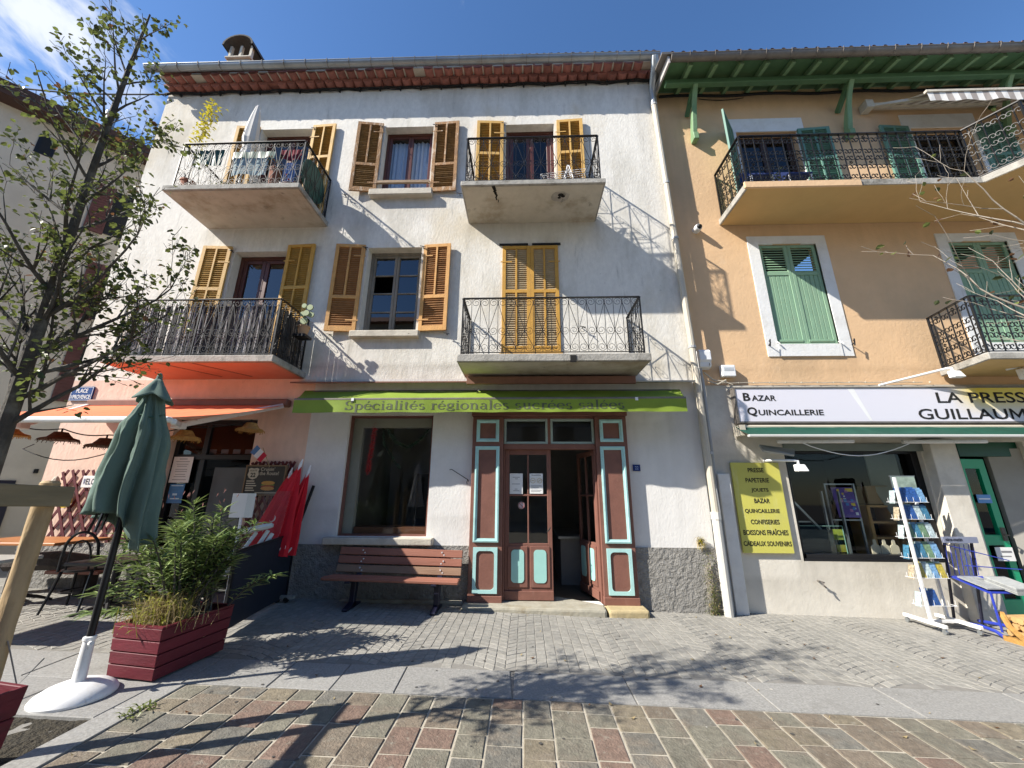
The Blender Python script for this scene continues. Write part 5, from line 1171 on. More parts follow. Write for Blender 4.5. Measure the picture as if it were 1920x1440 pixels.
# green roller awning over the newsagent
na = thing('rolled_awning', 'dark green awning rolled up on its white bar under the newsagent sign', 'awning', (5.6, 5.9, 2.45))
def fna(u, v): return (3.24+6.2*u, 5.62+.36*v, 2.435+.175*v-.02*math.sin(math.pi*v)*(1+.6*math.sin(u*40))+.006*mnoise.noise((u*40, v*4, 0)))
mb = MB(); v, f = agrid(fna, 80, 5); mb.add(v, f); part('canopy', mb, M['awngreen'], na, smooth=True)
mb = MB(); mb.box(3.20, 9.4, 5.57, 5.625, 2.392, 2.43); part('front_bar', mb, mat('grey_white_bar', (.52, .52, .50), .5, .05, 5), na, bevel=.008)
mb = MB(); mb.tube([(3.3, 5.99, 2.60), (9.4, 5.99, 2.60)], .035, 8); mb.box(3.26, 3.34, 5.88, 6.08, 2.46, 2.62); part('roller', mb, M['pipe'], na)
for x0, x1 in ((3.75, 4.75), (5.55, 6.6)):
    mb = MB(); mb.beam((x0, 5.85, 2.36), (x1, 5.72, 2.35), .05, .05); part('arm', mb, M['whitep'], na, bevel=.008)
mb = MB(); mb.tube([(4.05, 5.75, 2.33)]+[(4.05+1.55*k/12, 5.78, 2.33-.18*math.sin(math.pi*k/12)) for k in range(1, 12)]+[(5.6, 5.8, 2.33)], .007, 5); part('wire', mb, M['plastic'], na)
# striped awning by the eaves
sa = thing('striped_awning', 'white and grey striped balcony awning half pulled out under the green eaves', 'awning', (9.0, 6.05, 8.9))
m_str = mat('striped_canvas', (.72, .70, .66), .8, .05, 4); m_st2 = mat('grey_stripe', (.34, .30, .27), .8, .08, 5)
mb = MB(); n = 44; 
for i in range(n):
    x0 = 7.18+i*.105; x1 = x0+.105; q = 1 if i % 2 else 0
    xa0, xa1 = 6.85+(x0-7.18), 6.85+(x1-7.18)
    mb.quad((x0, 5.40, 8.52), (x1, 5.40, 8.52), (x1, 6.02, 8.99), (x0, 6.02, 8.99), q)
    zz = 8.30+.02*math.sin(i*1.2)
    mb.quad((x0, 5.385+.008*math.sin(i), zz), (x1, 5.385+.008*math.sin(i+1), 8.30+.02*math.sin((i+1)*1.2)), (x1, 5.39, 8.51), (x0, 5.39, 8.51), q)
part('canopy', mb, [m_str, m_st2], sa)
mb = MB(); mb.box(7.16, 11.8, 5.37, 5.42, 8.50, 8.545); mb.tube([(6.8, 6.02, 9.0), (11.8, 6.02, 9.0)], .05, 8); mb.beam((6.86, 6.0, 8.97), (7.5, 5.45, 8.50), .05, .05); mb.box(6.72, 6.86, 5.95, 6.12, 8.9, 9.08); part('frame', mb, M['stone'], sa)
# boxes, camera and lamps on the walls
c_ = thing('security_camera', 'small white dome camera on the ochre wall', 'camera', (3.17, 6.05, 6.22))
mb = MB(); 
for k in range(1): mb.tube([(3.16, 6.13, 6.26), (3.16, 6.03, 6.25)], .065, 14); mb.tube([(3.16, 6.03, 6.25), (3.165, 5.99, 6.245)], [.066, .055], 14)
part('housing', mb, M['plastic'], c_, smooth=True); mb = MB(); mb.tube([(3.165, 5.995, 6.245), (3.17, 5.955, 6.235)], [.048, .03], 12); part('lens', mb, M['blacksteel'], c_, smooth=True)
bx_ = thing('meter_box', 'grey white electric meter box with a flip cover beside the corner downpipe', 'box', (2.93, 6.05, 3.56))
mb = MB(); mb.prismx([(6.11, 3.56), (6.0, 3.585), (5.985, 3.66), (5.96, 3.70), (5.96, 3.84), (5.99, 3.88), (6.11, 3.88)], 2.84, 3.03); part('case', mb, M['plastic'], bx_, bevel=.012, seg=2); mb = MB(); mb.box(2.99, 3.0, 5.975, 5.985, 3.60, 3.64); part('latch', mb, M['text'], bx_)
bx_ = thing('junction_box', 'square white junction box above the newsagent sign', 'box', (3.31, 6.08, 3.44))
mb = MB(); mb.box(3.20, 3.42, 6.03, 6.12, 3.435, 3.63); part('case', mb, M['plastic'], bx_, bevel=.012, seg=2); mb = MB()
for i in range(3): mb.box(3.235, 3.39, 6.026, 6.0295, 3.575-.022*i, 3.582-.022*i)
part('print', mb, mat('pale_print', (.45, .5, .55), .6), bx_)
def flood(name, label, x, y, z, s=1.0, arm=None):
    t = thing(name, label, 'lamp', (x, y, z)); q = MB(); q.hexa([(x-.07*s, y-.06, z-.10*s), (x+.09*s, y-.06, z-.10*s), (x+.09*s, y+.03, z-.10*s), (x-.07*s, y+.03, z-.10*s), (x-.06*s, y-.02, z), (x+.07*s, y-.02, z), (x+.07*s, y+.05, z), (x-.06*s, y+.05, z)])
    part('head', q, M['plastic'], t, bevel=.01)
    q = MB(); q.tube([(x, y+.02, z), (x, y+.02, z+.05), *(arm or [(x, 6.13, z+.06)])], .018, 8); part('arm', q, M['plastic'], t); return t
flood('floodlight', 'white floodlight on an arm in front of the newsagent window', 3.92, 5.72, 2.02, 1.0, [(3.88, 5.74, 2.075), (3.70, 6.0, 2.10), (3.66, 6.1, 2.10)])
flood('floodlight', 'white floodlight on the corner of the small balcony above the fascia sign', 6.50, 5.75, 3.42, 1.1, [(6.48, 5.8, 3.48), (5.62, 6.05, 3.28)])
flood('floodlight', 'grey bulkhead lamp under the soffit of the small balcony', 7.35, 5.6, 3.40, 1.6, [(7.2, 5.7, 3.42)])
pe = thing('gutter_scrap', 'loose bent grey metal strip hanging at the upper corner of the newsagent window', 'scrap', (3.8, 5.9, 2.2))
mb = MB(); mb.hexa([(3.58, 5.95, 2.22), (3.92, 5.80, 2.14), (3.92, 5.78, 2.16), (3.58, 5.93, 2.24), (3.55, 5.98, 2.31), (3.98, 5.86, 2.235), (3.98, 5.84, 2.25), (3.55, 5.96, 2.33)]); part('strip', mb, M['zinc'], pe)
cb = MB(); cb.tube([(3.1+.12*i, 6.085, 3.34+.006*math.sin(i*2.1)) for i in range(28)], .007, 5)
for i in range(14): cb.box(3.2+i*.25, 3.212+i*.25, 6.075, 6.1, 3.33, 3.352)
cb.tube([(2.9, 6.02, 3.50), (3.05, 6.05, 3.38), (3.2, 6.05, 3.36), (3.35, 6.06, 3.30)], .010, 5); cb.tube([(2.95, 6.05, 3.37), (3.1, 6.03, 3.30), (3.25, 6.05, 3.38)], .012, 5)
cw2 = thing('wall_cable', 'bundle of white cables clipped along the top of the newsagent sign', 'cable', (4.5, 6.09, 3.34)); part('cable', cb, M['pipe'], cw2)
hk_ = thing('shutter_hook', 'thin iron stay hook on the white wall beside the doorway', 'hook', (-.95, 5.95, 1.75)); mb = MB(); mb.tube([(-1.14, 5.96, 1.945), (-1.11, 5.94, 1.95), (-.86, 5.93, 1.80), (-.84, 5.93, 1.775), (-.87, 5.93, 1.77), (-.865, 5.94, 1.73)], .006, 5); mb.tube([(-.86, 6.0, 1.79), (-.86, 5.92, 1.79)], .008, 5); part('rod', mb, M['iron'], hk_)
hk_ = thing('wall_hook', 'rusty hook low on the cream newsagent wall', 'hook', (4.14, 6.05, .42)); mb = MB(); mb.tube([(4.12, 6.1, .44), (4.12, 6.02, .44), (4.13, 6.01, .40), (4.16, 6.02, .37)], .012, 5); mb.tube([(4.08, 6.03, .45), (4.16, 6.03, .43)], .01, 5); part('rod', mb, M['zincold'], hk_)
# ================================================================ RESTAURANT TERRACE
# glazed front of the restaurant
rw = MB(); a, b_, c, d = RD
rw.box(a, a+.07, 6.10, 6.18, c, d); rw.box(b_-.07, b_, 6.10, 6.18, c, d); rw.box(a+.07, b_-.07, 6.10, 6.18, d-.08, d); rw.box(a+.45, a+.53, 6.11, 6.17, c, d-.08); rw.box(a+.07, b_-.07, 6.105, 6.175, 2.10, 2.18)
rwo = part('restaurant_door', rw, M['blacksteel'], wh, bevel=.004)
for x0, x1 in ((a+.07, a+.45), (a+.53, b_-.07)):
    for z0, z1 in ((c, 2.10), (2.18, d-.08)):
        p = MB(); p.quad((x0, 6.14, z0), (x1, 6.14, z0), (x1, 6.14, z1), (x0, 6.14, z1)); part('pane', p, M['pane'], rwo)
p = MB(); p.box(-5.0, -4.46, 6.19, 6.20, .9, 1.98); part('blind', p, mat('grey_blind', (.20, .20, .20), .8, .08, 3), rwo)
p = MB()
for i in range(4): p.box(-5.15+i*.2, -5.03+i*.2, 6.185, 6.19, 2.20, 2.27)
part('window_film', p, mat('grey_film', (.14, .14, .15), .6), rwo)
mn = sheet('menu', 'white printed menu sheet on the dark restaurant door', 'menu', -5.62, -5.30, 1.74, 2.14, 6.09, M['paper'],
      [(.3, .7, .90, .03), (.15, .85, .80, .02), (.2, .8, .70, .02), (.25, .75, .62, .02), (.2, .8, .50, .02), (.2, .8, .42, .02), (.25, .75, .30, .02), (.2, .8, .22, .02), (.15, .85, .10, .02)])
sheet('poster', 'small blue poster below the menu on the restaurant door', 'poster', -5.58, -5.34, 1.43, 1.72, 6.09, mat('blue_poster', (.02, .13, .33), .4, .3, 14), [(.1, .9, .88, .05), (.2, .8, .2, .06), (.3, .6, .4, .10)], lm=mat('pale_blue_print', (.45, .62, .74), .5))
# trellises
def trellis(label, x0, x1, z0, z1, y, p=.165, lean=.0):
    t = thing('trellis', label, 'trellis', ((x0+x1)/2, y, z0)); h = z1-z0; run = h*.52
    lw = .038
    def clip(sx, s):
        # slat from (sx, z0) to (sx+s*run, z1), cut at the sides
        q0, q1 = 0.0, 1.0
        for lim, sg in ((x0, 1), (x1, -1)):
            da = (sx-lim)*sg; db = (sx+s*run-lim)*sg
            if da < 0 and db < 0: return None
            if da < 0: q0 = max(q0, da/(da-db))
            if db < 0: q1 = min(q1, da/(da-db))
        return (q0, q1) if q1-q0 > .08 else None
    k = -int(run/p)-1
    while x0+k*p < x1+run:
        sx = x0+k*p+.03
        for s, off in ((1, 0), (-1, -.012)):
            r_ = clip(sx, s)
            if r_:
                m = MB(); m.beam((sx+s*run*r_[0], y+off, z0+h*r_[0]), (sx+s*run*r_[1], y+off, z0+h*r_[1]), lw, .010, up=(0, 1, 0)); part('slat', m, M['trellis'], t)
        k += 1
    return t
trellis('dark red wooden lattice on the salmon wall below the street plate', -7.22, -5.95, .88, 1.92, 5.95)
trellis('dark red wooden lattice behind the red parasols beside the white wall', -4.22, -3.46, .6, 2.06, 5.95, .12)
# wall signs
wl = thing('welcome_plate', 'white number plate style welcome sign hung on the red lattice', 'sign', (-6.66, 5.90, 1.65))
mb = MB(); mb.box(-6.83, -6.49, 5.905, 5.915, 1.655, 1.83); part('plate', mb, M['signwhite'], wl, bevel=.004)
for i, (ch_, cc) in enumerate(zip('WELCOME', ((.05, .07, .2), (.02, .02, .02), (.02, .03, .1), (.03, .03, .05), (.6, .1, .12), (.75, .25, .04), (.55, .12, .05)))):
    text(wl, ch_, -6.805+i*.043, -6.770+i*.043, 1.70, 1.79, 5.903, mat('letter_paint_%d' % i, cc, .5), .02)
ys2 = thing('bottle_top_sign', 'small round yellow advertising plate low on the red lattice', 'sign', (-7.0, 5.9, 1.38)); mb = MB(); mb.prism([(-7.0+.10*math.cos(k*.349)*(1+.04*(k % 2)), 1.46+.10*math.sin(k*.349)*(1+.04*(k % 2))) for k in range(18)], 5.90, 5.915); part('disc', mb, mat('bright_yellow_enamel', (.75, .52, .02), .4, .05, 4), ys2)
mb = MB(); mb.box(-7.05, -6.95, 5.897, 5.8995, 1.465, 1.50); mb.box(-7.06, -6.95, 5.897, 5.8995, 1.41, 1.45); part('print', mb, M['text'], ys2)
bd = thing('menu_board', 'black painted road trip menu board with a route shield and a burger picture', 'sign', (-3.93, 5.86, 1.56))
mb = MB(); mb.box(-4.23, -3.64, 5.875, 5.90, 1.57, 1.98); part('board', mb, mat('board_black', (.03, .027, .022), .5, .2, 8), bd)
mb = MB(); mb.box(-4.25, -3.62, 5.865, 5.905, 1.98, 2.0); mb.box(-4.25, -3.62, 5.865, 5.905, 1.55, 1.57); mb.box(-4.25, -4.23, 5.865, 5.905, 1.57, 1.98); mb.box(-3.64, -3.62, 5.865, 5.905, 1.57, 1.98); part('frame', mb, mat('board_frame', (.20, .13, .07), .6, .1, 5), bd)
cm = mat('cream_print', (.52, .47, .36), .5, .1, 6)
text(bd, "Cruisin'", -4.02, -3.80, 1.915, 1.965, 5.872, cm, .01); text(bd, 'the Route!', -4.03, -3.73, 1.85, 1.905, 5.872, cm, .01)
sh = [(-.085, .07), (-.05, .085), (0, .075), (.05, .085), (.085, .07), (.075, .03), (.09, -.02), (.06, -.07), (0, -.095), (-.06, -.07), (-.09, -.02), (-.075, .03)]
mb = MB(); mb.prism([(-4.125+x*.95, 1.875+z*.95) for x, z in sh], 5.871, 5.874); part('shield', mb, cm, bd)
text(bd, '22', -4.165, -4.085, 1.82, 1.885, 5.869, M['text'], .03); text(bd, 'ROUTE', -4.175, -4.075, 1.905, 1.93, 5.869, M['text'], .01)
mb = MB()
for i in range(5): mb.box(-4.21, -4.09+.02*((i*7) % 3), 5.871, 5.8745, 1.755-.034*i, 1.770-.034*i)
mb.box(-4.05, -3.68, 5.871, 5.8745, 1.585, 1.598); part('print', mb, cm, bd)
for zc, hh, cc in ((1.735, .03, (.50, .27, .06)), (1.705, .016, (.12, .25, .05)), (1.685, .018, (.30, .04, .03)), (1.655, .03, (.45, .25, .08))):
    mb = MB(); mb.prism([(-3.87+.105*math.cos(k*.449), zc+hh*math.sin(k*.449)) for k in range(14)], 5.870-.0004*hh, 5.8735); part('picture', mb, mat('burger_%d' % int(zc*1000), cc, .6, .2, 30), bd)
fr_ = thing('little_flag', 'small French tricolour flag on a stick above the menu board', 'flag', (-3.99, 5.85, 2.02))
mb = MB(); mb.tube([(-3.88, 5.86, 1.97), (-4.02, 5.83, 2.26)], .006, 5); part('stick', mb, M['stake'], fr_)
for i, m_ in enumerate((mat('flag_blue', (.10, .22, .45), .7), M['signwhite'], mat('flag_red', (.55, .02, .05), .7))):
    u = Vector((-.05, -.01, -.055)); a = Vector((-4.02, 5.83, 2.25)); vv = Vector((.055, .01, -.10))
    p0 = a+Vector((-.09, 0, -.015))+Vector((.075, 0, -.045))*i*.9; mb = MB(); e = Vector((.075, .004, -.045))*.9; h_ = Vector((-.075, -.02, -.115))
    if i == 0: e = e*.9
    p0 = Vector((-4.05, 5.82, 2.245))+Vector((.058, .004, -.052))*(i-1)
    mb.add([p0, p0+Vector((.058, .004, -.052)), p0+Vector((.058, .004, -.052))+h_*.9, p0+h_], ((0, 1, 2, 3),)); part('stripe', mb, m_, fr_)
ws = thing('blank_sign', 'plain white board propped behind the oleander', 'sign', (-3.7, 5.2, 1.2)); mb = MB(); mb.box(-3.87, -3.56, 5.19, 5.20, 1.28, 1.585); mb.box(-3.73, -3.70, 5.2, 5.22, .12, 1.4); part('panel', mb, M['signwhite'], ws)
# straw hat lampshades on their flex
fx = thing('light_flex', 'dark flex strung under the orange awning carrying the straw lampshades', 'cable', (-5.5, 4.9, 2.45))
mb = MB(); hp = [(-6.95, 4.95, 2.47), (-6.15, 4.9, 2.40), (-5.45, 4.85, 2.31), (-4.45, 4.9, 2.42), (-3.92, 5.35, 2.60)]
pts = []
for p, q in zip(hp[:-1], hp[1:]):
    for k in range(8): t = k/8; v = Vector(p).lerp(Vector(q), t); v.z -= .04*math.sin(math.pi*t); pts.append(v)
pts.append(Vector(hp[-1])); mb.tube(pts, .008, 5)
mb.tube([(-7.4, 5.6, 2.28)]+[(-7.3+2.1*k/10, 5.3-.04*k, 2.24-.24*math.sin(math.pi*k/11)) for k in range(1, 11)]+[(-4.9, 4.8, 2.30)], .007, 5); part('cable', mb, M['text'], fx)
labs = ['straw hat lampshade nearest the trunk of the street tree', 'brown straw hat lampshade above the street corner lattice', 'brown straw hat lampshade just beside the closed green parasol', 'golden straw hat lampshade in front of the dark restaurant door', 'ragged golden straw hat lampshade hung highest by the awning arm']
for i, (p, lb) in enumerate(zip(hp, labs)):
    t = thing('straw_lampshade', lb, 'lampshade', (p[0], p[1], p[2]-.16), 'straw hat lampshades under the orange awning')
    r1 = random.Random(i); mb = MB(); jj = lambda a, b, th: 1+.10*math.sin(th*2+i)+r1.uniform(-.06, .06) if a < 3 else 1+r1.uniform(-.03, .03)
    mb.lathe([(.185, -.125+.0), (.175, -.105), (.115, -.085), (.085, -.045), (.065, -.015), (.0, -.008)], (p[0], p[1], p[2]-.03), 26, jit=jj)
    part('shade', mb, M['straw'] if i in (0, 3, 4) else M['strawdk'], t)
    fr2 = MB()
    for k in range(46):
        th = k*.1366+r1.uniform(-.05, .05); rr2 = .178*(1+.10*math.sin(th*2+i)); fr2.beam((p[0]+rr2*math.cos(th), p[1]+rr2*math.sin(th), p[2]-.15), (p[0]+(rr2+r1.uniform(-.02, .035))*math.cos(th+.05), p[1]+(rr2+.01)*math.sin(th+.05), p[2]-.15-r1.uniform(.01, .045)), .006, .004)
    part('fringe', fr2, M['straw'] if i in (0, 3, 4) else M['strawdk'], t, kind='stuff')
    mb = MB(); mb.tube([(p[0], p[1], p[2]), (p[0], p[1], p[2]-.045)], .010, 6); part('holder', mb, M['text'], t)
# red advertising parasols folded and stacked against the wall, with white rims
def red_par(label, foot, tip, rad, seed):
    t = thing('folded_red_parasol', label, 'parasol', foot, 'folded red parasols against the salmon wall'); r1 = random.Random(seed)
    f0, t0 = Vector(foot), Vector(tip); ax = (t0-f0).normalized(); L_ = (t0-f0).length
    sx = ax.cross(Vector((0, 1, 0))).normalized(); sy = ax.cross(sx)
    n = 20; rows = 8; mb = MB(); vs = []
    for j in range(rows+1):
        u = j/rows; r_ = rad*(1-u)**.75+.012; c0 = f0+ax*(L_*(.36+.62*u))
        for k in range(n):
            th = 2*math.pi*k/n; q = r_*(1+.24*(1 if k % 2 else -1)*(1-u*.4))+r1.uniform(-.004, .004)
            vs.append(c0+sx*(q*math.cos(th))+sy*(q*.6*math.sin(th)))
    mb.add(vs, [(j*n+k, j*n+(k+1) % n, (j+1)*n+(k+1) % n, (j+1)*n+k) for j in range(rows) for k in range(n)]); part('canopy', mb, M['red'], t)
    mb = MB(); mb.tube([f0, t0], .02, 8); part('pole', mb, M['plastic'], t)
    mb = MB(); mb.tube([f0+ax*(L_*.975), t0+ax*.06], [.022, .008], 8); part('finial', mb, M['signwhite'], t)
    mb = MB()
    for k in range(8):
        th = k*.785; q = rad*.9; c0 = f0+ax*(L_*.36)
        mb.beam(c0+sx*q*math.cos(th)+sy*q*.6*math.sin(th), c0+ax*.10+sx*q*1.0*math.cos(th+.5)+sy*q*.62*math.sin(th+.5), .045, .02)
    part('rim', mb, mat('grey_white_rim', (.48, .46, .44), .6, .1, 6), t)
    mb = MB()
    for (u, v, s, rr_) in ((.52, .45, .075, 0), (.42, -.3, .05, 1), (.60, .0, .04, 2)):
        c0 = f0+ax*(L_*u); rv = rad*1.35*(1-(u-.36)/.62)**.75+.012
        pts = [c0+sx*(rv*v+s*math.cos(a*.35+rr_))+ax*(s*1.1*math.sin(a*.35+rr_))-Vector((0, rv*.68+.012, 0)) for a in range(11)]
        mb.tube(pts, [.002+.010*math.sin(math.pi*k/10) for k in range(11)], 5, flat=.4)
    part('emblem', mb, M['signwhite'], t); return t
red_par('tall folded red parasol with white swirl emblems leaning into the corner', (-3.62, 5.42, .12), (-3.32, 5.72, 2.02), .23, 1)
red_par('shorter folded red parasol leaning behind the menu board side', (-3.78, 5.62, .12), (-3.50, 5.80, 1.90), .20, 2)
red_par('narrow folded red parasol closest to the white shop wall', (-3.48, 5.62, .12), (-3.25, 5.84, 1.94), .15, 3)
wc = thing('white_stool', 'white plastic stool frame standing upside down behind the windbreak', 'stool', (-3.45, 5.2, .12))
for (a, b_) in (((-3.72, 5.10, .60), (-3.50, 5.25, 1.10)), ((-3.55, 5.14, .62), (-3.38, 5.3, 1.12)), ((-3.46, 5.16, .66), (-3.33, 5.32, 1.08))):
    mb = MB(); mb.beam(a, b_, .045, .045); part('leg', mb, M['plastic'], wc, bevel=.008)
mb = MB(); mb.beam((-3.78, 5.12, .80), (-3.32, 5.22, .80), .04, .03); part('stretcher', mb, M['plastic'], wc)
mb = MB(); mb.tube([(-3.52+.17*math.cos(k*.524), 5.28+.10*math.sin(k*.524), 1.14+.04*math.cos(k*.524)) for k in range(13)], .035, 6); part('seat', mb, M['plastic'], wc)
# navy windbreak at right angles to the wall
wb = thing('windbreak', 'dark navy canvas windbreak screen on castors between terrace and bench', 'screen', (-3.3, 5.2, .15))
mb = MB(); v, f = agrid(lambda u, v: (-3.14-.22*u+.006*math.sin(u*9), 4.42+1.48*u, gz(-3.2)+.045+(.76+.05*u)*v), 16, 6); mb.add(v, f); part('canvas', mb, M['navy'], wb)
mb = MB()
for y, x in ((4.42, -3.14), (5.90, -3.36)): mb.beam((x, y, gz(-3.2)+.05), (x, y, gz(-3.2)+.90+.12*(y > 5)), .03, .03)
mb.beam((-3.14, 4.42, gz(-3.2)+.82), (-3.36, 5.9, gz(-3.2)+.87), .025, .025); part('frame', mb, M['blacksteel'], wb)
for y, x in ((5.86, -3.36),):
    mb = MB(); mb.box(x-.02, x+.22, y-.16, y-.10, gz(-3.2)+.05, gz(-3.2)+.09); part('foot', mb, M['concrete'], wb)
    for dx in (.0, .12): mb = MB(); mb.tube([(x+dx, y-.16, gz(-3.2)+.04), (x+dx, y-.13, gz(-3.2)+.04)], .035, 10); part('castor', mb, M['text'], wb)
mb = MB(); v, f = agrid(lambda u, v: (-3.14-.20*u, 4.44+1.44*u, gz(-3.2)+.84+.62*v), 2, 2); mb.add(v, f); part('clear_panel', mb, M['paneclear'], wb)
st2 = thing('door_prop', 'slim dark pole leaning in the corner beside the red parasols', 'pole', (-3.40, 5.93, .15)); mb = MB(); mb.tube([(-3.42, 5.90, .16), (-3.36, 5.92, 1.0), (-3.22, 5.94, 1.62), (-3.20, 5.94, 1.70)], .022, 7); part('rod', mb, M['text'], st2)
# bistro chairs
def chair(loc, rz, label):
    t = thing('bistro_chair', label, 'chair', loc, 'black bentwood chairs on the terrace')
    def sub(nm, q, m_, bv=0):
        o = bpy.data.objects.new(nm, q.mesh(nm, [m_])); COL.objects.link(o); o.parent = t; WLOC[o.name] = Vector(loc)
        smoothify(o); return o
    q = MB(); q.lathe([(0, .430), (.19, .430), (.205, .440), (.205, .455), (.19, .462), (0, .455)], (0, 0, 0), 20); sub('seat', q, M['blacksteel'])
    for sx in (-1, 1):
        q = MB(); q.tube([(sx*.15, -.14, .44), (sx*.165, -.17, .22), (sx*.19, -.20, 0)], [.018, .016, .012], 7); sub('leg', q, M['blacksteel'])
        q = MB(); q.tube([(sx*.15, .14, .44), (sx*.16, .19, .25), (sx*.18, .27, 0)], [.018, .016, .012], 7); sub('leg', q, M['blacksteel'])
    q = MB(); q.tube([(.19*math.cos(math.pi*k/16)*(1.0 if 2 < k < 14 else .95), .15+.06*math.sin(math.pi*k/16), .44+.46*math.sin(math.pi*k/16)**.62) for k in range(17)], .016, 7); sub('back_hoop', q, M['blacksteel'])
    q = MB(); q.tube([(.11*math.cos(math.pi*k/14), .15+.05*math.sin(math.pi*k/14), .44+.36*math.sin(math.pi*k/14)**.6) for k in range(15)], .011, 6); sub('inner_hoop', q, M['blacksteel'])
    q = MB(); q.tube([(.16*math.cos(k*.3927), .02+.16*math.sin(k*.3927), .20) for k in range(17)], .010, 5); sub('stretcher', q, M['blacksteel'])
    t.rotation_euler.z = rz; return t
c1 = chair((-5.60, 5.18, gz(-5.6)), R(200), 'black bentwood chair with its hooped back to the street, left of the parasol pole')
for lc, rz, lb in (((-5.42, 5.78, gz(-5.4)), R(70), 'black bentwood chair half hidden behind the parasol pole by the stone plinth'), ((-6.9, 4.75, gz(-6.9)), R(-60), 'black bentwood chair at the far end under the orange topped table'), ((-4.72, 5.72, gz(-4.7)), R(95), 'black bentwood chair tucked behind the oleander')):
    copy_tree(c1, None, lc, lb, rz)
def table(loc, w_, d_, h, top, label, name='table'):
    t = thing(name, label, 'table', loc); x, y, z = loc
    q = MB(); q.box(x-w_/2, x+w_/2, y-d_/2, y+d_/2, z+h-.035, z+h); part('table_top', q, top, t, bevel=.006)
    q = MB(); q.tube([(x, y, z+.03), (x, y, z+h-.035)], .035, 10); part('column', q, M['blacksteel'], t, smooth=True)
    for k in range(4):
        a = k*math.pi/2+.78; q = MB(); q.tube([(x, y, z+.10), (x+.16*math.cos(a), y+.16*math.sin(a), z+.06), (x+.30*math.cos(a), y+.30*math.sin(a), z+.008)], [.025, .02, .014], 6); part('foot', q, M['blacksteel'], t)
    return t
table((-6.45, 5.25, gz(-6.4)), 1.35, .70, .76, mat('orange_wood_top', (.42, .17, .06), .35, .15, 4, stretch=(.3, 2, 1)), 'orange brown wooden table by the restaurant wall')
table((-5.62, 4.05, gz(-5.6)), .72, .70, .72, mat('grey_table_top', (.42, .42, .38), .3, .08, 4), 'pale grey square table at the edge of the terrace')
table((-5.05, 5.05, gz(-5.05)), .66, .66, .60, M['blacksteel'], 'black low table between the bistro chairs')
lg = thing('log_bench', 'dark rough timber log seat under the red lattice', 'bench', (-6.2, 5.75, .15)); mb = MB(); mb.tube([(-7.3, 5.72, .62), (-6.6, 5.7, .66), (-5.9, 5.72, .60)], [.12, .13, .11], 9); part('seat', mb, mat('dark_log', (.05, .04, .035), .9, .4, 10, .8, 20), lg, smooth=True)
for x in (-7.1, -6.1): mb = MB(); mb.box(x-.06, x+.06, 5.62, 5.8, .12, .58); part('leg', mb, mat('dark_log', ()), lg)
mb = MB(); mb.box(-6.5, -5.75, 5.50, 5.60, .52, .56); part('plank', mb, M['bench'], lg)
rk = thing('plinth_boulder', 'rough pale stone block at the foot of the restaurant wall', 'stone', (-5.2, 5.85, .1)); mb = MB(); r1 = random.Random(8)
mb.lathe([(.42, -.1), (.46, .15), (.42, .42), (.36, .62), (.20, .72), (0, .74)], (-5.15, 5.80, .12), 14, jit=lambda a, b, t: r1.uniform(.86, 1.12), squash=.42); part('block', mb, mat('pale_rubble', (.40, .38, .35), .95, .2, 8, .8, 14), rk, smooth=False)
# gallic lattice ornament
ow = thing('wall_ornament', 'small white ornament hooked on the corner of the red lattice', 'ornament', (-7.3, 5.9, 1.7)); mb = MB(); mb.lathe([(.0, .0), (.05, .01), (.06, .06), (.035, .13), (.015, .16), (0, .17)], (-7.27, 5.92, 1.66), 8); mb.tube([(-7.4, 5.9, 1.70), (-7.3, 5.9, 1.76), (-7.2, 5.9, 1.68)], .012, 5); part('body', mb, M['stone'], ow)

# ================================================================ STREET FURNITURE
# bench with five boards on two cast legs
bn = thing('park_bench', 'red brown slatted bench with dark legs below the shop window', 'bench', (-1.75, 5.65, .12))
BX0, BX1 = -2.63, -.88
def bz(x): return .0-.02*(x+1.75)
def board(y, z, dy, dz, m_, x0=BX0, x1=BX1):
    t = MB(); n_ = Vector((0, -dz, dy)).normalized()*.017; u = Vector((0, dy, dz))/2
    vs = []
    for x in (x0, x1):
        c0 = Vector((x, y, z+bz(x)))
        vs.append([c0-u-n_, c0+u-n_, c0+u+n_, c0-u+n_])
    t.add(vs[0]+vs[1], ((0, 3, 2, 1), (4, 5, 6, 7), (0, 1, 5, 4), (1, 2, 6, 5), (2, 3, 7, 6), (3, 0, 4, 7))); return part('board', t, m_, bn, bevel=.006)
board(5.46, .505, .115, .004, M['bench'], BX0-.02, BX1+.02); board(5.595, .500, .115, -.012, M['bench']); board(5.725, .488, .10, -.02, M['bench'])
board(5.800, .570, .022, .095, M['benchgrey']); board(5.832, .680, .024, .095, M['bench']); board(5.862, .788, .024, .095, M['bench'])
for x in (-2.30, -1.17):
    t = MB(); b0 = gz(x)
    for poly in ([(5.40, .46+bz(x)), (5.78, .455+bz(x)), (5.80, .48+bz(x)), (5.91, .84+bz(x)), (5.885, .845+bz(x)), (5.765, .485+bz(x)), (5.40, .485+bz(x))], [(5.60, b0), (5.68, b0), (5.72, .455+bz(x)), (5.62, .455+bz(x))], [(5.42, b0), (5.86, b0), (5.86, b0+.03), (5.68, b0+.07), (5.60, b0+.07), (5.42, b0+.03)]):
        t.prismx([(a, b_) for a, b_ in poly][::-1], x-.035, x+.035)
    lg_ = part('leg', t, M['navysteel'], bn, bevel=.006)
    for y, z in ((5.783, .555), (5.783, .588), (5.815, .665), (5.815, .698), (5.845, .773), (5.845, .805)):
        t = MB(); t.tube([(x+.03*(z*100 % 2 > 1), y+.004, z+bz(x)), (x+.03*(z*100 % 2 > 1), y-.010, z+bz(x)-.002)], .010, 8); part('bolt', t, M['whitep'], bn)
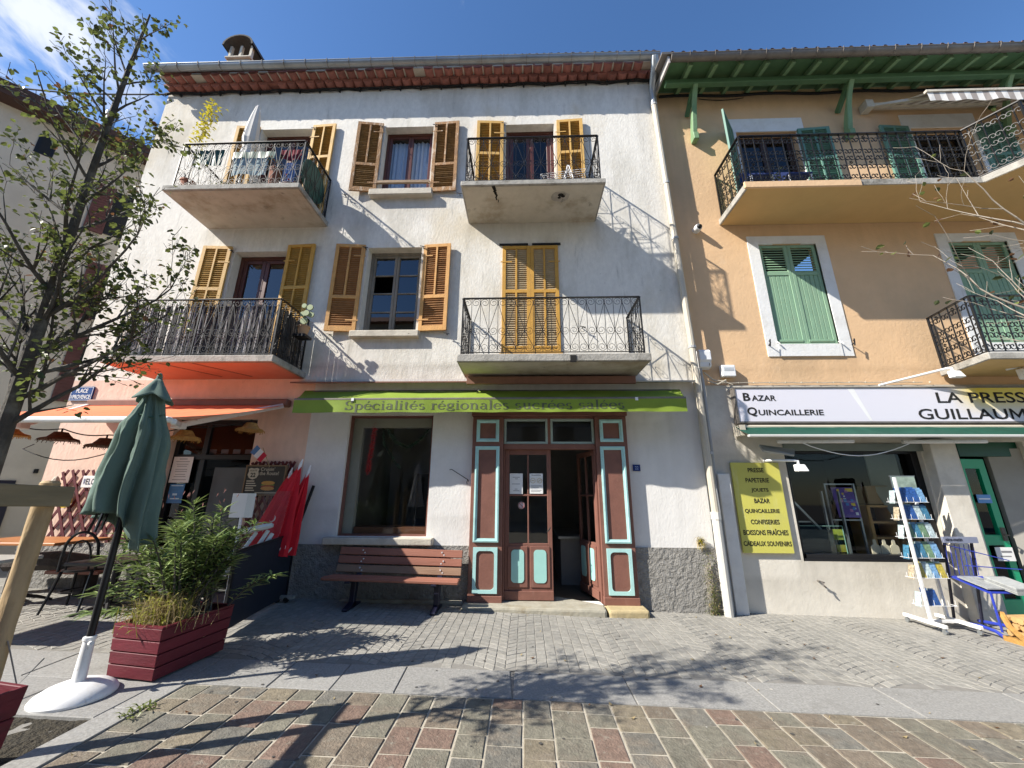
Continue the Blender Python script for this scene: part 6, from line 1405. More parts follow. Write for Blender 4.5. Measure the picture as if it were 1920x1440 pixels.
# long dark red planter with its two plants
pb = thing('planter_box', 'long dark red wooden planter box on the granite border', 'planter', (-3.05, 4.2, gz(-3.0)))
F0, F1, F2, F3 = Vector((-3.36, 3.50, 0)), Vector((-2.93, 3.45, 0)), Vector((-2.86, 4.10, 0)), Vector((-3.30, 4.17, 0))
cx = (F0+F1+F2+F3)/4; PH = .37
def pt(Fa, Fb, t, h):
    p = Fa.lerp(Fb, t); g_ = 1+.07*h/PH; q = cx+(p-cx)*g_; return Vector((q.x, q.y, gz(p.x)+.012+h))
for Fa, Fb in ((F0, F1), (F1, F2), (F2, F3), (F3, F0)):
    inw = (cx-(Fa+Fb)/2); nrm = Vector((-(Fb-Fa).y, (Fb-Fa).x, 0)).normalized(); 
    for k in range(4):
        h0, h1 = k*PH/4+.004, (k+1)*PH/4-.004; t = MB()
        a, b_, c, d = pt(Fa, Fb, 0, h0), pt(Fa, Fb, 1, h0), pt(Fa, Fb, 1, h1), pt(Fa, Fb, 0, h1); th = nrm*.022
        t.hexa([a, b_, b_+th, a+th, d, c, c+th, d+th]); part('board', t, M['planter'], pb, bevel=.003)
rim = MB()
for Fa, Fb in ((F0, F1), (F1, F2), (F2, F3), (F3, F0)):
    nrm = Vector((-(Fb-Fa).y, (Fb-Fa).x, 0)).normalized(); a, b_ = pt(Fa, Fb, 0, PH), pt(Fa, Fb, 1, PH); rim.hexa([a, b_, b_+nrm*.03, a+nrm*.03, a+Vector((0, 0, .014)), b_+Vector((0, 0, .014)), b_+nrm*.03+Vector((0, 0, .014)), a+nrm*.03+Vector((0, 0, .014))])
part('rim', rim, M['planter'], pb)
t = MB(); t.quad(*[pt(a, b_, 0, PH*.84)+(cx-pt(a, b_, 0, PH*.84)).normalized()*.02 for a, b_ in ((F0, F1), (F1, F2), (F2, F3), (F3, F0))]); part('soil', t, M['soil'], pb)
def leafquad(mb, p, d, up, L_, W_, mi=0, droop=.15):
    d = d.normalized(); s = d.cross(up)
    if s.length < 1e-4: s = d.cross(Vector((1, 0, 0)))
    s.normalize(); m = p+d*(L_*.5)-Vector((0, 0, droop*L_*.25)); e = p+d*L_-Vector((0, 0, droop*L_)); q = s.cross(d)*(W_*.25)
    mb.add([p, m+s*W_*.5+q, e, m-s*W_*.5+q, m], ((0, 4, 1), (4, 2, 1), (0, 3, 4), (4, 3, 2)), mi)
ro = random.Random(31)
ol = thing('oleander', 'bushy oleander with narrow glossy leaves growing in the dark red planter', 'shrub', (-3.1, 4.3, .5))
stem = MB(); lf_ = MB()
for i in range(50):
    u, v = ro.uniform(.06, .94), ro.uniform(.0, 1.0); b0 = F0.lerp(F1, .5).lerp(F3.lerp(F2, .5), .30+.62*v)+Vector((ro.uniform(-.10, .10), 0, .34))
    tx = b0.x+ro.gauss(-.12, .30); ty = b0.y+ro.gauss(-.02, .16); tz = ro.uniform(.95, 1.56)-.30*abs(tx-b0.x)
    if i % 9 == 0: tx += ro.choice((-.3, .25)); tz -= .35
    e = Vector((tx, ty, tz)); m = b0.lerp(e, .5)+Vector((0, 0, .10)); P_ = [b0, b0.lerp(m, .5)+Vector((0, 0, .04)), m, m.lerp(e, .5)+Vector((0, 0, .02)), e]
    stem.tube(P_, [.010, .009, .008, .006, .004], 5)
    for j in range(15):
        t_ = .34+.66*(j/14)**.8; seg = min(int(t_*4), 3); p = P_[seg].lerp(P_[seg+1], t_*4-seg); ax = (P_[seg+1]-P_[seg]).normalized()
        a0 = ro.uniform(0, 6.3)
        for k in range(3 if j < 14 else 7):
            a = a0+k*2.094+ro.uniform(-.3, .3); o_ = Vector((math.cos(a), math.sin(a), 0)); d = o_*(.95 if j < 13 else .75)+ax*ro.uniform(.25, .8)
            leafquad(lf_, p, d, Vector((0, 0, 1)), ro.uniform(.11, .18), ro.uniform(.022, .032), 0 if ro.random() < .62 else 1, ro.uniform(0, .35))
part('stem', stem, M['bark'], ol, kind='stuff'); part('leaf', lf_, [M['oleander'], M['oldk']], ol, kind='stuff')
fl = MB()
for i in range(26): p = Vector((-3.35+ro.uniform(-.5, .6), 3.95+ro.uniform(-.2, .2), 1.48+ro.uniform(-.1, .12))); leafquad(fl, p, Vector((ro.uniform(-.5, .5), ro.uniform(-.5, .5), 1)), Vector((0, 1, 0)), .06, .010)
part('bud', fl, mat('dull_pink_bud', (.26, .11, .09), .7), ol, kind='stuff')
gr = thing('dry_grass_plant', 'tuft of dry straw coloured grass at the near end of the red planter', 'plant', (-3.15, 3.68, .5)); bl = MB()
for i in range(1000):
    b0 = Vector((-3.13+ro.gauss(0, .10), 3.68+ro.gauss(0, .09), gz(-3.1)+.32)); a = ro.uniform(0, 6.3); h = ro.uniform(.10, .36); sp_ = ro.uniform(.03, .27)
    m = b0+Vector((math.cos(a)*sp_*.4, math.sin(a)*sp_*.4, h*.65)); e = b0+Vector((math.cos(a)*sp_, math.sin(a)*sp_, h*(1-.4*ro.random())))
    s = Vector((-math.sin(a), math.cos(a), 0))*.0024; bl.add([b0-s, b0+s, m+s, m-s, e], ((0, 1, 2, 3), (3, 2, 4)), 0 if ro.random() < .72 else 1)
for i in range(150):
    a = ro.uniform(0, 6.3); p = Vector((-3.16+ro.gauss(0, .10), 3.64+ro.gauss(0, .09), gz(-3.1)+.36+abs(ro.gauss(0, .13)))); leafquad(bl, p, Vector((math.cos(a), math.sin(a), ro.uniform(-.2, .7))), Vector((0, 0, 1)), ro.uniform(.05, .09), .015, 1, .4)
part('leaf', bl, [M['drygrass'], leaf_mat('yellow_green_leaf', (.30, .30, .05))], gr, kind='stuff')
# the planter cut by the picture edge
p2 = thing('planter_tub', 'dark red wooden planter tub beside the tree pit', 'planter', (-2.75, 1.95, .1))
Q = [(-2.98, 1.62), (-2.56, 1.58), (-2.50, 2.20), (-2.92, 2.26)]
def q2(i, h): x, y = Q[i % 4]; cx_, cy_ = -2.74, 1.915; g_ = .84+.16*h/.5; return Vector((cx_+(x-cx_)*g_, cy_+(y-cy_)*g_, gz(x)+h))
for i in range(4):
    for k in range(4):
        h0, h1 = k*.13+.003, (k+1)*.13-.003; t = MB(); a, b_, c, d = q2(i, h0), q2(i+1, h0), q2(i+1, h1), q2(i, h1); n_ = Vector((-(b_-a).y, (b_-a).x, 0)).normalized()*.022
        t.hexa([a, b_, b_+n_, a+n_, d, c, c+n_, d+n_]); part('board', t, M['planter'], p2, bevel=.003)
t = MB(); t.quad(*[q2(i, .40)+(Vector((-2.74, 1.915, .5))-q2(i, .40))*.08 for i in range(4)]); part('soil', t, M['soil'], p2)
# closed green parasol in a white cast base
px_, py_ = -3.29, 3.22; g0 = gz(px_)
pr = thing('closed_parasol', 'closed sage green parasol on a black pole in a round white base', 'parasol', (px_, py_, g0))
mb = MB(); mb.lathe([(.232, 0), (.234, .015), (.222, .036), (.175, .068), (.11, .092), (.055, .10), (0, .10)], (px_, py_, g0), 36); part('base', mb, M['whitep'], pr, smooth=True)
mb = MB(); mb.lathe([(.048, .09), (.040, .11), (.034, .36), (.040, .365), (.040, .385), (.028, .39)], (px_, py_, g0), 16); mb.tube([(px_+.04, py_-.03, g0+.35), (px_+.085, py_-.06, g0+.36)], .014, 6); part('sleeve', mb, M['whitep'], pr, smooth=True)
mb = MB(); mb.tube([(px_, py_, g0+.30), (px_, py_, g0+2.42)], .024, 12); part('pole', mb, M['blacksteel'], pr, smooth=True)
NF = 8; n = NF*14; rows = 44; vs = []
rpz = random.Random(4); ph = [rpz.uniform(-.5, .5) for _ in range(NF)]; hem = [rpz.uniform(-.28, .10) for _ in range(NF)]
for j in range(rows+1):
    u = j/rows
    for k in range(n):
        th = 2*math.pi*k/n; fi = th/(2*math.pi)*NF; kk = int(fi) % NF; fr3 = fi-int(fi)
        hm = hem[kk]*(1-fr3)+hem[(kk+1) % NF]*fr3
        z = 2.38-(1.33+hm)*u
        base_r = .034+.100*min(1, u/.34)**1.3*(1 if u < .34 else 1)+.052*max(0, u-.2)
        fold = math.cos(fi*2*math.pi+ph[kk]*u*2.2)
        r_ = base_r*(1+ (.10+.30*u)*fold)+.014*mnoise.noise((math.cos(th)*2.5, math.sin(th)*2.5, u*6))+.009*math.cos(fi*6*math.pi+u*9+ph[kk]*3)*min(1, u*3)+.010*mnoise.noise((th*3, u*16+th*2, 3.3))*(1-abs(u-.45))
        tw = th+.95*u+.25*math.sin(u*5)
        vs.append((px_+r_*math.cos(tw)*1.05, py_+r_*math.sin(tw)*.95, g0+z))
mb = MB(); mb.add(vs, [(j*n+k, (j+1)*n+k, (j+1)*n+(k+1) % n, j*n+(k+1) % n) for j in range(rows) for k in range(n)]); o = part('canopy', mb, M['teal'], pr, smooth=False)
o.data.polygons.foreach_set('use_smooth', [True]*len(o.data.polygons)); sm = o.modifiers.new('cloth', 'SOLIDIFY'); sm.thickness = .006
vs = []; n2 = 32; rws = 7
for j in range(rws+1):
    u = j/rws
    for k in range(n2):
        th = 2*math.pi*k/n2; r_ = .022+.112*u**1.0*(1+.30*math.cos(th*4+.6)); vs.append((px_+r_*math.cos(th), py_+r_*math.sin(th), g0+2.42-.215*u-.05*u*u*(1-math.cos(th*4+.6))*-.6))
mb = MB(); mb.add(vs, [(j*n2+k, (j+1)*n2+k, (j+1)*n2+(k+1) % n2, j*n2+(k+1) % n2) for j in range(rws) for k in range(n2)]); o = part('vent_cap', mb, M['teal'], pr); o.data.polygons.foreach_set('use_smooth', [True]*len(o.data.polygons)); sm = o.modifiers.new('cloth', 'SOLIDIFY'); sm.thickness = .005
mb = MB(); mb.lathe([(.020, -.02), (.022, .03), (.012, .06), (0, .065)], (px_, py_, g0+2.41), 10); part('finial', mb, M['teal'], pr)
mb = MB(); mb.tube([(px_+.092*math.cos(k*.3927), py_+.085*math.sin(k*.3927), g0+2.08+.02*math.sin(k*.3927*2)) for k in range(17)], .016, 6, flat=.5); part('strap', mb, mat('dark_sage', (.05, .105, .08), .8), pr)
mb = MB()
for k in range(8): a = k*.785+.5; mb.beam((px_+.03*math.cos(a), py_+.03*math.sin(a), g0+2.0), (px_+.17*math.cos(a+.2), py_+.17*math.sin(a+.2), g0+1.14), .012, .016)
part('rib', mb, M['blacksteel'], pr, kind='stuff')
# tree guard: two stakes and a plank
tg = thing('tree_stakes', 'two round pine stakes joined by a grey plank guarding the young tree', 'tree guard', (-3.05, 2.3, .1))
for x, y, zt_ in ((-3.10, 2.50, 1.545), (-3.10, 1.84, 1.60)):
    mb = MB(); r1 = random.Random(int(y*10)); mb.lathe([(.050*(1+r1.uniform(-.05, .05)), -.1+(zt_+.1)*k/12) for k in range(13)]+[(.036, zt_+.015)], (x, y, gz(x)-.05), 12, jit=lambda a, b, t: 1+.04*math.sin(b*2+a)); part('stake', mb, M['stake'], tg, smooth=True)
mb = MB(); mb.hexa([(-3.05, 1.72, 1.535), (-3.02, 1.72, 1.535), (-3.01, 2.58, 1.50), (-3.04, 2.58, 1.50), (-3.05, 1.72, 1.66), (-3.02, 1.72, 1.66), (-3.01, 2.58, 1.628), (-3.04, 2.58, 1.628)]); part('plank', mb, M['plank'], tg, bevel=.005)
mb = MB(); mb.tube([(-3.05, 2.5, .75), (-2.98, 2.56, .50), (-2.93, 2.62, .62)], .004, 5); part('tie', mb, M['twig'], tg)
# ================================================================ TREES
def tree(name, label, base, H, r0, seed, limbs, leafn, leafs, bark, crown_mats, lf_size=.055, dens=.11):
    t = thing(name, label, 'tree', base); r1 = random.Random(seed); b0 = Vector(base)
    tk = MB(); br_ = MB(); lv_ = MB(); pts = []; rs__ = []
    n = 16
    for k in range(n+1):
        u = k/n; pts.append(b0+Vector((.05*math.sin(u*4+seed)*u, .04*math.sin(u*5+1), H*u-.1*(k == 0)))); rs__.append(r0*(1-u)**.8+.006)
    tk.tube(pts, rs__, 10); part('trunk', tk, bark, t, smooth=True)
    tips = []
    def grow(p, d, L_, r_, dep, bend):
        q = [p]; rr3 = [r_]; c = p.copy(); dd = d.normalized(); m = max(3, int(L_/.12))
        for k in range(m):
            dd = (dd+Vector((r1.gauss(0, .10), r1.gauss(0, .10), bend*.06+r1.gauss(0, .05)))).normalized(); c = c+dd*(L_/m); q.append(c.copy()); rr3.append(max(.0016, r_*(1-.8*(k+1)/m)))
        br_.tube(q, rr3, 5 if dep < 2 else 4, cap=False)
        for i in range(1, len(q)): tips.append((q[i], (q[i]-q[i-1]).normalized(), dep))
        if dep < 2:
            for k in range(int(L_/dens)+1):
                i = r1.randint(1, len(q)-1); a = r1.uniform(0, 6.3); ax = (q[i]-q[i-1]).normalized(); s = ax.cross(Vector((math.cos(a), math.sin(a), .2))).normalized()
                grow(q[i], ax*.75+s*.75+Vector((0, 0, .25)), L_*r1.uniform(.22, .48), rr3[i]*.6, dep+1, 1.0)
    for (u, az, el, L_) in limbs:
        k = u*n; i = int(k); p = pts[i].lerp(pts[min(i+1, n)], k-i)
        grow(p, Vector((math.cos(R(az))*math.cos(R(el)), math.sin(R(az))*math.cos(R(el)), math.sin(R(el)))), L_, r0*(1-u)**.8*.40+.004, 0, 1.4)
    part('branch', br_, bark, t, kind='stuff')
    r1.shuffle(tips)
    cand = [q for q in tips if q[2] >= 1] or tips; tw_ = [q for q in tips if q[2] == 2] or cand; r1.shuffle(tw_); tw_ = tw_[:max(40, int(len(tw_)*.55))]
    for i in range(leafn):
        p, d, dep = r1.choice(tw_ if r1.random() < .72 else cand)
        a = r1.uniform(0, 6.3); dv_ = Vector((math.cos(a), math.sin(a), r1.uniform(-.7, .5)))
        o_ = p+dv_*.03; s = lf_size*r1.uniform(.65, 1.3)
        d_ = (dv_+Vector((0, 0, -.4))).normalized(); sd_ = d_.cross(Vector((r1.gauss(0, .6), r1.gauss(0, .6), 1))).normalized(); nn_ = sd_.cross(d_)*s*.10
        e = o_+d_*s
        lv_.add([o_, o_+d_*s*.32+sd_*s*.36+nn_, o_+d_*s*.68+sd_*s*.33+nn_, e, o_+d_*s*.68-sd_*s*.33+nn_, o_+d_*s*.32-sd_*s*.36+nn_, o_+d_*s*.5], ((0, 6, 1), (1, 6, 2), (2, 6, 3), (3, 6, 4), (4, 6, 5), (5, 6, 0)), r1.choices(range(len(crown_mats)), leafs)[0])
    if leafn: part('leaf', lv_, crown_mats, t, kind='stuff')
    return t
rl = random.Random(77); limbs = []
for i in range(30):
    u = .34+.60*(i/29)**.9; az = i*137.5+rl.uniform(-25, 25); L_ = (.86*(1-u)**.75+.20)*rl.uniform(.8, 1.2); el = 38+rl.uniform(-12, 14)+18*u
    limbs.append((u, az, el, L_))
limbs += [(.37, 15, 26, .95), (.42, 32, 30, 1.0), (.47, 5, 36, .95), (.40, 60, 30, .8), (.44, 190, 36, .9), (.5, 150, 40, .8)]
tree('street_tree', 'young street tree with thin autumn foliage tied between stakes', (-3.16, 2.2, gz(-3.16)), 5.35, .047, 12, limbs, 4400, (8, 5, .4), M['bark'], [M['leaf'], M['leafshade'], M['leafred']], .035)
limbs = [(.56, 178, 8, 1.85), (.66, 170, 12, 1.75), (.74, 182, 10, 1.55), (.5, 165, 6, 1.3), (.7, 30, 30, 1.1), (.8, 300, 40, 1.0)]
tree('bare_tree', 'nearly bare street tree with pale twigs reaching in front of the ochre house', (5.45, 3.3, gz(5.4)), 5.2, .06, 5, limbs, 90, (3, 2, 4), M['twig'], [M['leaf'], M['leafshade'], M['leafred']], .06, .24)
# weed growing up the corner pipe and tuft in the wall
vn = thing('wall_weed', 'feathery green weed growing up the wall beside the white downpipe', 'plant', (2.58, 5.93, .05)); mb = MB(); r1 = random.Random(9)
for i in range(420):
    z = gz(2.6)+abs(r1.gauss(0, .32)); z = min(z, .80); p = Vector((2.56+r1.gauss(0, .035), 5.93+r1.gauss(0, .02), z)); a = r1.uniform(0, 6.3)
    leafquad(mb, p, Vector((math.cos(a), -abs(math.sin(a))*.7, r1.uniform(-.2, 1))), Vector((0, 0, 1)), r1.uniform(.04, .08), .010, 0 if r1.random() < .7 else 1, .2)
part('leaf', mb, [M['leaf'], M['drygrass']], vn, kind='stuff')
mb = MB()
for k in range(5): mb.tube([(2.56+.02*k-.04, 5.95, gz(2.6)), (2.55+.02*k-.04, 5.94, .3), (2.56+.02*k-.05, 5.95, .6+.03*k)], .004, 4)
part('stem', mb, M['twig'], vn, kind='stuff')
vn = thing('wall_tuft', 'dry yellowish tuft sprouting from the white wall above the plinth', 'plant', (2.50, 5.93, .95)); mb = MB()
for i in range(150):
    a = r1.uniform(0, 6.3); p = Vector((2.50, 5.97, .97)); leafquad(mb, p+Vector((r1.gauss(0, .02), 0, r1.gauss(0, .02))), Vector((math.cos(a), -r1.uniform(.2, 1), math.sin(a)*.8)), Vector((0, 0, 1)), r1.uniform(.05, .10), .010, 0 if r1.random() < .6 else 1, .5)
part('leaf', mb, [M['drygrass'], M['yelleaf']], vn, kind='stuff')

# ================================================================ ON THE BALCONIES
bz3 = 6.485
def pot_plant(name, label, cat, x, y, z, pot, fn, pr=.11, ph_=.2):
    t = thing(name, label, cat, (x, y, z)); q = MB(); q.lathe([(pr*.7, 0), (pr, ph_*.85), (pr*1.1, ph_*.86), (pr*1.1, ph_), (pr*.9, ph_)], (x, y, z), 14); part('pot', q, pot, t); fn(t); return t
def bush(t, x, y, z, rx, rz_, n_, mats, L_=.06, W_=.03, seed=1):
    q = MB(); r_ = random.Random(seed)
    for i in range(n_):
        p = Vector((x+r_.gauss(0, rx), y+r_.gauss(0, rx*.7), z+abs(r_.gauss(0, rz_)))); a = r_.uniform(0, 6.3); leafquad(q, p, Vector((math.cos(a), math.sin(a), r_.uniform(-.4, .8))), Vector((0, 0, 1)), L_*r_.uniform(.7, 1.3), W_, r_.randrange(len(mats)), .2)
    part('leaf', q, mats, t, kind='stuff')
terr = mat('terracotta_pot', (.34, .13, .075), .8, .1, 6); dgp = mat('dark_green_plastic', (.02, .09, .07), .5, .1, 5)
def sapling(t):
    q = MB(); q.tube([(-5.72, 5.17, bz3+.15), (-5.71, 5.17, 7.6), (-5.66, 5.17, 8.42)], [.010, .007, .004], 5); part('stem', q, M['twig'], t)
    q = MB(); r_ = random.Random(14)
    for i in range(230):
        u = r_.random(); z = 7.44+1.0*u; p = Vector((-5.74+.10*u+r_.gauss(0, .055), 5.17+r_.gauss(0, .05), z)); a = r_.uniform(0, 6.3); leafquad(q, p, Vector((math.cos(a), math.sin(a), r_.uniform(-.5, .5))), Vector((0, 0, 1)), .065, .038, 0, .2)
    part('leaf', q, M['yelleaf'], t, kind='stuff')
pot_plant('potted_sapling', 'tall thin yellow leaved sapling potted on the upper balcony', 'plant', -5.72, 5.20, bz3, terr, sapling)
bp = thing('folded_white_parasol', 'furled off white parasol standing on the upper balcony', 'parasol', (-5.05, 5.42, bz3)); q = MB(); q.tube([(-5.05, 5.42, bz3), (-4.98, 5.42, 8.55)], .018, 8); part('pole', q, M['plastic'], bp)
q = MB(); q.lathe([(.13, 7.42), (.10, 7.50), (.085, 7.62), (.12, 7.80), (.105, 8.05), (.075, 8.35), (.035, 8.62), (.0, 8.68)], (-5.02, 5.42, 0), 18, jit=lambda a, b, t: 1+.10*(b % 2)); part('canopy', q, mat('off_white_canvas', (.62, .60, .56), .85, .05, 5), bp)
q = MB(); q.lathe([(.20, 0), (.20, .05), (.05, .10), (.03, .25)], (-5.05, 5.42, bz3), 16); part('base', q, M['concrete'], bp)
def cloth(name, label, x0, x1, y, z1, h, m, seed=0, cat='laundry', group=None):
    t = thing(name, label, cat, ((x0+x1)/2, y, z1-h), group); q = MB(); v, f = agrid(lambda u, v: (x0+(x1-x0)*u, y+.018*math.sin(u*9+seed)*(1-v)+.008*math.sin(u*31+seed), z1-h*(1-v)-.015*math.sin(u*6+seed)*(1-v)), 16, 6); q.add(v, f); part('cloth', q, m, t, smooth=True); return t
cloth('hanging_cloth', 'dark green cloth folded over the far end of the upper balcony rail', -5.72, -5.20, 5.17, 7.34, .34, dgp, 1)
cloth('hanging_cloth', 'pale grey blue towel drying on the upper balcony', -5.05, -4.42, 5.22, 7.20, .36, mat('pale_towel', (.30, .38, .40), .9, .1, 6), 2)
cloth('hanging_cloth', 'long dark green cover hung inside the upper balcony rail', -5.1, -4.35, 5.24, 7.36, .20, dgp, 3)
cloth('hanging_cloth', 'maroon cloth hung on the upper balcony near its street corner', -4.22, -3.86, 5.22, 7.36, .22, mat('maroon_cloth', (.16, .015, .03), .9, .1, 6), 4)
cloth('hanging_cloth', 'blue cloth hung below the maroon one on the upper balcony', -4.12, -3.93, 5.24, 7.10, .48, mat('blue_cloth', (.16, .25, .48), .9, .1, 6), 5)
tb_ = thing('balcony_table', 'round dark green folding table tipped against the end railing of the upper balcony', 'table', (-3.85, 5.5, bz3)); q = MB(); q.tube([(-3.80, 5.55, 6.98), (-3.775, 5.55, 6.98)], .36, 26); part('table_top', q, dgp, tb_); q = MB()
for y in (5.35, 5.75): q.beam((-3.80, y, bz3), (-3.84, 5.55, 7.0), .02, .02)
part('leg', q, M['iron'], tb_)
def fl1(t): bush(t, -4.02, 5.32, bz3+.2, .07, .08, 60, [M['leafshade'], mat('red_flower', (.6, .02, .04), .7)], .05, .03, 4)
pot_plant('potted_flowers', 'maroon pot of small red flowers on the upper balcony floor', 'plant', -4.02, 5.34, bz3, mat('maroon_pot', (.12, .02, .03), .4, .1, 5), fl1, .14, .18)
def fl2(t): bush(t, -5.2, 5.3, bz3+.12, .08, .06, 70, [M['leafshade'], M['leaf']], .05, .025, 6)
pot_plant('trough_plant', 'low dark leafy plant in a trough behind the upper balcony scrolls', 'plant', -5.2, 5.3, bz3, mat('maroon_pot', ()), fl2, .12, .10)
for i, (x0, x1, mm_, lb) in enumerate(((-4.95, -4.62, M['text'], 'black folding chair stored low on the upper balcony'), (-4.55, -4.35, M['plastic'], 'white plastic chair stored low on the upper balcony'))):
    t = thing('folding_chair', lb, 'chair', ((x0+x1)/2, 5.45, bz3)); q = MB(); q.hexa([(x0, 5.38, bz3+.05), (x1, 5.38, bz3+.05), (x1, 5.42, bz3+.05), (x0, 5.42, bz3+.05), (x0, 5.50, 6.95), (x1, 5.50, 6.95), (x1, 5.54, 6.95), (x0, 5.54, 6.95)]); part('seat', q, mm_, t)
    for x in (x0, x1): q = MB(); q.beam((x, 5.36, bz3), (x, 5.6, 7.05), .025, .025); part('leg', q, mm_, t)
def fl3(t): bush(t, -4.3, 5.25, 7.0, .08, .12, 80, [M['leafred'], M['leafshade']], .045, .02, 8)
pot_plant('withered_plant', 'withered brown pot plant against the upper balcony rail', 'plant', -4.3, 5.28, bz3, terr, fl3, .09, .5)
# other upper balcony: white drying rack
dr = thing('drying_rack', 'white wire clothes drying rack folded out on the narrow upper balcony', 'drying rack', (.85, 5.5, 6.49))
for a, b_ in (((.62, 5.45, 6.49), (.78, 5.5, 7.18)), ((.95, 5.45, 6.49), (.80, 5.5, 7.18)), ((.66, 5.7, 6.49), (.78, 5.55, 7.15)), ((.98, 5.7, 6.49), (.80, 5.55, 7.15))): q = MB(); q.tube([a, b_], .010, 6); part('leg', q, M['plastic'], dr)
q = MB()
for k in range(6): q.tube([(.30+.02*k, 5.42+.05*k, 6.92+.015*k), (1.08, 5.42+.05*k, 7.02)], .004, 4)
q.tube([(.30, 5.42, 6.92), (.40, 5.67, 7.0)], .008, 5); q.tube([(1.08, 5.42, 7.02), (1.08, 5.67, 7.02)], .008, 5); q.tube([(.3, 5.42, 6.92), (.32, 5.42, 6.5)], .008, 5); part('rail', q, M['plastic'], dr, kind='stuff')
def fl4(t): bush(t, -.42, 5.3, 6.56, .10, .05, 60, [M['leafshade'], M['drygrass']], .05, .02, 12)
pot_plant('dry_pot_plant', 'dried out plant in a low tray on the narrow upper balcony', 'plant', -.42, 5.32, 6.49, M['concrete'], fl4, .10, .06)
# lower left balcony: dark reed screen behind the railing, cactus in the corner
rs2 = thing('reed_screen', 'dark grey reed privacy screen tied inside the lower balcony railing', 'screen', (-4.9, 5.25, 3.53)); q = MB(); r_ = random.Random(2); q2_ = MB()
sm1 = mat('dark_reed', (.055, .052, .052), .9, .4, 12, rnd=0); sm2 = mat('pale_grey_reed', (.30, .29, .30), .9, .3, 12)
x = -6.08
while x < -3.78:
    w_ = r_.uniform(.010, .030); y = 5.262+r_.uniform(-.006, .006); tl = r_.uniform(-.02, .02); zt_ = 4.40+r_.uniform(-.05, .02)
    (q if r_.random() < .66 else q2_).hexa([(x, y, 3.56), (x+w_, y, 3.56), (x+w_, y+.008, 3.56), (x, y+.008, 3.56), (x+tl, y, zt_), (x+w_+tl, y, zt_), (x+w_+tl, y+.008, zt_), (x+tl, y+.008, zt_)]); x += w_+r_.uniform(.001, .007)
y = 5.28
while y < 5.95:
    w_ = r_.uniform(.010, .030); x = -3.765+r_.uniform(-.006, .006); q.box(x-.008, x, y, y+w_, 3.56, 4.38+r_.uniform(-.05, .02)); y += w_+r_.uniform(.001, .006)
part('reed', q, sm1, rs2, kind='stuff'); part('reed', q2_, sm2, rs2, kind='stuff')
def cactus(t):
    r_ = random.Random(5); q = MB(); pads = [(-3.56, 5.60, 4.27, .06, .09), (-3.53, 5.58, 4.40, .05, .08), (-3.61, 5.62, 4.40, .045, .075), (-3.48, 5.58, 4.50, .05, .06), (-3.58, 5.58, 4.53, .04, .06), (-3.46, 5.6, 4.38, .05, .06)]
    for x, y, z, a, b_ in pads: q.tube([(x, y-.014, z), (x, y+.014, z)], [a, a*.95], 12)
    part('pad', q, mat('pale_cactus', (.30, .36, .20), .6, .15, 8), t, smooth=False)
pot_plant('potted_cactus', 'prickly pear cactus in a pot at the corner of the lower balcony', 'plant', -3.56, 5.62, 4.02, mat('pale_clay_pot', (.45, .28, .16), .8, .1, 5), cactus, .09, .16)
q = MB(); q.box(-3.66, -3.46, 5.52, 5.72, 3.98, 4.02); ps = thing('pot_bracket', 'small shelf bracket holding the cactus pot at the balcony corner', 'bracket', (-3.56, 5.62, 3.98)); part('shelf', q, M['iron'], ps)
def fl5(t): bush(t, -5.1, 5.4, 4.4, .16, .10, 120, [M['leafshade'], M['drygrass']], .06, .02, 15)
pot_plant('bushy_pot_plant', 'bushy grey green pot plant above the reed screen of the lower balcony', 'plant', -5.1, 5.42, 3.53, terr, fl5, .14, .75)
# ochre balcony: pots and a folded seat
def fl6(t): bush(t, 4.35, 5.55, 6.75, .08, .10, 80, [M['leafshade'], M['leaf']], .06, .02, 21)
pot_plant('potted_herb', 'small leafy pot plant on the ochre house balcony', 'plant', 4.35, 5.55, 6.49, mat('pale_clay_pot', ()), fl6)
for x, lb in ((4.1, 'dark blue folding chair by the end of the ochre house balcony'), (4.75, 'second dark blue chair before the ochre house balcony door')):
    t = thing('garden_chair', lb, 'chair', (x, 5.7, 6.49)); nb = mat('dark_blue_fabric', (.03, .05, .16), .8, .1, 5)
    q = MB(); q.box(x-.2, x+.2, 5.5, 5.9, 6.9, 6.93); part('seat', q, nb, t); q = MB(); q.box(x-.2, x+.2, 5.88, 5.91, 6.95, 7.3); part('backrest', q, nb, t)
    for dx in (-.18, .18):
        for y in (5.52, 5.88): q = MB(); q.box(x+dx-.012, x+dx+.012, y-.012, y+.012, 6.49, 6.9); part('leg', q, M['plastic'], t)

# ================================================================ NEWSAGENT'S GOODS
rk2 = thing('postcard_rack', 'white wire postcard stand on castors in front of the newsagent window', 'rack', (5.2, 5.7, gz(5.2)))
g5 = gz(5.1)
for x in (5.09, 5.50):
    q = MB(); q.box(x-.022, x+.022, 5.44, 5.98, g5+.065, g5+.105); part('base_bar', q, M['whitep'], rk2, bevel=.004)
    for y in (5.47, 5.95): q = MB(); q.tube([(x-.012, y, g5+.028), (x+.012, y, g5+.028)], .028, 10); q.box(x-.015, x+.015, y-.012, y+.012, g5+.03, g5+.066); part('castor', q, M['zinc'], rk2)
q = MB(); q.box(5.11, 5.48, 5.68, 5.72, g5+.07, g5+.10); part('base_bar', q, M['whitep'], rk2)
q = MB(); q.box(5.075, 5.108, 5.605, 5.635, g5+.10, 1.84); part('post', q, M['whitep'], rk2, bevel=.004)
q = MB(); q.box(5.47, 5.50, 5.80, 5.83, g5+.10, 1.80); part('post', q, M['whitep'], rk2)
r_ = random.Random(44)
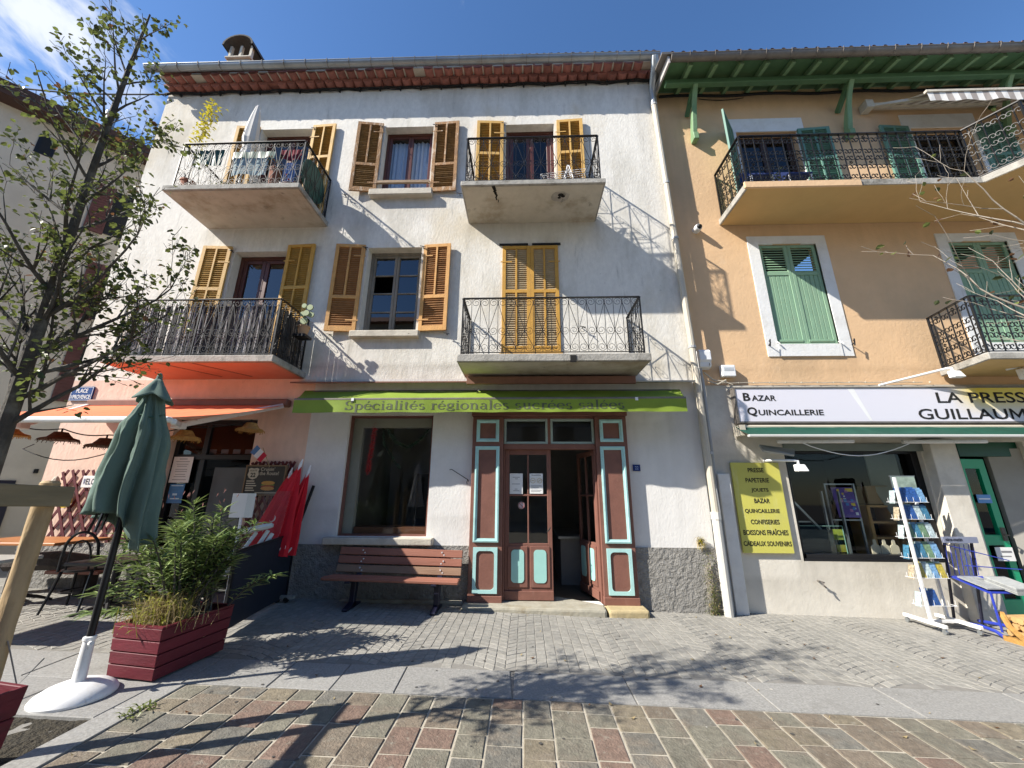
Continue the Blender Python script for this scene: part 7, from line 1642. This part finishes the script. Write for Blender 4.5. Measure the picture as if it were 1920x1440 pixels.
cardm = [mat('postcard_'+n_, c, .35, .75, 34) for n_, c in (('deep_blue', (.025, .075, .24)), ('sky_blue', (.15, .28, .44)), ('pale', (.38, .46, .47)), ('green', (.13, .21, .12)), ('sand', (.36, .30, .21)), ('sea', (.05, .16, .25)), ('yellow', (.40, .32, .05)))]
cm_ = MB(); cm_.box(-.042, .042, -.0012, .0012, -.085, .09); cmesh = [cm_.mesh('card', [m]) for m in cardm]
tiers = [1.60, 1.38, 1.15, .90, .66, .34]
wts = [(8, 5, 2, 0, 0, 4, 0), (7, 4, 3, 0, 0, 5, 0), (5, 4, 2, 4, 0, 4, 0), (2, 3, 2, 6, 0, 5, 0), (2, 2, 6, 2, 1, 4, 3), (4, 2, 4, 0, 0, 2, 0)]
names_ = ['topmost tier', 'second tier down', 'third tier down', 'fourth tier down', 'fifth tier down', 'bottom tier']
q = MB(); qs = []
for ti, z in enumerate(tiers):
    ncol = 4 if ti < 5 else 2
    for k in range(ncol):
        x = 5.155+k*.087
        for d in range(2):
            mi = r_.choices(range(7), wts[ti])[0]
            o = inst('postcard', cmesh[mi], None, (x+r_.uniform(-.004, .004), 5.655+.022*d, z+.02*d+r_.uniform(-.006, .006)), (R(-12), 0, R(r_.uniform(-3, 3))), label=('front' if d == 0 else 'rear')+' row postcard in the '+names_[ti]+' of the white wire stand', cat='postcard', group='postcards in the '+names_[ti]+' of the stand, '+('front row' if d == 0 else 'rear row'))
    for k in range(1):
        mi = r_.choices(range(7), (1, 2, 6, 2, 3, 1, 1))[0]
        inst('postcard', cmesh[mi], None, (5.055, 5.68+k*.10, z-.02), (R(-12), 0, R(-90)), label='postcard facing the street corner in the '+names_[ti]+' of the white stand', cat='postcard', group='side postcards in the '+names_[ti])
    for h in (-.085,):
        q.tube([(5.035, 5.76, z+h), (5.035, 5.635, z+h), (5.115, 5.632, z+h), (5.48, 5.632, z+h), (5.48, 5.72, z+h)], .0035, 4)
    for k in range(5): q.tube([(5.112+k*.087, 5.632, z-.02), (5.112+k*.087, 5.632, z-.088), (5.112+k*.087, 5.70, z-.10)], .0022, 4)
    for k in range(2): q.tube([(5.035, 5.64+k*.09, z-.03), (5.035, 5.64+k*.09, z-.088), (5.07, 5.64+k*.09, z-.10)], .0022, 4)
part('wire_tray', q, M['plastic'], rk2, kind='stuff')
q = MB(); q.box(5.13, 5.46, 5.72, 5.728, 1.70, 1.86); part('header_card', q, mat('faded_landscape_print', (.28, .36, .30), .5, .4, 10), rk2); q = MB(); q.box(5.12, 5.47, 5.718, 5.73, 1.86, 1.868); q.box(5.13, 5.138, 5.718, 5.73, 1.70, 1.86); part('header_frame', q, M['zinc'], rk2)
# newspaper stand
ns = thing('newspaper_stand', 'dark blue tubular newspaper stand with a name board by the green door', 'rack', (5.85, 5.75, gz(5.8))); g6 = gz(5.8)
for x in (5.60, 5.95): q = MB(); q.beam((x, 5.86, g6+.03), (x, 5.70, 1.02), .022, .022); part('post', q, M['navysteel'], ns)
for x in (5.62, 5.97):
    q = MB(); q.tube([(x, 5.92, g6+.05), (x, 5.55, g6+.09), (x+.03, 5.44, g6+.07), (x+.05, 5.36, g6+.012)], .020, 7); part('foot', q, M['bluemetal'], ns, smooth=True)
q = MB(); q.box(5.56, 6.0, 5.66, 5.69, 1.00, 1.075); part('board', q, mat('board_grey_blue', (.20, .22, .30), .5, .1, 5), ns); text(ns, 'nice-matin', 5.585, 5.80, 1.022, 1.062, 5.657, M['navysteel'], .02)
q = MB(); q.hexa([(5.58, 5.32, .47), (6.0, 5.32, .47), (6.0, 5.74, .58), (5.58, 5.74, .58), (5.58, 5.32, .48), (6.0, 5.32, .48), (6.0, 5.74, .59), (5.58, 5.74, .59)]); part('shelf', q, M['bluemetal'], ns)
q = MB()
for k in range(7): q.tube([(5.60+k*.06, 5.74, .60), (5.60+k*.06, 5.70, .98)], .004, 4)
q.tube([(5.58, 5.30, .50), (5.58, 5.30, g6+.1)], .012, 6); q.tube([(6.0, 5.30, .50), (6.0, 5.30, g6+.1)], .012, 6); q.tube([(5.58, 5.50, .75), (6.2, 5.45, .72)], .006, 5); q.tube([(5.58, 5.70, .98), (6.25, 5.60, .80)], .006, 5); part('wire', q, M['bluemetal'], ns, kind='stuff')
npm = mat('newsprint', (.27, .28, .28), .8, .35, 30)
for i, (x, y, z, rz_, lb) in enumerate(((5.72, 5.50, .545, 4, 'flat newspaper lying on the slanted shelf of the blue stand'), (5.92, 5.38, .51, -20, 'thick folded newspaper bundle hanging over the edge of the blue stand'))):
    t = thing('newspaper', lb, 'newspaper', (x, y, z)); 
    for k in range(1 if i == 0 else 4): q = MB(); q.hexa([(x-.12, y-.16, z-.035+k*.02), (x+.14, y-.16, z-.035+k*.02), (x+.14, y+.16, z+.04+k*.02), (x-.12, y+.16, z+.04+k*.02), (x-.12, y-.16, z-.02+k*.02), (x+.14, y-.16, z-.022+k*.02), (x+.14, y+.16, z+.054+k*.02), (x-.12, y+.16, z+.056+k*.02)]); part('sheet', q, npm if k % 2 == 0 else mat('newsprint_pale', (.34, .35, .34), .8, .2, 30), t)
sk = thing('firewood_bag', 'tan net bag of kindling set down by the green door', 'bag', (5.85, 5.25, gz(5.8)))
for k in range(9):
    q = MB(); zz = gz(5.85)+.10+.075*(k//3); yy_ = 5.16+.07*(k % 3); q.tube([(5.66+.02*(k % 2), yy_, zz), (6.02, yy_+.01, zz+.01)], [.036, .034], 7); part('stick', q, mat('kindling_wood', (.46, .29, .12), .8, .25, 10), sk)
q = MB(); q.tube([(5.64, 5.14, gz(5.85)+.05), (5.60, 5.23, gz(5.85)+.18), (5.65, 5.32, gz(5.85)+.30)], .03, 6); q.box(5.62, 6.05, 5.12, 5.35, gz(5.85)+.0, gz(5.85)+.055); part('wrapper', q, M['straw'], sk)
# behind the glass
def goods(name, label, cat, loc): return thing(name, label, cat, loc)
ws2 = thing('display_ledge', 'black display ledge inside the newsagent window', 'ledge', (5.0, 6.6, .7)); q = MB(); q.box(3.7, 6.0, 6.28, 7.0, .60, .70); part('board', q, M['blacksteel'], ws2)
for i in range(3):
    x = 5.17+i*.135; t = thing('cutting_board', ['pale wooden cutting board closest to the glass sheet in the shop window', 'middle one of three pale wooden cutting boards', 'pale wooden cutting board closest to the postcard stand'][i], 'cutting board', (x, 6.33, .70), 'cutting boards in the newsagent window')
    q = MB(); P_ = [(-.062, 0), (.062, 0), (.062, .16), (.05, .185), (.022, .20), (.020, .25), (.012, .268), (-.012, .268), (-.020, .25), (-.022, .20), (-.05, .185), (-.062, .16)]; q.prism([(x+a, .705+b_) for a, b_ in P_], 6.275, 6.29); part('board', q, mat('pale_board_wood', (.62, .54, .40), .7, .08, 8), t)
    q = MB(); q.tube([(x-.03, 6.273, .745), (x+.01, 6.273, .76), (x+.035, 6.273, .79)], .004, 4); part('drawing', q, M['ink'], t)
t = thing('glass_sheet', 'pane of glass leaning at the corner of the newsagent window', 'glass', (4.45, 6.3, .7)); q = MB(); q.box(4.10, 4.78, 6.32, 6.326, .70, 1.15); part('pane', q, M['paneclear'], t); q = MB(); q.box(4.10, 4.78, 6.317, 6.329, 1.15, 1.157); q.box(4.78, 4.787, 6.317, 6.329, .70, 1.157); part('edge', q, mat('glass_edge_green', (.25, .42, .36), .2), t)
q = MB(); q.box(4.12, 4.66, 6.36, 6.365, .72, 1.10); t = thing('dim_print', 'dim brown landscape print behind the leaning pane of glass', 'print', (4.4, 6.36, .72)); part('sheet', q, mat('brown_print', (.10, .085, .075), .6, .5, 5, stretch=(.4, 1, 3)), t)
t = thing('green_leaflets', 'narrow stand of yellow green leaflets behind the glass sheet', 'leaflet rack', (4.75, 6.4, .7)); q = MB(); q.box(4.68, 4.84, 6.40, 6.41, .95, 1.10); part('leaflet', q, mat('lime_print', (.40, .45, .06), .5, .3, 15), t); q = MB(); q.box(4.70, 4.84, 6.40, 6.41, .78, .88); part('leaflet', q, mat('yellow_print', (.55, .45, .05), .5, .2, 15), t); q = MB(); q.box(4.62, 4.64, 6.38, 6.42, .70, 1.66); q.box(4.88, 4.9, 6.38, 6.42, .70, 1.66); part('frame', q, M['zinc'], t)
mg = thing('magazine', 'purple and blue puzzle magazine displayed in the dark newsagent window', 'magazine', (5.02, 6.45, 1.28)); q = MB(); q.hexa([(4.87, 6.44, 1.27), (5.20, 6.44, 1.27), (5.20, 6.45, 1.27), (4.87, 6.45, 1.27), (4.87, 6.50, 1.72), (5.20, 6.50, 1.72), (5.20, 6.51, 1.72), (4.87, 6.51, 1.72)])
part('cover', q, mat('purple_cover', (.13, .06, .30), .4, .3, 12), mg)
r_ = random.Random(3)
for k in range(18):
    a, z = 4.89+r_.uniform(0, .25), 1.29+r_.uniform(0, .38); cc = r_.choice((M['signwhite'], mat('cover_blue', (.08, .22, .55), .4), mat('cover_pink', (.45, .2, .4), .4), mat('cover_yellow', (.75, .55, .05), .4))); yy_ = 6.44+(z-1.27)*.133-.003
    q = MB(); s = r_.uniform(.02, .045); q.hexa([(a, yy_, z), (a+s, yy_, z), (a+s, yy_+.002, z), (a, yy_+.002, z), (a, yy_+s*.12, z+s), (a+s, yy_+s*.12, z+s), (a+s, yy_+s*.12+.002, z+s), (a, yy_+s*.12+.002, z+s)]); part('picture', q, cc, mg)
q = MB(); q.box(5.08, 5.19, 6.49, 6.498, 1.655, 1.705); part('price_flash', q, mat('cover_yellow', ()), mg)
t = thing('magazine_stand', 'grey display stand holding the puzzle magazine', 'stand', (5.0, 6.6, .7))
for x in (4.80, 5.25): q = MB(); q.box(x-.012, x+.012, 6.52, 6.55, .70, 1.78); part('post', q, M['zinc'], t)
q = MB(); q.box(4.812, 5.238, 6.525, 6.545, 1.76, 1.78); q.box(4.812, 5.238, 6.50, 6.56, 1.22, 1.24); part('shelf', q, M['zinc'], t)
t = thing('cardboard_box', 'open brown cardboard box on top of the wooden shelves in the shop window', 'box', (5.66, 6.7, 1.45)); q = MB(); q.box(5.50, 5.86, 6.6, 6.9, 1.47, 1.74); part('carton', q, mat('cardboard', (.25, .16, .085), .85, .1, 5), t)
q = MB(); q.box(5.50, 5.86, 6.52, 6.60, 1.74, 1.75); part('flap', q, mat('cardboard', ()), t)
wd2 = mat('shelf_wood', (.50, .29, .11), .7, .15, 6)
t = thing('wooden_shelves', 'brown wooden shelf unit inside the newsagent window', 'shelves', (5.6, 6.8, .7))
for x in (5.40, 5.84): q = MB(); q.box(x, x+.045, 6.55, 6.95, .70, 1.45); part('side', q, wd2, t)
for z in (.95, 1.18, 1.42): q = MB(); q.box(5.445, 5.84, 6.55, 6.95, z, z+.03); part('shelf', q, wd2, t)
q = MB(); q.box(5.76, 5.81, 6.36, 6.40, .70, 1.78); q.box(5.885, 5.93, 6.36, 6.40, .70, 1.3); part('post', q, mat('orange_wood', (.46, .23, .07), .6, .1, 5), t)
# folding ladder rails seen dimly inside
t = thing('step_ladder', 'grey folding ladder standing in the dark behind the shop window', 'ladder', (4.3, 6.6, .1))
for a, b_ in (((4.15, 6.5, 1.62), (4.78, 6.5, .85)), ((4.15, 6.5, 1.62), (4.10, 6.5, .7)), ((4.22, 6.8, 1.55), (4.6, 6.8, .7))): q = MB(); q.beam(a, b_, .03, .03); part('rail', q, M['zinc'], t)
for z in (.95, 1.2): q = MB(); q.beam((4.12, 6.52, z), (4.5, 6.52, z), .02, .02); part('rung', q, M['zinc'], t)
t = thing('wall_panel', 'pale green grey panel standing in the lit corner of the newsagent window', 'panel', (5.7, 6.45, 1.3)); q = MB(); q.hexa([(5.62, 6.62, 1.75), (5.92, 6.42, .75), (5.92, 6.44, .75), (5.62, 6.64, 1.75), (5.62, 6.62, 2.3), (5.92, 6.42, 2.3), (5.92, 6.44, 2.3), (5.62, 6.64, 2.3)]); part('sheet', q, mat('grey_green_panel', (.22, .26, .24), .6, .1, 4), t)
# ---- in the other shop window: tinsel and garland, wooden ledge, pale doorway inside
def tinsel(name, label, pts, r_, n_, m_, seed):
    t = thing(name, label, 'garland', pts[0]); q = MB(); q.tube(pts, .006, 4); part('cord', q, M['text'], t); q = MB(); rr4 = random.Random(seed); P_ = [Vector(p) for p in pts]; segs = len(P_)-1
    for i in range(n_):
        u = rr4.random()*segs; k = min(int(u), segs-1); p = P_[k].lerp(P_[k+1], u-k); a = rr4.uniform(0, 6.3); b_ = rr4.uniform(-1, 1)
        leafquad(q, p, Vector((math.cos(a), math.sin(a)*.8, b_)), Vector((.3, .2, 1)), r_*rr4.uniform(.7, 1.2), .008, rr4.randrange(len(m_)), 0)
    part('strand', q, m_, t, kind='stuff')
rt1 = mat('red_tinsel', (.75, .03, .03), .4, .3, 20); gt1 = mat('green_tinsel', (.035, .11, .045), .4, .3, 20); gt2_ = mat('silver_glint', (.5, .5, .48), .2, .1, 20, metal=.6)
tinsel('red_tinsel', 'red tinsel garland hanging straight down inside the shop window', [(-2.44, 6.16, 2.72), (-2.45, 6.16, 2.45), (-2.47, 6.16, 2.15), (-2.48, 6.16, 1.90)], .062, 900, [rt1], 1)
tinsel('green_garland', 'green garland swagged across the top of the shop window', [(-2.33, 6.2, 2.74)]+[(-2.33+.84*k/12, 6.22, 2.72-.40*math.sin(math.pi*k/12)) for k in range(1, 12)]+[(-1.50, 6.2, 2.74), (-1.50, 6.2, 2.60)], .055, 900, [gt1, gt1, gt1, gt1, gt1, gt2_], 2)
tinsel('green_garland', 'green garland end trailing diagonally below the red tinsel', [(-2.33, 6.2, 2.74), (-2.31, 6.22, 2.5), (-2.28, 6.24, 2.35), (-2.1, 6.25, 2.1), (-2.0, 6.25, 1.98)], .04, 380, [gt1, gt1, gt1, gt1, gt2_], 3)
t = thing('window_ledge', 'brown wooden ledge inside the bottom of the shop window', 'ledge', (-2.1, 6.3, .98)); q = MB(); q.box(-2.60, -1.48, 6.14, 6.5, .95, 1.10); part('board', q, mat('ledge_wood', (.16, .065, .03), .5, .2, 6, stretch=(.3, 1, 1)), t)
q = MB(); q.box(-2.79, -2.62, 6.13, 6.22, .985, 2.78); q.box(-2.62, -1.47, 6.13, 6.22, 2.62, 2.78); part('inner_jamb', q, mat('cream_jamb', (.40, .36, .28), .8, .1, 4), wh)
t = thing('dresser', 'dark dresser standing in the dim back of the sweet shop', 'dresser', (-1.9, 8.6, .12)); q = MB(); q.box(-2.3, -1.4, 8.4, 8.9, .12, 2.0); part('body', q, M['dark'], t); q = MB(); q.box(-2.25, -1.45, 8.38, 8.398, .2, .9); part('door', q, M['dark'], t)
t = thing('shop_counter', 'white shop counter glimpsed through the open doorway', 'counter', (1.0, 7.6, .12)); q = MB(); q.box(.62, .95, 7.2, 8.8, .12, .85); part('body', q, mat('grey_counter', (.30, .29, .27), .6), t); q = MB(); q.box(.58, .99, 7.15, 8.85, .85, .89); part('top', q, M['zinc'], t)
t = thing('arched_mirror', 'dark arched frame on the back wall seen through the doorway', 'frame', (.55, 9.6, 1.6)); q = MB(); q.prism([(.30, 2.0), (.95, 2.0), (.95, 2.75)]+[(.625+.325*math.cos(R(a)), 2.75+.28*math.sin(R(a))) for a in range(20, 180, 20)]+[(.30, 2.75)], 10.40, 10.45); part('panel', q, M['dark'], t)
